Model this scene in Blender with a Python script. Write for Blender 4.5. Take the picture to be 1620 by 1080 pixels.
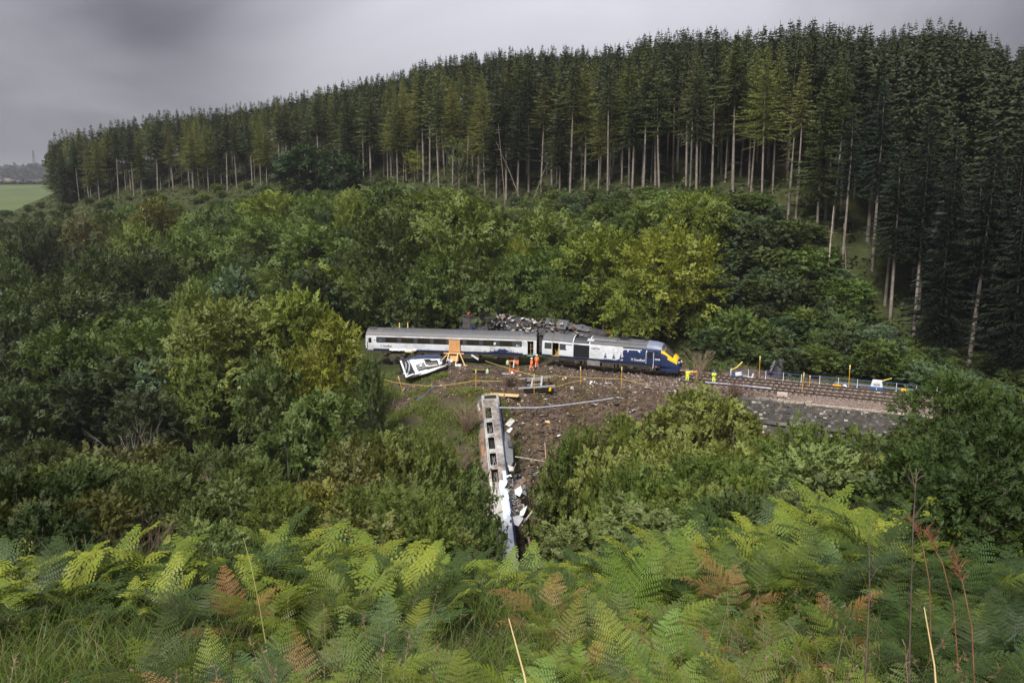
import bpy, math, random
import numpy as np
from mathutils import Vector, Matrix, Euler

random.seed(7)
for o in list(bpy.data.objects):
    bpy.data.objects.remove(o)
scene = bpy.context.scene
COL = scene.collection

# ------------------------------------------------------------------ camera
FPX = 1350.0                      # focal length in pixels of the 1620 px wide photograph
PITCH = math.atan((540.0 - 300.0) / FPX)
CT, ST = math.cos(PITCH), math.sin(PITCH)
cam_data = bpy.data.cameras.new('camera')
cam_data.lens = FPX / 1620.0 * 36.0
cam_data.sensor_width = 36.0
cam_data.clip_start = 0.1
cam_data.clip_end = 20000.0
cam_data.dof.use_dof = True
cam_data.dof.focus_distance = 95.0
cam_data.dof.aperture_fstop = 7.0
cam = bpy.data.objects.new('camera', cam_data)
COL.objects.link(cam)
cam.location = (0, 0, 0)
cam.rotation_euler = (math.radians(90) - PITCH, 0, 0)
scene.camera = cam

# ------------------------------------------------------------------ overcast sky and soft sun
SUN_EL, SUN_AZ = math.radians(50), math.radians(205)   # azimuth clockwise from +Y
world = bpy.data.worlds.new('World')
scene.world = world
world.use_nodes = True
wn, wl = world.node_tree.nodes, world.node_tree.links
wn.clear()
w_out = wn.new('ShaderNodeOutputWorld')
w_bg = wn.new('ShaderNodeBackground')
w_tc = wn.new('ShaderNodeTexCoord')
w_sep = wn.new('ShaderNodeSeparateXYZ')
wl.new(w_tc.outputs['Generated'], w_sep.inputs[0])
def wmath(op, a, b=None, clamp=False):
    n = wn.new('ShaderNodeMath'); n.operation = op; n.use_clamp = clamp
    for i, v in enumerate((a, b)):
        if v is None: continue
        if isinstance(v, (int, float)): n.inputs[i].default_value = v
        else: wl.new(v, n.inputs[i])
    return n.outputs[0]
zc = wmath('MAXIMUM', w_sep.outputs['Z'], 0.0)
den = wmath('ADD', zc, 0.34)
comb = wn.new('ShaderNodeCombineXYZ')
wl.new(wmath('DIVIDE', w_sep.outputs['X'], den), comb.inputs[0])
wl.new(wmath('DIVIDE', w_sep.outputs['Y'], den), comb.inputs[1])
cl1 = wn.new('ShaderNodeTexNoise'); cl1.inputs['Scale'].default_value = 1.15
cl1.inputs['Detail'].default_value = 5; cl1.inputs['Roughness'].default_value = 0.45
cl1.inputs['Distortion'].default_value = 0.6
w_map = wn.new('ShaderNodeMapping'); w_map.inputs['Location'].default_value = (2.35, 1.4, 0.0)
wl.new(comb.outputs[0], w_map.inputs[0]); wl.new(w_map.outputs[0], cl1.inputs['Vector'])
ramp = wn.new('ShaderNodeValToRGB')
e = ramp.color_ramp.elements
e[0].position = 0.41; e[0].color = (0.042, 0.042, 0.050, 1)
e[1].position = 0.98; e[1].color = (0.37, 0.37, 0.40, 1)
# the cloud is thinner over the middle of the valley ahead
w_dot = wn.new('ShaderNodeVectorMath'); w_dot.operation = 'DOT_PRODUCT'
wl.new(w_tc.outputs['Generated'], w_dot.inputs[0]); w_dot.inputs[1].default_value = Vector((0.03, 0.975, 0.15)).normalized()
w_lobe = wn.new('ShaderNodeMapRange'); w_lobe.interpolation_type = 'SMOOTHSTEP'
w_lobe.inputs['From Min'].default_value = 0.905; w_lobe.inputs['From Max'].default_value = 1.0; w_lobe.inputs['To Max'].default_value = 0.27
wl.new(w_dot.outputs['Value'], w_lobe.inputs['Value'])
w_n = wmath('ADD', wmath('MULTIPLY', wmath('SUBTRACT', cl1.outputs['Fac'], 0.5), 0.5), 0.5)
wl.new(wmath('ADD', w_n, w_lobe.outputs[0]), ramp.inputs[0])
# standard overcast sky: the zenith is about three times as bright as the horizon
zen = wmath('ADD', wmath('MULTIPLY', zc, 3.4), 0.55)
w_mul = wn.new('ShaderNodeVectorMath'); w_mul.operation = 'SCALE'
wl.new(ramp.outputs[0], w_mul.inputs[0]); wl.new(zen, w_mul.inputs['Scale'])
sky = wn.new('ShaderNodeTexSky'); sky.sky_type = 'NISHITA'; sky.sun_disc = False
sky.sun_elevation = SUN_EL; sky.sun_rotation = SUN_AZ; sky.altitude = 60; sky.dust_density = 3.0
w_sk = wn.new('ShaderNodeVectorMath'); w_sk.operation = 'SCALE'; w_sk.inputs['Scale'].default_value = 0.0015
wl.new(sky.outputs[0], w_sk.inputs[0])
w_add = wn.new('ShaderNodeVectorMath'); w_add.operation = 'ADD'
wl.new(w_mul.outputs[0], w_add.inputs[0]); wl.new(w_sk.outputs[0], w_add.inputs[1])
wl.new(w_add.outputs[0], w_bg.inputs['Color'])
w_bg.inputs['Strength'].default_value = 0.70
wl.new(w_bg.outputs[0], w_out.inputs['Surface'])

sun_data = bpy.data.lights.new('sun', 'SUN')
sun_data.energy = 1.5
sun_data.angle = math.radians(12)
sun_data.color = (1.0, 0.955, 0.88)
sun = bpy.data.objects.new('sun', sun_data)
COL.objects.link(sun)
sdir = Vector((math.sin(SUN_AZ) * math.cos(SUN_EL), math.cos(SUN_AZ) * math.cos(SUN_EL), math.sin(SUN_EL)))
sun.rotation_euler = sdir.to_track_quat('Z', 'Y').to_euler()

vs = scene.view_settings
scene.display_settings.display_device = 'sRGB'
vs.view_transform = 'Standard'; vs.look = 'None'; vs.gamma = 1.0; vs.use_curve_mapping = False
vs.exposure = 1.95

# ------------------------------------------------------------------ geometry of the view: where a pixel's ray goes
def ray(px, py):
    a = (px - 810.0) / FPX; b = (540.0 - py) / FPX
    dy = CT + b * ST; dz = -ST + b * CT
    return a / dy, dz / dy
def at(px, py, Y):
    rx, rz = ray(px, py)
    return Vector((rx * Y, Y, rz * Y))
def Gz(px, py, z):
    rx, rz = ray(px, py)
    return Vector((rx * z / rz, z / rz, z))
def pix(x, y, z):
    d = y * CT - z * ST; u = y * ST + z * CT
    return 810 + FPX * x / d, 540 - FPX * u / d

# ------------------------------------------------------------------ tagging
def tag(o, label=None, cat=None, group=None, kind=None):
    if label: o['label'] = label
    if cat: o['category'] = cat
    if group: o['group'] = group
    if kind: o['kind'] = kind
    return o
def empty(name, loc=(0, 0, 0), rot=(0, 0, 0)):
    o = bpy.data.objects.new(name, None)
    o.empty_display_size = 0.3
    COL.objects.link(o); o.location = loc; o.rotation_euler = rot
    return o
def place(name, mesh, parent=None, loc=(0, 0, 0), rot=(0, 0, 0), scale=(1, 1, 1), color=None):
    o = bpy.data.objects.new(name, mesh)
    COL.objects.link(o)
    if parent is not None: o.parent = parent
    o.location = loc; o.rotation_euler = rot; o.scale = scale
    if color is not None: o.color = color
    return o
# labels that need an ordinal because their neighbours look alike are settled at the end
PENDING = {}
def later(o, base, px):
    PENDING.setdefault(base, []).append((px, o))
ORD = ['first', 'second', 'third', 'fourth', 'fifth', 'sixth', 'seventh', 'eighth', 'ninth', 'tenth', 'eleventh',
       'twelfth', 'thirteenth', 'fourteenth', 'fifteenth', 'sixteenth', 'seventeenth', 'eighteenth', 'nineteenth', 'twentieth']
def settle_labels():
    for base, lst in PENDING.items():
        if len(base.split()) > 13: base = base.replace(' half way up the bank', ' mid-bank').replace(' just below the plantation', ' below the plantation').replace('in front of', 'before')
        lst.sort(key=lambda t: t[0])
        for i, (p, o) in enumerate(lst):
            if len(lst) == 1: o['label'] = base
            elif i == len(lst) - 1: o['label'] = base + ', rightmost there'
            elif i < 20: o['label'] = base + ', ' + ORD[i] + ' from left'
            else: o['label'] = base + ', %dth from left' % (i + 1)

# ------------------------------------------------------------------ mesh builders
class MB:
    def __init__(s): s.v = []; s.f = []; s.m = []; s.sm = []
    def add(s, vs_, fs, mat=0, smooth=False):
        b = len(s.v); s.v += [tuple(v) for v in vs_]
        for f in fs:
            s.f.append(tuple(b + i for i in f)); s.m.append(mat); s.sm.append(smooth)
    def box(s, c, d, rot=None, mat=0):
        hx, hy, hz = d[0] / 2, d[1] / 2, d[2] / 2
        p = [Vector((x, y, z)) for x in (-hx, hx) for y in (-hy, hy) for z in (-hz, hz)]
        if rot is not None:
            R = Euler(rot).to_matrix() if not isinstance(rot, Matrix) else rot
            p = [R @ q for q in p]
        c = Vector(c)
        s.add([q + c for q in p], [(0, 1, 3, 2), (4, 6, 7, 5), (0, 4, 5, 1), (2, 3, 7, 6), (0, 2, 6, 4), (1, 5, 7, 3)], mat)
    def bb(s, x0, x1, y0, y1, z0, z1, mat=0):
        s.box(((x0 + x1) / 2, (y0 + y1) / 2, (z0 + z1) / 2), (abs(x1 - x0), abs(y1 - y0), abs(z1 - z0)), None, mat)
    def tube(s, pts, r, n=6, mat=0, cap=True, smooth=True):
        pts = [Vector(p) for p in pts]
        if not hasattr(r, '__len__'): r = [r] * len(pts)
        vs_ = []; up = Vector((0, 0, 1))
        for i, p in enumerate(pts):
            a = pts[max(i - 1, 0)]; b = pts[min(i + 1, len(pts) - 1)]
            t = (b - a); t = t.normalized() if t.length > 1e-9 else Vector((0, 0, 1))
            k = up if abs(t.dot(up)) < 0.95 else Vector((1, 0, 0))
            u = t.cross(k).normalized(); w = t.cross(u)
            for j in range(n):
                an = 2 * math.pi * j / n
                vs_.append(p + (u * math.cos(an) + w * math.sin(an)) * r[i])
        fs = [(i * n + j, i * n + (j + 1) % n, (i + 1) * n + (j + 1) % n, (i + 1) * n + j)
              for i in range(len(pts) - 1) for j in range(n)]
        s.add(vs_, fs, mat, smooth)
        if cap:
            s.add(vs_[:n], [tuple(range(n))], mat); s.add(vs_[-n:], [tuple(range(n))[::-1]], mat)
    def bar(s, a, b, w, h=None, mat=0):
        a = Vector(a); b = Vector(b); d = b - a
        R = d.to_track_quat('X', 'Z').to_matrix()
        s.box((a + b) / 2, (d.length, w, h if h else w), R, mat)
    def prism(s, pts2, y0, y1, mat=0, axis='y'):
        n = len(pts2)
        def P(a, b, c):
            return (a, c, b) if axis == 'y' else ((c, a, b) if axis == 'x' else (a, b, c))
        vs_ = [P(a, b, y0) for a, b in pts2] + [P(a, b, y1) for a, b in pts2]
        fs = [tuple(range(n)), tuple(range(2 * n - 1, n - 1, -1))]
        fs += [(i, n + i, n + (i + 1) % n, (i + 1) % n) for i in range(n)]
        s.add(vs_, fs, mat)
    def sphere(s, c, r, nu=10, nv=6, mat=0, sq=(1, 1, 1), z0=-1.0):
        c = Vector(c); vs_ = []; fs = []
        a0 = math.asin(z0)
        for i in range(nv + 1):
            a = a0 + (math.pi / 2 - a0) * i / nv
            for j in range(nu):
                b = 2 * math.pi * j / nu
                vs_.append(c + Vector((math.cos(a) * math.cos(b) * r * sq[0], math.cos(a) * math.sin(b) * r * sq[1], math.sin(a) * r * sq[2])))
        for i in range(nv):
            for j in range(nu):
                fs.append((i * nu + j, i * nu + (j + 1) % nu, (i + 1) * nu + (j + 1) % nu, (i + 1) * nu + j))
        s.add(vs_, fs, mat, True)
    def mesh(s, name, mats):
        me = bpy.data.meshes.new(name)
        me.from_pydata(s.v, [], s.f)
        if not isinstance(mats, (list, tuple)): mats = [mats]
        for m in mats: me.materials.append(m)
        me.polygons.foreach_set('material_index', s.m)
        me.polygons.foreach_set('use_smooth', s.sm)
        me.update()
        return me
    def build(s, name, mats, parent=None, **kw):
        return place(name, s.mesh(name, mats), parent, **kw)

def np_mesh(name, V, F, mat, smooth=False):
    """V (n,3), F (m,k) -> mesh, fast"""
    me = bpy.data.meshes.new(name)
    V = np.ascontiguousarray(V, dtype=np.float32); F = np.ascontiguousarray(F, dtype=np.int32)
    m, k = F.shape
    me.vertices.add(len(V)); me.vertices.foreach_set('co', V.ravel())
    me.loops.add(m * k); me.loops.foreach_set('vertex_index', F.ravel())
    me.polygons.add(m)
    me.polygons.foreach_set('loop_start', np.arange(0, m * k, k, dtype=np.int32))
    if smooth: me.polygons.foreach_set('use_smooth', np.ones(m, dtype=bool))
    me.materials.append(mat)
    me.update(calc_edges=True)
    return me
def quads_mesh(name, Q, mat):
    Q = np.asarray(Q, dtype=np.float32).reshape(-1, 4, 3)
    return np_mesh(name, Q.reshape(-1, 3), np.arange(len(Q) * 4).reshape(-1, 4), mat)

# ------------------------------------------------------------------ materials
def new_mat(name):
    m = bpy.data.materials.new(name); m.use_nodes = True
    nt = m.node_tree; nt.nodes.clear()
    return m, nt.nodes, nt.links
def rgba(c): return (c[0], c[1], c[2], 1.0)
def surf(name, col, rough=0.6, metal=0.0, var=0.18, scale=3.0, col2=None, bump=0.0, bscale=40.0, spec=0.4, coords='Object', dirt=None, dirt_amt=0.5, detail=6):
    """paint, metal, stone, wood: base colour broken up by noise, with an optional second colour and dirt"""
    m, n, l = new_mat(name)
    out = n.new('ShaderNodeOutputMaterial'); b = n.new('ShaderNodeBsdfPrincipled')
    l.new(b.outputs[0], out.inputs[0])
    tc = n.new('ShaderNodeTexCoord')
    no = n.new('ShaderNodeTexNoise'); no.inputs['Scale'].default_value = scale
    no.inputs['Detail'].default_value = detail; no.inputs['Roughness'].default_value = 0.65
    l.new(tc.outputs[coords], no.inputs['Vector'])
    r = n.new('ShaderNodeValToRGB')
    c2 = col2 if col2 else tuple(min(1, c * (1 + var)) for c in col)
    c1 = col if col2 else tuple(c * (1 - var) for c in col)
    r.color_ramp.elements[0].position = 0.35; r.color_ramp.elements[0].color = rgba(c1)
    r.color_ramp.elements[1].position = 0.65; r.color_ramp.elements[1].color = rgba(c2)
    l.new(no.outputs['Fac'], r.inputs[0])
    src = r.outputs[0]
    if dirt:
        n2 = n.new('ShaderNodeTexNoise'); n2.inputs['Scale'].default_value = scale * 0.45
        n2.inputs['Detail'].default_value = 9; n2.inputs['Roughness'].default_value = 0.72
        mp = n.new('ShaderNodeMapping'); mp.inputs['Location'].default_value = (7, 3, 5)
        l.new(tc.outputs[coords], mp.inputs[0]); l.new(mp.outputs[0], n2.inputs['Vector'])
        rr = n.new('ShaderNodeValToRGB')
        rr.color_ramp.elements[0].position = 0.5 - 0.25 * dirt_amt; rr.color_ramp.elements[1].position = 0.72 - 0.2 * dirt_amt
        l.new(n2.outputs['Fac'], rr.inputs[0])
        mx = n.new('ShaderNodeMix'); mx.data_type = 'RGBA'
        l.new(rr.outputs[0], mx.inputs[0]); l.new(src, mx.inputs[6]); mx.inputs[7].default_value = rgba(dirt)
        src = mx.outputs[2]
    l.new(src, b.inputs['Base Color'])
    b.inputs['Roughness'].default_value = rough; b.inputs['Metallic'].default_value = metal
    b.inputs['Specular IOR Level'].default_value = spec
    if bump > 0:
        n3 = n.new('ShaderNodeTexNoise'); n3.inputs['Scale'].default_value = bscale; n3.inputs['Detail'].default_value = 4
        l.new(tc.outputs[coords], n3.inputs['Vector'])
        bp = n.new('ShaderNodeBump'); bp.inputs['Strength'].default_value = bump; bp.inputs['Distance'].default_value = 0.05
        l.new(n3.outputs['Fac'], bp.inputs['Height']); l.new(bp.outputs[0], b.inputs['Normal'])
    return m

def leaf_material(name, trans=0.32, yellow=(0.26, 0.275, 0.035), brown=None, nscale=0.35, vary=0.5, use_obj=True, base=(0.06, 0.09, 0.03), gloss=0.015):
    """leaves: the object's own colour, varied leaf by leaf and clump by clump; the object's alpha is how much has turned"""
    m, n, l = new_mat(name)
    out = n.new('ShaderNodeOutputMaterial')
    oi = n.new('ShaderNodeObjectInfo'); tc = n.new('ShaderNodeTexCoord'); ge = n.new('ShaderNodeNewGeometry')
    no = n.new('ShaderNodeTexNoise'); no.inputs['Scale'].default_value = nscale; no.inputs['Detail'].default_value = 3
    add = n.new('ShaderNodeVectorMath'); add.operation = 'ADD'
    sc = n.new('ShaderNodeVectorMath'); sc.operation = 'SCALE'; sc.inputs['Scale'].default_value = 40
    cv = n.new('ShaderNodeCombineXYZ'); l.new(oi.outputs['Random'], cv.inputs[0]); l.new(oi.outputs['Random'], cv.inputs[2])
    l.new(cv.outputs[0], sc.inputs[0]); l.new(tc.outputs['Object'], add.inputs[0]); l.new(sc.outputs[0], add.inputs[1])
    l.new(add.outputs[0], no.inputs['Vector'])
    def M(op, a, b, clamp=False):
        q = n.new('ShaderNodeMath'); q.operation = op; q.use_clamp = clamp
        for i, v in enumerate((a, b)):
            if isinstance(v, (int, float)): q.inputs[i].default_value = v
            else: l.new(v, q.inputs[i])
        return q.outputs[0]
    # brightness = 1 + clump noise + leaf noise
    br = M('ADD', M('MULTIPLY', M('SUBTRACT', no.outputs['Fac'], 0.5), vary * 2.6), 1.0)
    br = M('ADD', br, M('MULTIPLY', M('SUBTRACT', ge.outputs['Random Per Island'], 0.5), vary * 0.8))
    br = M('MAXIMUM', br, 0.25)
    v2 = n.new('ShaderNodeVectorMath'); v2.operation = 'SCALE'
    if use_obj: l.new(oi.outputs['Color'], v2.inputs[0])
    else: v2.inputs[0].default_value = base
    l.new(br, v2.inputs['Scale'])
    # turned leaves
    no2 = n.new('ShaderNodeTexNoise'); no2.inputs['Scale'].default_value = nscale * 1.6; no2.inputs['Detail'].default_value = 2
    ad2 = n.new('ShaderNodeVectorMath'); ad2.operation = 'ADD'; ad2.inputs[1].default_value = (31, 17, 5)
    l.new(add.outputs[0], ad2.inputs[0]); l.new(ad2.outputs[0], no2.inputs['Vector'])
    amt = oi.outputs['Alpha'] if use_obj else None
    f = M('ADD', M('MULTIPLY', no2.outputs['Fac'], 0.8), M('MULTIPLY', ge.outputs['Random Per Island'], 0.25))
    if amt is not None:
        th = M('SUBTRACT', 1.0, amt)
        f = M('MULTIPLY', M('SUBTRACT', f, th), 5.0, True)
    else:
        f = M('MULTIPLY', M('SUBTRACT', f, 0.68), 5.0, True)
    mx = n.new('ShaderNodeMix'); mx.data_type = 'RGBA'
    l.new(f, mx.inputs[0]); l.new(v2.outputs[0], mx.inputs[6]); mx.inputs[7].default_value = rgba(brown or yellow)
    col = mx.outputs[2]
    d = n.new('ShaderNodeBsdfDiffuse'); t = n.new('ShaderNodeBsdfTranslucent'); g = n.new('ShaderNodeBsdfGlossy')
    g.inputs['Roughness'].default_value = 0.5; g.inputs['Color'].default_value = (0.9, 0.95, 1, 1)
    l.new(col, d.inputs[0])
    tint = n.new('ShaderNodeMix'); tint.data_type = 'RGBA'; tint.blend_type = 'MULTIPLY'; tint.inputs[0].default_value = 1
    l.new(col, tint.inputs[6]); tint.inputs[7].default_value = (1.25, 1.25, 0.6, 1)
    l.new(tint.outputs[2], t.inputs[0])
    m1 = n.new('ShaderNodeMixShader'); m1.inputs[0].default_value = trans
    l.new(d.outputs[0], m1.inputs[1]); l.new(t.outputs[0], m1.inputs[2])
    m2 = n.new('ShaderNodeMixShader'); m2.inputs[0].default_value = gloss
    l.new(m1.outputs[0], m2.inputs[1]); l.new(g.outputs[0], m2.inputs[2])
    l.new(m2.outputs[0], out.inputs[0])
    return m

M = {}
M['leaf'] = leaf_material('leaf')
M['needle'] = leaf_material('needle', trans=0.15, nscale=0.25, vary=0.55, gloss=0.01)
M['fern'] = leaf_material('fern', trans=0.25, yellow=(0.26, 0.17, 0.05), nscale=0.6, vary=0.4)
M['grass'] = leaf_material('grass_blade', trans=0.4, yellow=(0.30, 0.23, 0.10), nscale=0.5, vary=0.45)
M['bark'] = surf('bark', (0.10, 0.085, 0.07), 0.9, col2=(0.20, 0.17, 0.14), scale=2.5, bump=0.3)
M['pine_bark'] = surf('conifer_bark', (0.12, 0.10, 0.085), 0.9, col2=(0.27, 0.235, 0.20), scale=0.8, bump=0.2)
M['pale_bark'] = surf('pale_bark', (0.22, 0.19, 0.15), 0.9, col2=(0.42, 0.38, 0.31), scale=2.0)
M['dead_twig'] = surf('dead_twig', (0.16, 0.11, 0.07), 0.9, col2=(0.32, 0.25, 0.17), scale=1.5)
M['silver'] = surf('silver_paint', (0.60, 0.62, 0.66), 0.38, var=0.05, scale=1.2, dirt=(0.30, 0.30, 0.31), dirt_amt=0.1)
M['white'] = surf('white_paint', (0.66, 0.67, 0.68), 0.45, var=0.08, scale=2)
M['navy'] = surf('navy_paint', (0.018, 0.030, 0.085), 0.35, var=0.15, scale=1.5)
M['navy_mid'] = surf('mid_blue_print', (0.07, 0.12, 0.21), 0.5)
M['roof'] = surf('roof_grey', (0.088, 0.092, 0.106), 0.5, var=0.14, scale=1.2, dirt=(0.09, 0.085, 0.08), dirt_amt=0.3)
M['cabroof'] = surf('cab_roof', (0.15, 0.17, 0.24), 0.45)
M['dark'] = surf('dark_panel', (0.025, 0.027, 0.031), 0.45)
M['band'] = surf('window_band', (0.040, 0.046, 0.052), 0.4, var=0.1)
M['black'] = surf('black_grime', (0.012, 0.011, 0.010), 0.85)
M['grime'] = surf('underframe_grime', (0.035, 0.029, 0.024), 0.9, col2=(0.09, 0.075, 0.06), scale=2.5, bump=0.3)
M['glass'] = surf('dark_glass', (0.022, 0.020, 0.014), 0.12, var=0.4, scale=0.6, spec=0.7)
M['yellow'] = surf('yellow_paint', (0.82, 0.46, 0.012), 0.4, var=0.05)
M['red'] = surf('red_paint', (0.55, 0.03, 0.03), 0.5)
M['pink'] = surf('faded_red_line', (0.42, 0.17, 0.16), 0.5)
M['cream'] = surf('yellow_line', (0.55, 0.45, 0.22), 0.5)
M['orange'] = surf('orange_fabric', (0.85, 0.16, 0.02), 0.8, var=0.15, scale=12)
M['hivis'] = surf('hi_vis_yellow', (0.62, 0.80, 0.03), 0.8, var=0.15, scale=12)
M['reflect'] = surf('reflective_tape', (0.7, 0.7, 0.68), 0.4)
M['skin'] = surf('skin', (0.45, 0.25, 0.17), 0.6)
M['boot'] = surf('boot', (0.03, 0.025, 0.02), 0.7)
M['helmet_w'] = surf('white_helmet', (0.75, 0.75, 0.73), 0.35)
M['helmet_b'] = surf('blue_helmet', (0.03, 0.12, 0.42), 0.35)
M['ply'] = surf('plywood', (0.50, 0.24, 0.09), 0.7, col2=(0.62, 0.35, 0.15), scale=2.0)
M['timber'] = surf('new_timber', (0.60, 0.38, 0.18), 0.7, col2=(0.72, 0.50, 0.27), scale=3.0)
M['post'] = surf('post_yellow', (0.70, 0.36, 0.01), 0.5, var=0.2, scale=6)
M['post_top'] = surf('post_top_yellow', (0.80, 0.65, 0.12), 0.5)
M['rope'] = surf('yellow_rope', (0.50, 0.38, 0.10), 0.7)
M['tape'] = surf('white_blue_tape', (0.58, 0.59, 0.64), 0.5, col2=(0.34, 0.37, 0.54), scale=1.8)
M['rail'] = surf('rail_steel', (0.035, 0.022, 0.016), 0.7, col2=(0.07, 0.045, 0.03), scale=1.5)
M['sleeper'] = surf('sleeper', (0.16, 0.13, 0.11), 0.9, col2=(0.26, 0.22, 0.19), scale=4)
M['blue'] = surf('blue_rail_paint', (0.045, 0.08, 0.22), 0.5)
M['galv'] = surf('galvanised', (0.40, 0.41, 0.42), 0.45, metal=0.3, scale=5)
M['tarp'] = surf('tarp_grey', (0.020, 0.018, 0.020), 0.6, col2=(0.06, 0.058, 0.062), scale=1.3)
M['coping'] = surf('coping_stone', (0.40, 0.33, 0.25), 0.9, col2=(0.52, 0.44, 0.34), scale=3, bump=0.3, dirt=(0.2, 0.18, 0.15), dirt_amt=0.4)
M['burnt'] = surf('burnt_panel', (0.44, 0.44, 0.43), 0.65, col2=(0.24, 0.22, 0.20), scale=1.7, bump=0.25, bscale=7, dirt=(0.10, 0.08, 0.068), dirt_amt=0.42)
M['burnt_pale'] = surf('scorched_silver', (0.46, 0.54, 0.68), 0.4, col2=(0.66, 0.71, 0.80), scale=1.3, dirt=(0.30, 0.30, 0.32), dirt_amt=0.12)
M['burnt_roof'] = surf('burnt_roof', (0.16, 0.13, 0.11), 0.8, col2=(0.36, 0.27, 0.19), scale=1.3, dirt=(0.05, 0.045, 0.04), dirt_amt=0.6, bump=0.25, bscale=6)
M['rust'] = surf('rust', (0.24, 0.085, 0.035), 0.85, col2=(0.40, 0.17, 0.08), scale=3)
M['scrap'] = surf('scrap_metal', (0.022, 0.020, 0.021), 0.75, col2=(0.075, 0.07, 0.072), scale=1.6, bump=0.35, bscale=5)
M['scrap_pale'] = surf('torn_white_panel', (0.50, 0.49, 0.47), 0.6, col2=(0.28, 0.25, 0.23), scale=2.5)
M['brown'] = surf('burnt_brown', (0.10, 0.06, 0.045), 0.9, col2=(0.20, 0.13, 0.10), scale=3)

# ================================================================== TERRAIN
RZ = -22.2            # rail top
FZ = -22.55           # formation (ballast shoulder) level
TA = math.radians(-26.5)
TD = Vector((math.cos(TA), math.sin(TA), 0)); TN = Vector((-TD.y, TD.x, 0))
T0 = Gz(1180, 609, RZ); T0.z = 0
def track(u, s, z=0.0):
    p = T0 + TD * u + TN * s
    return Vector((p.x, p.y, z))
ctrl = [(0, -30, 5), (-45, -30, 6), (45, -30, 8), (0, -8, 0.2), (0, 0, -1.9), (-12, 0, -2.3), (12, 0, -1.7), (0, 3, -3.5), (8, 3, -3.3), (-8, 3, -3.7),
        (0, 5, -4.3), (0, 10, -6.2), (-9, 10, -6.2), (9, 10, -5.9), (0, 16, -8.15), (-5, 16, -7.3), (5, 15.5, -7.0), (-10, 18, -8.3), (9, 18, -7.8), (4.5, 20, -9.4), (0, 22, -11.2), (0, 30, -14.6), (0, 40, -20.5), (0, 50, -27),
        (0, 60, -33), (2, 70, -38.5), (3, 76, -39.5), (3, 81, -37), (3, 87, -31.6), (2, 93, -26.3), (6, 97, -23.9), (0, 101, -23.0),
        (14, 94, -24.2), (14, 88, -28), (14, 80, -34), (20, 92, -24.5), (22, 85, -29), (24, 78, -33), (30, 72, -32), (38, 80, -29.5), (48, 76, -28.5), (60, 68, -28), (80, 55, -26),
        (9, 22, -10.0), (16, 20, -8.0), (18, 28, -8.6), (14, 30, -10.5), (28, 34, -11), (30, 50, -20), (28, 62, -27), (45, 45, -18), (60, 20, -8),
        (-8, 22, -10.9), (-15, 25, -11.9), (-12, 32, -13.4), (-22, 32, -12.2), (-34, 36, -13.6), (-45, 15, -7), (-20, 48, -21), (-34, 52, -22), (-20, 62, -27), (-12, 62, -32),
        (-22, 75, -29.5), (-12, 76, -33), (-35, 75, -29), (-52, 95, -28.7), (-40, 90, -28.2), (-60, 70, -27), (-80, 60, -24), (-75, 100, -30), (-74, 165, -30.5), (-60, 130, -29.5),
        (-7, 92, -26.0), (-4, 96, -24.0), (-9, 98, -24.2), (-14, 98, -25.4), (-10, 84, -30.5), (-20, 92, -27), (-24, 100, -26.8), (-16, 106, -24.2), (-20, 112, -23.8), (-28, 112, -24.5),
        (-8, 106, -22.9), (0, 108, -22.6), (0, 115, -22.5), (12, 104, -22.6), (18, 97, -23.2), (-10, 120, -22.6), (-28, 128, -23.5), (-45, 135, -27), (5, 122, -21.8), (20, 112, -21.9),
        (30, 108, -21.8), (42, 102, -21.8), (-146, 277, -6), (-110, 262, -3), (-76, 250, 0), (-50, 232, 0.8), (-27, 215, 1.2), (-1.4, 185, -2.7), (22, 160, -2), (42, 132, -4.6), (47, 126, -9.5), (52, 119, -17), (54.5, 110, -21.5), (60, 98, -22.5), (75, 90, -22.6),
        (-80, 220, -12), (-120, 240, -14), (-45, 190, -10), (-20, 165, -12), (0, 148, -13), (15, 135, -14), (30, 122, -16), (0, 135, -19), (35, 118, -18), (-45, 160, -21),
        (0, 215, 12), (0, 260, 25), (0, 300, 32), (-34, 280, 22), (-87, 300, 15), (-110, 300, 11), (-140, 305, 8), (-60, 330, 24), (37, 220, 22), (60, 180, 12), (66, 140, 1), (78, 140, 2), (100, 150, 8), (110, 200, 22), (95, 110, -10), (80, 170, 14), (70, 155, 7),
        (-156, 318, 3), (-185, 300, -12), (-190, 260, -18), (-160, 200, -24), (-130, 150, -31), (-110, 120, -31), (-210, 330, -16), (-240, 200, -30), (-200, 120, -28), (-120, 60, -20), (-100, 20, -8),
        (100, 40, -15), (110, 75, -23), (120, 20, -5), (-120, 360, 6), (0, 360, 24), (100, 320, 20)]
CP = np.array(ctrl, dtype=float)
def tps_fit(P):
    X = P[:, :2] / 50.0; n = len(X)
    d2 = ((X[:, None] - X[None]) ** 2).sum(-1)
    K = np.where(d2 > 0, 0.5 * d2 * np.log(d2 + 1e-20), 0) + np.eye(n) * 0.002
    Pm = np.hstack([np.ones((n, 1)), X])
    A = np.zeros((n + 3, n + 3)); A[:n, :n] = K; A[:n, n:] = Pm; A[n:, :n] = Pm.T
    return X, np.linalg.solve(A, np.concatenate([P[:, 2], np.zeros(3)]))
TX, TW = tps_fit(CP)
def tps(x, y):
    x = np.asarray(x, float).ravel(); y = np.asarray(y, float).ravel()
    out = np.empty(len(x)); n = len(TX)
    for a in range(0, len(x), 8000):
        q = np.stack([x[a:a + 8000], y[a:a + 8000]], 1) / 50.0
        d2 = ((q[:, None] - TX[None]) ** 2).sum(-1)
        out[a:a + 8000] = (0.5 * d2 * np.log(d2 + 1e-20)) @ TW[:n] + TW[n] + q @ TW[n + 1:]
    return out
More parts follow.
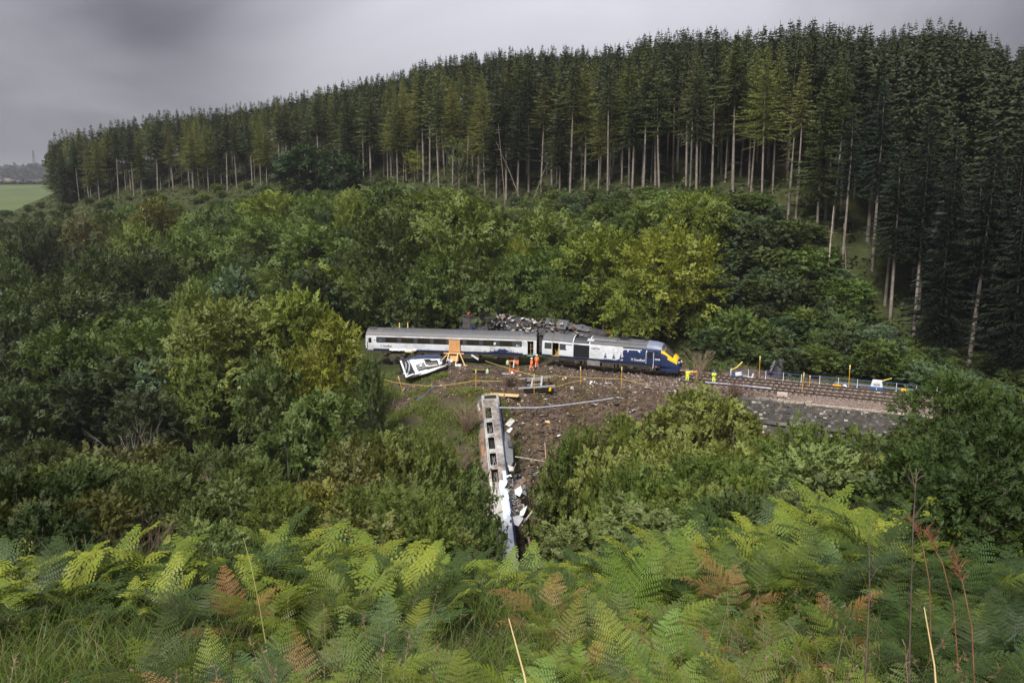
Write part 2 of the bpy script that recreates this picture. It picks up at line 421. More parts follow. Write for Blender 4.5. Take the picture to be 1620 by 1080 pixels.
def sstep(a, b, x):
    t = np.clip((x - a) / (b - a), 0, 1); return t * t * (3 - 2 * t)
# smooth value noise made of sines, cheap and repeatable
_nr = np.random.RandomState(3)
_nw = [(_nr.randn(2), _nr.rand() * 6.28) for _ in range(22)]
def wob(x, y, scale):
    r = 0
    for w, p in _nw: r = r + np.sin((w[0] * x + w[1] * y) / scale + p)
    return r / 5.0
FAR_Y = np.array([-400, 300, 420, 560, 700, 860, 1000, 1150, 1250, 1500, 1900, 2300, 2700, 3500, 5000], float)
FAR_Z = np.array([5, -28, -34, -32, -17, -8, 1, 10.5, 6, -8, 12, 50, 66, 55, 40], float)
def ground(x, y):
    x = np.asarray(x, float); y = np.asarray(y, float); shp = x.shape
    x = x.ravel(); y = y.ravel()
    xc = np.clip(x, -240, 130); yc = np.clip(y, -35, 370)
    h = tps(xc, yc)
    out = np.hypot(x - xc, y - yc)
    f = np.interp(y, FAR_Y, FAR_Z) + 7 * wob(x, y, 700) * sstep(500, 1500, y)
    # the ground the wood stands on carries on to the right
    f = f + np.clip(x, -50, 400) * 0.0
    h = h * (1 - sstep(0, 160, out)) + f * sstep(0, 160, out)
    near = sstep(40, 75, y)
    h = h + 0.16 * wob(x, y, 2.6) * sstep(2, 12, y) + 0.10 * near * wob(x + 40, y, 1.0)
    u = (x - T0.x) * TD.x + (y - T0.y) * TD.y; s = (x - T0.x) * TN.x + (y - T0.y) * TN.y
    # the railway formation: behind the wall on the right, a platform of ballast further left
    w = sstep(-4.75, -3.95, s) * (1 - sstep(6.4, 9.0, s)) * sstep(-2, 1.5, u)
    wl_ = sstep(-6.5, -2.5, s) * (1 - sstep(6.4, 9.0, s)) * sstep(-16, -8, u) * (1 - sstep(-2, 1.5, u))
    w = np.clip(w + wl_, 0, 1)
    h = h * (1 - w) + (FZ + 0.03 * wob(x, y, 0.9)) * w
    return h.reshape(shp)
def gz(x, y): return float(ground(np.array([x]), np.array([y]))[0])
def GT(px, py, y0=2.0, y1=400.0):
    """the point of the terrain seen at a pixel"""
    rx, rz = ray(px, py)
    ys = np.concatenate([np.arange(y0, 140, 0.4), np.arange(140, y1, 2.0)])
    d = rz * ys - ground(rx * ys, ys)
    k = np.where(d < 0)[0]
    i = k[0] if len(k) else len(ys) - 1
    a, b = ys[max(i - 1, 0)], ys[i]
    for _ in range(12):
        c = (a + b) / 2
        if rz * c - gz(rx * c, c) < 0: b = c
        else: a = c
    return Vector((rx * b, b, gz(rx * b, b)))

def spaced(lo, mid0, mid1, hi, step, grow):
    c = list(np.arange(mid0, mid1 + 1e-6, step)); a = []
    d = step; v = mid0
    while v > lo: d *= grow; v -= d; a.append(v)
    b = []; d = step; v = mid1
    while v < hi: d *= grow; v += d; b.append(v)
    return np.array(a[::-1] + c + b)
gx = spaced(-4500, -30, 60, 4500, 0.7, 1.08)
gy = spaced(-300, 78, 114, 6000, 0.55, 1.055)
gX, gY = np.meshgrid(gx, gy, indexing='ij')
gZ = ground(gX, gY)
nI, nJ = gX.shape
V = np.stack([gX.ravel(), gY.ravel(), gZ.ravel()], 1)
ii, jj = np.meshgrid(np.arange(nI - 1), np.arange(nJ - 1), indexing='ij')
b0 = (ii * nJ + jj).ravel()
F = np.stack([b0, b0 + nJ, b0 + nJ + 1, b0 + 1], 1)
# what the ground is made of where: bare earth, ballast, farm field
gu = (gX - T0.x) * TD.x + (gY - T0.y) * TD.y; gs = (gX - T0.x) * TN.x + (gY - T0.y) * TN.y
ball = sstep(-4.3, -3.6, gs) * (1 - sstep(5.6, 7.5, gs)) * sstep(-24, -10, gu)
GPX, GPY = pix(gX, np.maximum(gY, 2), gZ)
def ell(cx, cy, rx, ry, soft=0.35):
    d = np.hypot((gX - cx) / rx, (gY - cy) / ry) + 0.16 * wob(gX, gY, 1.6)
    return 1 - sstep(1 - soft, 1 + soft, d)
earth = np.clip(ell(8, 97, 22, 11) + ell(8.5, 84, 8.5, 13) + ell(-8, 101, 9, 8) * 0.9 + ell(30, 86, 9, 6) + ell(20, 106, 22, 6) + ell(-12, 96, 8, 4, 0.6) * 0.7, 0, 1)
earth = earth * (1 - 0.85 * ell(-7, 88, 7.5, 9))
field = sstep(520, 640, gY) * (1 - sstep(1150, 1200, gY)) + sstep(1900, 1950, gY) * (1 - sstep(2450, 2500, gY)) * ((gX > -0.46 * gY))
corn = sstep(1900, 1950, gY) * (1 - sstep(2450, 2500, gY)) * ((gX < -0.590 * gY))
me = np_mesh('ground', V, F, bpy.data.materials.new('tmp'), smooth=True)
me.materials.clear()
ca = me.color_attributes.new('ground_kind', 'FLOAT_COLOR', 'POINT')
cc = np.zeros((len(V), 4), dtype=np.float32); cc[:, 0] = earth.ravel(); cc[:, 1] = ball.ravel(); cc[:, 2] = np.clip(field, 0, 1).ravel(); cc[:, 3] = 1 - corn.ravel()
ca.data.foreach_set('color', cc.ravel())

def ground_material():
    m, n, l = new_mat('ground')
    out = n.new('ShaderNodeOutputMaterial'); b = n.new('ShaderNodeBsdfPrincipled'); b.inputs['Roughness'].default_value = 0.95
    b.inputs['Specular IOR Level'].default_value = 0.15
    l.new(b.outputs[0], out.inputs[0])
    ge = n.new('ShaderNodeNewGeometry'); at_ = n.new('ShaderNodeAttribute'); at_.attribute_name = 'ground_kind'
    sp = n.new('ShaderNodeSeparateColor'); l.new(at_.outputs['Color'], sp.inputs[0])
    def noise(s, d=6, r=0.6):
        q = n.new('ShaderNodeTexNoise'); q.inputs['Scale'].default_value = s; q.inputs['Detail'].default_value = d; q.inputs['Roughness'].default_value = r
        l.new(ge.outputs['Position'], q.inputs['Vector']); return q.outputs['Fac']
    def rmp(src, stops):
        r = n.new('ShaderNodeValToRGB')
        while len(r.color_ramp.elements) < len(stops): r.color_ramp.elements.new(0.5)
        for e_, (p, c) in zip(r.color_ramp.elements, stops): e_.position = p; e_.color = rgba(c)
        l.new(src, r.inputs[0]); return r.outputs[0]
    def mix(f, a, c):
        q = n.new('ShaderNodeMix'); q.data_type = 'RGBA'
        for i, v in ((0, f), (6, a), (7, c)):
            if isinstance(v, tuple): q.inputs[i].default_value = rgba(v)
            else: l.new(v, q.inputs[i])
        return q.outputs[2]
    veg = rmp(noise(0.5, 9, 0.75), [(0.3, (0.018, 0.022, 0.009)), (0.5, (0.038, 0.046, 0.016)), (0.7, (0.075, 0.070, 0.030))])
    soil = rmp(noise(1.1, 10, 0.75), [(0.25, (0.022, 0.016, 0.013)), (0.42, (0.060, 0.042, 0.032)), (0.55, (0.105, 0.074, 0.052)), (0.66, (0.14, 0.105, 0.055)), (0.8, (0.20, 0.16, 0.10))])
    vo = n.new('ShaderNodeTexVoronoi'); vo.inputs['Scale'].default_value = 11; l.new(ge.outputs['Position'], vo.inputs['Vector'])
    stone = rmp(vo.outputs['Color'], [(0.1, (0.11, 0.085, 0.072)), (0.5, (0.22, 0.165, 0.14)), (0.9, (0.34, 0.27, 0.235))])
    big = rmp(noise(0.5, 5), [(0.35, (0.7, 0.65, 0.62)), (0.65, (1, 1, 1))])
    mm = n.new('ShaderNodeMix'); mm.data_type = 'RGBA'; mm.blend_type = 'MULTIPLY'; mm.inputs[0].default_value = 1
    l.new(stone, mm.inputs[6]); l.new(big, mm.inputs[7]); stone = mm.outputs[2]
    fld = rmp(noise(0.02, 4), [(0.35, (0.058, 0.085, 0.027)), (0.65, (0.088, 0.112, 0.036))])
    c = mix(sp.outputs[0], veg, soil)
    c = mix(sp.outputs[1], c, stone)
    c = mix(sp.outputs[2], c, fld)
    inv = n.new('ShaderNodeMath'); inv.operation = 'SUBTRACT'; inv.inputs[0].default_value = 1; l.new(at_.outputs['Alpha'], inv.inputs[1])
    c = mix(inv.outputs[0], c, (0.34, 0.25, 0.15))
    l.new(c, b.inputs['Base Color'])
    bp = n.new('ShaderNodeBump'); bp.inputs['Strength'].default_value = 0.9; bp.inputs['Distance'].default_value = 0.12
    l.new(noise(5, 6, 0.7), bp.inputs['Height']); l.new(bp.outputs[0], b.inputs['Normal'])
    return m
me.materials.append(ground_material())
gobj = bpy.data.objects.new('ground', me); COL.objects.link(gobj); gobj['kind'] = 'structure'

# ================================================================== PLANT GENERATORS (meshes shared by the copies)
def norm(a): return a / np.maximum(np.linalg.norm(a, axis=-1, keepdims=True), 1e-9)
def spray(rng, L, n, leaf, width, droop=0.15, up=0.0, aspect=0.55):
    """a twig of n leaves along +x: (n,4,3)"""
    t = np.sort(rng.rand(n)) * 0.92 + 0.08
    wd = width * np.sin(np.clip(t * 1.15, 0, 1) * np.pi) ** 0.6 * (1 - 0.35 * t)
    off = (rng.rand(n) * 2 - 1) * wd
    c = np.stack([t * L, off, -droop * L * t * t - abs(off) * 0.25 + rng.randn(n) * 0.03 * L + up], 1)
    d = norm(np.stack([0.6 + 0.5 * rng.rand(n), np.sign(off) * (0.3 + rng.rand(n) * 0.7), rng.randn(n) * 0.35 - 0.15], 1))
    nn = norm(np.stack([rng.randn(n) * 0.2, rng.randn(n) * 0.2, np.ones(n)], 1))
    sd = norm(np.cross(nn, d)); sz = leaf * (0.7 + 0.6 * rng.rand(n))[:, None]
    a = c - d * sz * 0.5; bq = c + sd * sz * aspect * 0.5 + d * sz * 0.05; e_ = c + d * sz * 0.5; f = c - sd * sz * aspect * 0.5 + d * sz * 0.05
    return np.stack([a, bq, e_, f], 1)
def put_sprays(rng, temps, pos, dirs, roll=0.18, scale=None, ref=None):
    n = len(pos); x = norm(dirs)
    up = (np.tile([0, 0, 1.0], (n, 1)) if ref is None else ref) + rng.randn(n, 3) * roll
    y = norm(np.cross(up, x)); z = np.cross(x, y)
    R = np.stack([x, y, z], 1)            # rows are axes
    out = []
    for k, T in enumerate(temps):
        sel = np.arange(n) % len(temps) == k
        if not sel.any(): continue
        Tm = T[None] * (scale[sel][:, None, None, None] if scale is not None else 1)
        out.append((np.einsum('snvi,sij->snvj', np.broadcast_to(Tm, (sel.sum(),) + T.shape), R[sel]) + pos[sel][:, None, None]).reshape(-1, 4, 3))
    return np.concatenate(out)
def broadleaf(seed, H, W, lobes, per, leaf, nleaf, L, base=0.12, droop=0.18, lift=0.35, width=0.34, rlobe=0.24, trunk_r=0.22, mat=None, aspect=0.55, limbs=True, flat=1.0, shingle=0.6):
    """crown of leafy sprays round limbs: returns (crown mesh, trunk mesh)"""
    rng = np.random.RandomState(seed)
    temps = [spray(rng, L, nleaf, leaf, L * width, droop, aspect=aspect) for _ in range(5)]; NR = []
    P = []; D = []; cen = []
    for i in range(lobes):
        h = base + (0.9 - base) * ((i + 0.5) / lobes) ** 0.8
        env = math.sin(min(1, (h - base * 0.6) / (1 - base * 0.6)) * math.pi * 0.93 + 0.12) ** 0.65
        a = i * 2.4 + rng.rand() * 0.9
        rr = W / 2 * env * (0.45 + 0.32 * rng.rand())
        if i == lobes - 1: rr *= 0.15
        c = np.array([math.cos(a) * rr, math.sin(a) * rr, h * H]); cen.append(c)
        R = W * rlobe * (0.75 + 0.5 * rng.rand()) * (1.0 if h < 0.8 else 0.75)
        d = norm(rng.randn(per, 3)); d[:, 2] = np.abs(d[:, 2]) * 0.9 - 0.32 * rng.rand(per); d = norm(d)
        p = c + d * R * (0.45 + 0.6 * rng.rand(per, 1)) * np.array([1, 1, flat])
        outw = np.stack([p[:, 0], p[:, 1], np.zeros(per)], 1) / (W / 2)
        tg = norm(np.cross(d, rng.randn(per, 3))); sh = (rng.rand(per, 1) < shingle)
        plume = d * 0.8 + outw * 0.6 + np.array([0, 0, lift]) * (0.3 + p[:, 2:3] / H)
        D.append(np.where(sh, tg * 0.75 + d * 0.35 + outw * 0.25 + np.array([0, 0, lift * 0.45]), plume)); P.append(p)
        NR.append(np.where(sh, d * 1.1 + np.array([0, 0, 0.35]), np.array([0, 0, 1.0])))
    P = np.concatenate(P); D = np.concatenate(D)
    P[:, 2] = np.maximum(P[:, 2], 0.15)
    Q = put_sprays(rng, temps, P, D, scale=0.7 + 0.6 * rng.rand(len(P)), ref=np.concatenate(NR))
    Q[..., 2] *= H / np.percentile(Q[..., 2], 99.7); rr_ = np.percentile(np.hypot(Q[..., 0], Q[..., 1]), 98) * 2; Q[..., :2] *= W / rr_
    crown = quads_mesh('crown', Q, mat or M['leaf'])
    mb = MB(); top = np.array(cen[-1])
    mb.tube([(0, 0, -0.8), (0.05, 0, H * 0.12), (top[0] * .3, top[1] * .3, H * 0.5), tuple(top)], [trunk_r, trunk_r * 0.8, trunk_r * 0.5, trunk_r * 0.1], 7)
    if limbs:
        for c in cen[:-1]:
            z0 = max(0.05 * H, c[2] * 0.45); q = np.array([top[0] * .3 * z0 / H, 0, z0])
            mid = (q + c) / 2 + np.array([0, 0, -0.03 * H])
            mb.tube([q, mid, c], [trunk_r * 0.42, trunk_r * 0.28, trunk_r * 0.1], 5)
    return crown, mb.mesh('trunk', M['bark'])

def conifer(seed, H, R, base, drop=0.25, twig=0.6, per=7, gap=0.5, wid=0.2, mat=None, trunk_r=0.17, snags=14, lod=1.0, irregular=0.25, dense=1.0, jag=1.0):
    rng = np.random.RandomState(seed)
    Q = []
    z = base * H
    while z < H - 0.25:
        t = (z - base * H) / (H - base * H)
        prof = (1 - t) ** 1.0 * 1.15 * (0.55 + 0.45 * min(1, t * 5 + 0.35))
        k = max(4, int(per * (0.75 + 0.5 * rng.rand()) * (1 if t < 0.8 else 0.8)))
        a0 = rng.rand() * 6.28
        for i in range(k):
            Lb = R * prof * (1 - irregular + 2 * irregular * rng.rand()) + 0.16
            if rng.rand() > dense: continue
            a = a0 + i * 6.283 / k + rng.randn() * 0.2
            ca_, sa = math.cos(a), math.sin(a)
            slope = 0.55 * (t - 0.35) + rng.randn() * 0.17      # up near the top, down lower
            ns = max(3, int(Lb / (0.28 / lod)))
            s = (np.arange(ns) + 0.6) / ns; zb = z + rng.randn() * (0.38 * (1 - t) + 0.06)
            r = s * Lb; zz = zb + slope * r - drop * Lb * s * s * 0.5 + 0.12 * Lb * s ** 3
            for sgn in (-1, 1):
                m = ns
                bx = np.stack([ca_ * r, sa * r, zz], 1)
                ln = (twig * (0.45 + 0.75 * (1 - s) + 0.2 * rng.rand(m)))[:, None] * (0.22 + 0.78 * min(1, Lb / 1.5))
                dd = norm(np.stack([ca_ * 0.9 - sgn * sa * 0.8 + rng.randn(m) * 0.15, sa * 0.9 + sgn * ca_ * 0.8 + rng.randn(m) * 0.15, -0.25 - 0.5 * rng.rand(m)], 1))
                w = norm(np.stack([ca_ * np.ones(m), sa * np.ones(m), rng.randn(m) * 0.5 + 0.3], 1)) * wid * (0.6 + 0.8 * rng.rand(m))[:, None] / math.sqrt(lod)
                tip = bx + dd * ln
                Q.append(np.stack([bx - w * 0.5, bx + w * 0.5, tip + w * 0.22, tip - w * 0.22], 1))
        for i in range(int(3 * lod + .5)):                      # needles close round the stem
            a = rng.rand() * 6.28; r = 0.18; b0 = np.array([math.cos(a) * r, math.sin(a) * r, z + rng.randn() * .2]); w0 = np.array([-math.sin(a), math.cos(a), 0.2]) * wid * (.4 + .6 * (1 - t)); tp = b0 + np.array([math.cos(a) * .25, math.sin(a) * .25, -.55 * (1.2 - t)])
            Q.append(np.array([[b0 - w0, b0 + w0, tp + w0 * .5, tp - w0 * .5]]))
        z += gap * (0.75 + 0.5 * rng.rand()) * (1 if t < 0.85 else 0.8)
    # leader
    c = np.array([[[-0.05, 0, H - 0.9], [0.05, 0, H - 0.9], [0.02, 0, H + 0.5], [-0.02, 0, H + 0.5]], [[0, -0.05, H - 0.9], [0, 0.05, H - 0.9], [0, 0.02, H + 0.5], [0, -0.02, H + 0.5]]])
    Q.append(c)
    Q = np.concatenate(Q)
    if mat is None: mat = M['needle']
    mb = MB()
    bx, by = rng.randn() * 0.25, rng.randn() * 0.25
    mb.tube([(0, 0, -1.2), (bx * .4, by * .4, H * 0.35), (bx * .6, by * .6, H * 0.7), (0, 0, H * 0.98)], [trunk_r * 1.15, trunk_r * 0.85, trunk_r * 0.35, 0.01], 6)
    for i in range(snags):
        zz = H * base * (0.15 + 0.85 * rng.rand()); a = rng.rand() * 6.28; l_ = 0.4 + 1.0 * rng.rand()
        mb.tube([(0, 0, zz), (math.cos(a) * l_, math.sin(a) * l_, zz - 0.25 * l_)], [0.025, 0.008], 3, cap=False)
    return quads_mesh('crown', Q, mat), mb.mesh('trunk', M['pine_bark']), Q

def color_jit(c, rng, v=0.15):
    k = 1 + rng.uniform(-v, v)
    return (max(0, c[0] * k * (1 + rng.uniform(-v, v) * 0.5)), c[1] * k, max(0, c[2] * k * (1 + rng.uniform(-v, v) * 0.5)), c[3] if len(c) > 3 else 0.0)
def plant(name, meshes, x, y, h, h0, label_base, cat, group, rng, color, wscale=1.0, px=None, sink=0.0, unique=None, trunk_name='trunk', crown_name='crown', z=None):
    zg = gz(x, y) if z is None else z
    o = empty(name, (x, y, zg - sink), (rng.uniform(-.03, .03), rng.uniform(-.03, .03), rng.uniform(0, 6.28)))
    s = h / h0
    place(crown_name, meshes[0], o, scale=(s * wscale, s * wscale, s), color=color)
    place(trunk_name, meshes[1], o, scale=(s * wscale ** 0.5, s * wscale ** 0.5, s))
    tag(o, unique, cat, group)
    if unique is None: later(o, label_base, pix(x, y, zg)[0] if px is None else px)
    return o

ZONES_FAR = [(-200, 70, 'at the photo left edge'), (70, 190, 'at the plantation left tip'), (190, 330, 'left of the pale ash'), (330, 450, 'left of the grey coach'),
             (450, 560, 'just left of the grey coach'), (560, 640, 'above the coach left end'), (640, 705, 'above the crushed white carriage'), (705, 760, 'above the timber ramp'),
             (760, 830, 'above the coach castle print'), (830, 890, 'above the two orange workers'), (890, 960, 'above the locomotive grille'), (960, 1040, 'above the navy locomotive flank'),
             (1040, 1100, 'above the yellow locomotive nose'), (1100, 1170, 'above the yellow-clad workers'), (1170, 1240, 'above the grey tarpaulin'), (1240, 1320, 'above the blue railing'),
             (1320, 1420, 'above the white generator'), (1420, 1520, 'above the round dark gorse'), (1520, 2400, 'at the photo right edge')]
ZONES_NEAR = [(-300, 120, 'at the photo left edge'), (120, 280, 'below the left valley trees'), (280, 430, 'below the olive beech'), (430, 560, 'below the pale ash'), (560, 680, 'left of the burnt carriage'),
              (680, 850, 'beside the burnt carriage'), (850, 1000, 'right of the burnt carriage'), (1000, 1130, 'below the locomotive nose'), (1130, 1260, 'below the wall left end'),
              (1260, 1420, 'below the stone wall'), (1420, 2400, 'at the photo lower right')]
def zone(px, table):
    for a, b, t in table:
        if a <= px < b: return t
    return table[-1][2]

# ================================================================== SPRUCE PLANTATION ON THE HILL
rg = random.Random(11)
EDGE = np.array([(-260, 300), (-160, 284), (-146, 277), (-110, 264), (-76, 250), (-50, 233), (-27, 215), (-1.4, 185), (22, 160), (33, 145), (42, 132), (47.5, 125), (51.5, 117), (54, 108), (58, 101), (63, 95), (80, 86), (112, 70), (150, 55)], float)
def edge_y(x): return float(np.interp(x, EDGE[:, 0], EDGE[:, 1]))
SPR = {}
def mk_con(key, *a, **k):
    c, t, q = conifer(*a, **k); SPR[key] = (c, t)
H0 = 24.0
mk_con('a', 1, H0, 2.7, 0.54, trunk_r=0.21)
mk_con('b', 2, H0, 3.0, 0.44, drop=0.35, irregular=0.35, trunk_r=0.22)
mk_con('c', 3, H0, 2.4, 0.60, per=6, trunk_r=0.18)
mk_con('d', 4, H0, 2.9, 0.48, dense=0.85, irregular=0.4, trunk_r=0.2)
mk_con('full', 5, H0, 3.9, 0.05, gap=0.6, per=8, snags=2, twig=0.75, drop=0.1)
mk_con('full2', 6, H0, 3.5, 0.12, gap=0.55, per=8, snags=4, twig=0.8, drop=0.4, irregular=0.4)
mk_con('larch', 7, H0, 3.2, 0.42, gap=0.42, per=8, twig=0.5, wid=0.14, irregular=0.35, drop=0.15)
mk_con('larch2', 8, H0, 2.9, 0.38, gap=0.42, per=8, twig=0.5, wid=0.14, irregular=0.4, drop=0.3)
mk_con('e', 10, H0, 2.9, 0.26, drop=0.3, irregular=0.35, dense=0.9)
mk_con('top', 9, H0, 2.6, 0.55, gap=0.6, per=5, dense=0.75, irregular=0.5, twig=0.5)
low = []
for k in range(6):
    c, t, q = conifer(20 + k, H0, 2.6, 0.42 - 0.04 * k, gap=1.0, per=5, twig=1.05, wid=0.38, irregular=0.45, lod=0.5, snags=0, dense=0.85)
    low.append((q, t))
    bpy.data.meshes.remove(c)
for k in range(6):
    c, t, q = conifer(40 + k, H0, 2.7, 0.30, gap=1.1, per=5, twig=1.4, wid=0.6, irregular=0.5, lod=0.34, snags=0, dense=0.9)
    low.append((q, t)); bpy.data.meshes.remove(c)

hi = []
for k in range(4):
    c, t, q = conifer(60 + k, H0, 2.5, 0.45, gap=0.62, per=5, twig=0.6, wid=0.2, irregular=0.5, lod=0.65, snags=0, dense=0.85)
    hi.append(q[q[:, 0, 2] > 0.76 * H0]); bpy.data.meshes.remove(c)
hi_full = []
for k in range(3):
    c, t, q = conifer(70 + k, H0, 2.9, 0.40, gap=0.85, per=6, twig=0.85, wid=0.3, irregular=0.4, lod=0.6, snags=0, dense=0.9)
    hi_full.append(q); bpy.data.meshes.remove(c)
SKY = np.array([(-200, 250), (60, 225), (100, 211), (130, 208), (170, 199), (260, 180), (400, 166), (460, 152), (560, 130), (640, 114), (675, 98), (760, 86), (800, 80), (880, 76), (980, 76), (1035, 52), (1100, 47), (1200, 48), (1260, 34), (1330, 42), (1400, 46), (1480, 33), (1540, 48), (1580, 74), (1800, 70)], float)
spots = []
st = 4.3
for i in range(-62, 40):
    for j in range(0, 80):
        x = i * st + (j % 2) * st / 2 + rg.uniform(-1.3, 1.3)
        y = 40 + j * st * 0.9 + rg.uniform(-1.3, 1.3)
        e_ = edge_y(x)
        dn = (y - e_) * 0.86
        if dn < -0.5 + 1.6 * wob(x, y, 14) or dn > 112: continue
        if x < -0.528 * y + rg.uniform(-2, 2): continue
        if y > 345 or x > 0.66 * y + 14: continue
        spots.append((dn, x, y))
spots.sort()
print('conifers', len(spots))
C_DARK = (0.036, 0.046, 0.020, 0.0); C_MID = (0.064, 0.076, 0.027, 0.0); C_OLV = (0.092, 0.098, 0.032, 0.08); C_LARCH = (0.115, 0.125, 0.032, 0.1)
nind = 0; stuffQ = []; stuffT = []
larch_at = [(760, 125), (625, 160), (720, 0), (925, 125), (985, 120), (1210, 100), (1190, 130), (305, 195), (640, 250), (415, 210), (1145, 160)]
for dn, x, y in spots:
    px = pix(x, y, gz(x, y))[0]
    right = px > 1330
    H = rg.uniform(22, 29) if px > 500 else rg.uniform(19.5, 24.5)
    if dn < 6 and rg.random() < 0.25: H *= 0.85
    r = rg.random()
    zg_ = gz(x, y); lim_ = float(np.interp(px, SKY[:, 0], SKY[:, 1])) + (rg.uniform(0, 20) if rg.random() < .8 else -rg.uniform(0, 7))
    H = max(9.0, min(H, at(px, lim_, y).z - zg_))
    if px < 122: key = rg.choice(['full', 'full2'])
    elif right and dn < 16: key = rg.choice(['full2', 'b', 'd', 'full2', 'b'])
    elif dn > 30: key = rg.choice(['a', 'b', 'top', 'c'])
    else: key = rg.choice(['a', 'b', 'c', 'd', 'b', 'e', 'c'])
    larchy = dn < 22 and any(abs(px - q[0]) < 13 for q in larch_at) or (dn < 16 and rg.random() < 0.10 and not right)
    if larchy: key = rg.choice(['larch', 'larch2']); col = color_jit(C_LARCH, rg, 0.15); nm = 'larch_tree'; word = 'pale yellow-green larch'; H *= 0.93
    else:
        nm = 'spruce_tree'
        if right: col = color_jit((0.018, 0.028, 0.014, 0.0) if px < 1430 else (0.012, 0.018, 0.009, 0.0), rg, 0.2); word = 'very dark spruce'  # shade towards the right frame edge is put into the needle colour
        else:
            base = C_DARK if r < 0.45 else (C_MID if r < 0.8 else C_OLV); word = 'dark spruce' if r < 0.45 else ('mid-green spruce' if r < 0.8 else 'olive spruce')
            col = color_jit(base, rg, 0.2)
    if nind < 300:
        nind += 1
        where = zone(px, ZONES_FAR)
        row = 'at the plantation edge' if dn < 4.5 else 'just inside the plantation'
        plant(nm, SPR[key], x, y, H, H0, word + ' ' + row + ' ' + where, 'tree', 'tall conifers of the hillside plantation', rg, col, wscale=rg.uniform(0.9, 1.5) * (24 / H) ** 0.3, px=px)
    else:
        q, t = low[rg.randrange(6) + (6 if dn > 26 and (y > 200 or dn > 80) else 0)]
        if y < 175 and dn < 40: q = hi_full[rg.randrange(3)]
        tp_ = pix(x, y, gz(x, y) + H)[1]
        sky_edge = tp_ < float(np.interp(px, SKY[:, 0], SKY[:, 1])) + 16
        if sky_edge: q = hi[rg.randrange(4)]
        a = rg.uniform(0, 6.28); s = H / H0; w = s * rg.uniform(1.0, 1.5); z = gz(x, y)
        R = np.array([[math.cos(a) * w, math.sin(a) * w, 0], [-math.sin(a) * w, math.cos(a) * w, 0], [0, 0, s]])
        if sky_edge: q2 = low[6 + rg.randrange(6)][0]; qq = np.concatenate([q, q2[(q2[:, 0, 2] < .78 * H0) & (q2[:, 0, 2] > (.4 if px > 1000 else .6) * H0)]])
        elif dn > 30: qq = q[q[:, 0, 2] > (0.66 if dn < 80 else 0.5) * H0]
        else: qq = q
        stuffQ.append((qq.reshape(-1, 3) @ R + np.array([x, y, z])).astype(np.float32))
        if dn < 28: stuffT.append((x, y, z, H * 0.6))
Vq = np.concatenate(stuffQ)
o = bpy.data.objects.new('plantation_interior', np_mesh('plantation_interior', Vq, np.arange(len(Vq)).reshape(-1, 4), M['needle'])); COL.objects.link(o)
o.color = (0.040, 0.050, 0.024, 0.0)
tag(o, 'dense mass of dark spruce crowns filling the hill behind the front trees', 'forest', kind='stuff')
mb = MB()
for x, y, z, h in stuffT: mb.tube([(x, y, z - 1), (x, y, z + h)], [0.2, 0.12], 4, cap=False)
o = mb.build('plantation_trunks', M['pine_bark'])
tag(o, 'crowd of bare straight trunks in the shade inside the plantation', 'forest', kind='stuff')
print('interior quads', len(Vq) // 4)

# dead snags and leaning poles along the edge
def snag(px, Y, h, lean, label, r=0.13):
    g = at(px, 400, Y); z = gz(g.x, Y); mb = MB()
    mb.tube([(0, 0, -1), (lean[0] * .5, lean[1] * .5, h * .5), (lean[0], lean[1], h)], [r, r * .75, r * .35], 6)
    o = empty('dead_tree', (g.x, Y, z)); mb.build('trunk', M['bark'] if px != 1311 else M['pale_bark'], o)
    mb = MB(); rr = random.Random(int(px))
    for i in range(int(h * 1.4)):
        zz = h * rr.uniform(0.15, 0.95); a = rr.uniform(0, 6.28); l_ = rr.uniform(0.4, 1.3); f = zz / h
        mb.tube([(lean[0] * f, lean[1] * f, zz), (lean[0] * f + math.cos(a) * l_, lean[1] * f + math.sin(a) * l_, zz + rr.uniform(-.2, .3))], [0.03, 0.01], 3, cap=False)
    mb.build('branch', M['dead_twig'], o)
    tag(o, label, 'dead tree')
snag(800, 183, 17, (-1.5, 0), 'grey leaning dead trunk at the plantation edge above the coach')
snag(842, 182, 9, (3.8, 0.5), 'short dead pole leaning right at the foot of the plantation')
snag(826, 183, 12, (-5.5, 0.5), 'dead pole leaning steeply left among the plantation trunks')
snag(1311, 122, 11.5, (0.3, 0), 'pale broken bare trunk standing alone on the bank below the spruces', 0.16)
snag(1243, 131, 13, (0.3, 0), 'thick pale bare trunk at the plantation edge above the railing', 0.24)
snag(640, 214, 8, (0.5, 0), 'short grey snag above the ramp at the plantation edge')
snag(1345, 121, 10, (-1.2, 0), 'thin dead pole leaning left near the dark spruces')

# ================================================================== BROADLEAF TREES
BL = {}
BL['beech1'] = broadleaf(31, 14, 12, 17, 36, 0.36, 38, 2.1, lift=0.42, aspect=.62, width=.4)
BL['beech2'] = broadleaf(32, 14, 11, 16, 36, 0.34, 38, 1.9, lift=0.7, width=0.36, aspect=.62)
BL['beech3'] = broadleaf(33, 14, 13, 18, 36, 0.36, 38, 2.2, lift=0.15, droop=0.35, aspect=.62, width=.4)
BL['beech4'] = broadleaf(34, 14, 10, 15, 38, 0.33, 38, 1.8, lift=0.9, width=0.34, aspect=.62)
BL['fine1'] = broadleaf(35, 14, 13, 22, 44, 0.32, 34, 1.7, lift=0.5, width=0.32, droop=0.22, aspect=.6)
BL['fine2'] = broadleaf(36, 14, 11, 20, 44, 0.31, 34, 1.5, lift=0.75, width=0.32, aspect=.6)
BL['ash1'] = broadleaf(37, 12, 9, 18, 38, 0.34, 34, 1.15, lift=0.3, width=0.55, droop=0.4, rlobe=0.2, aspect=0.55)
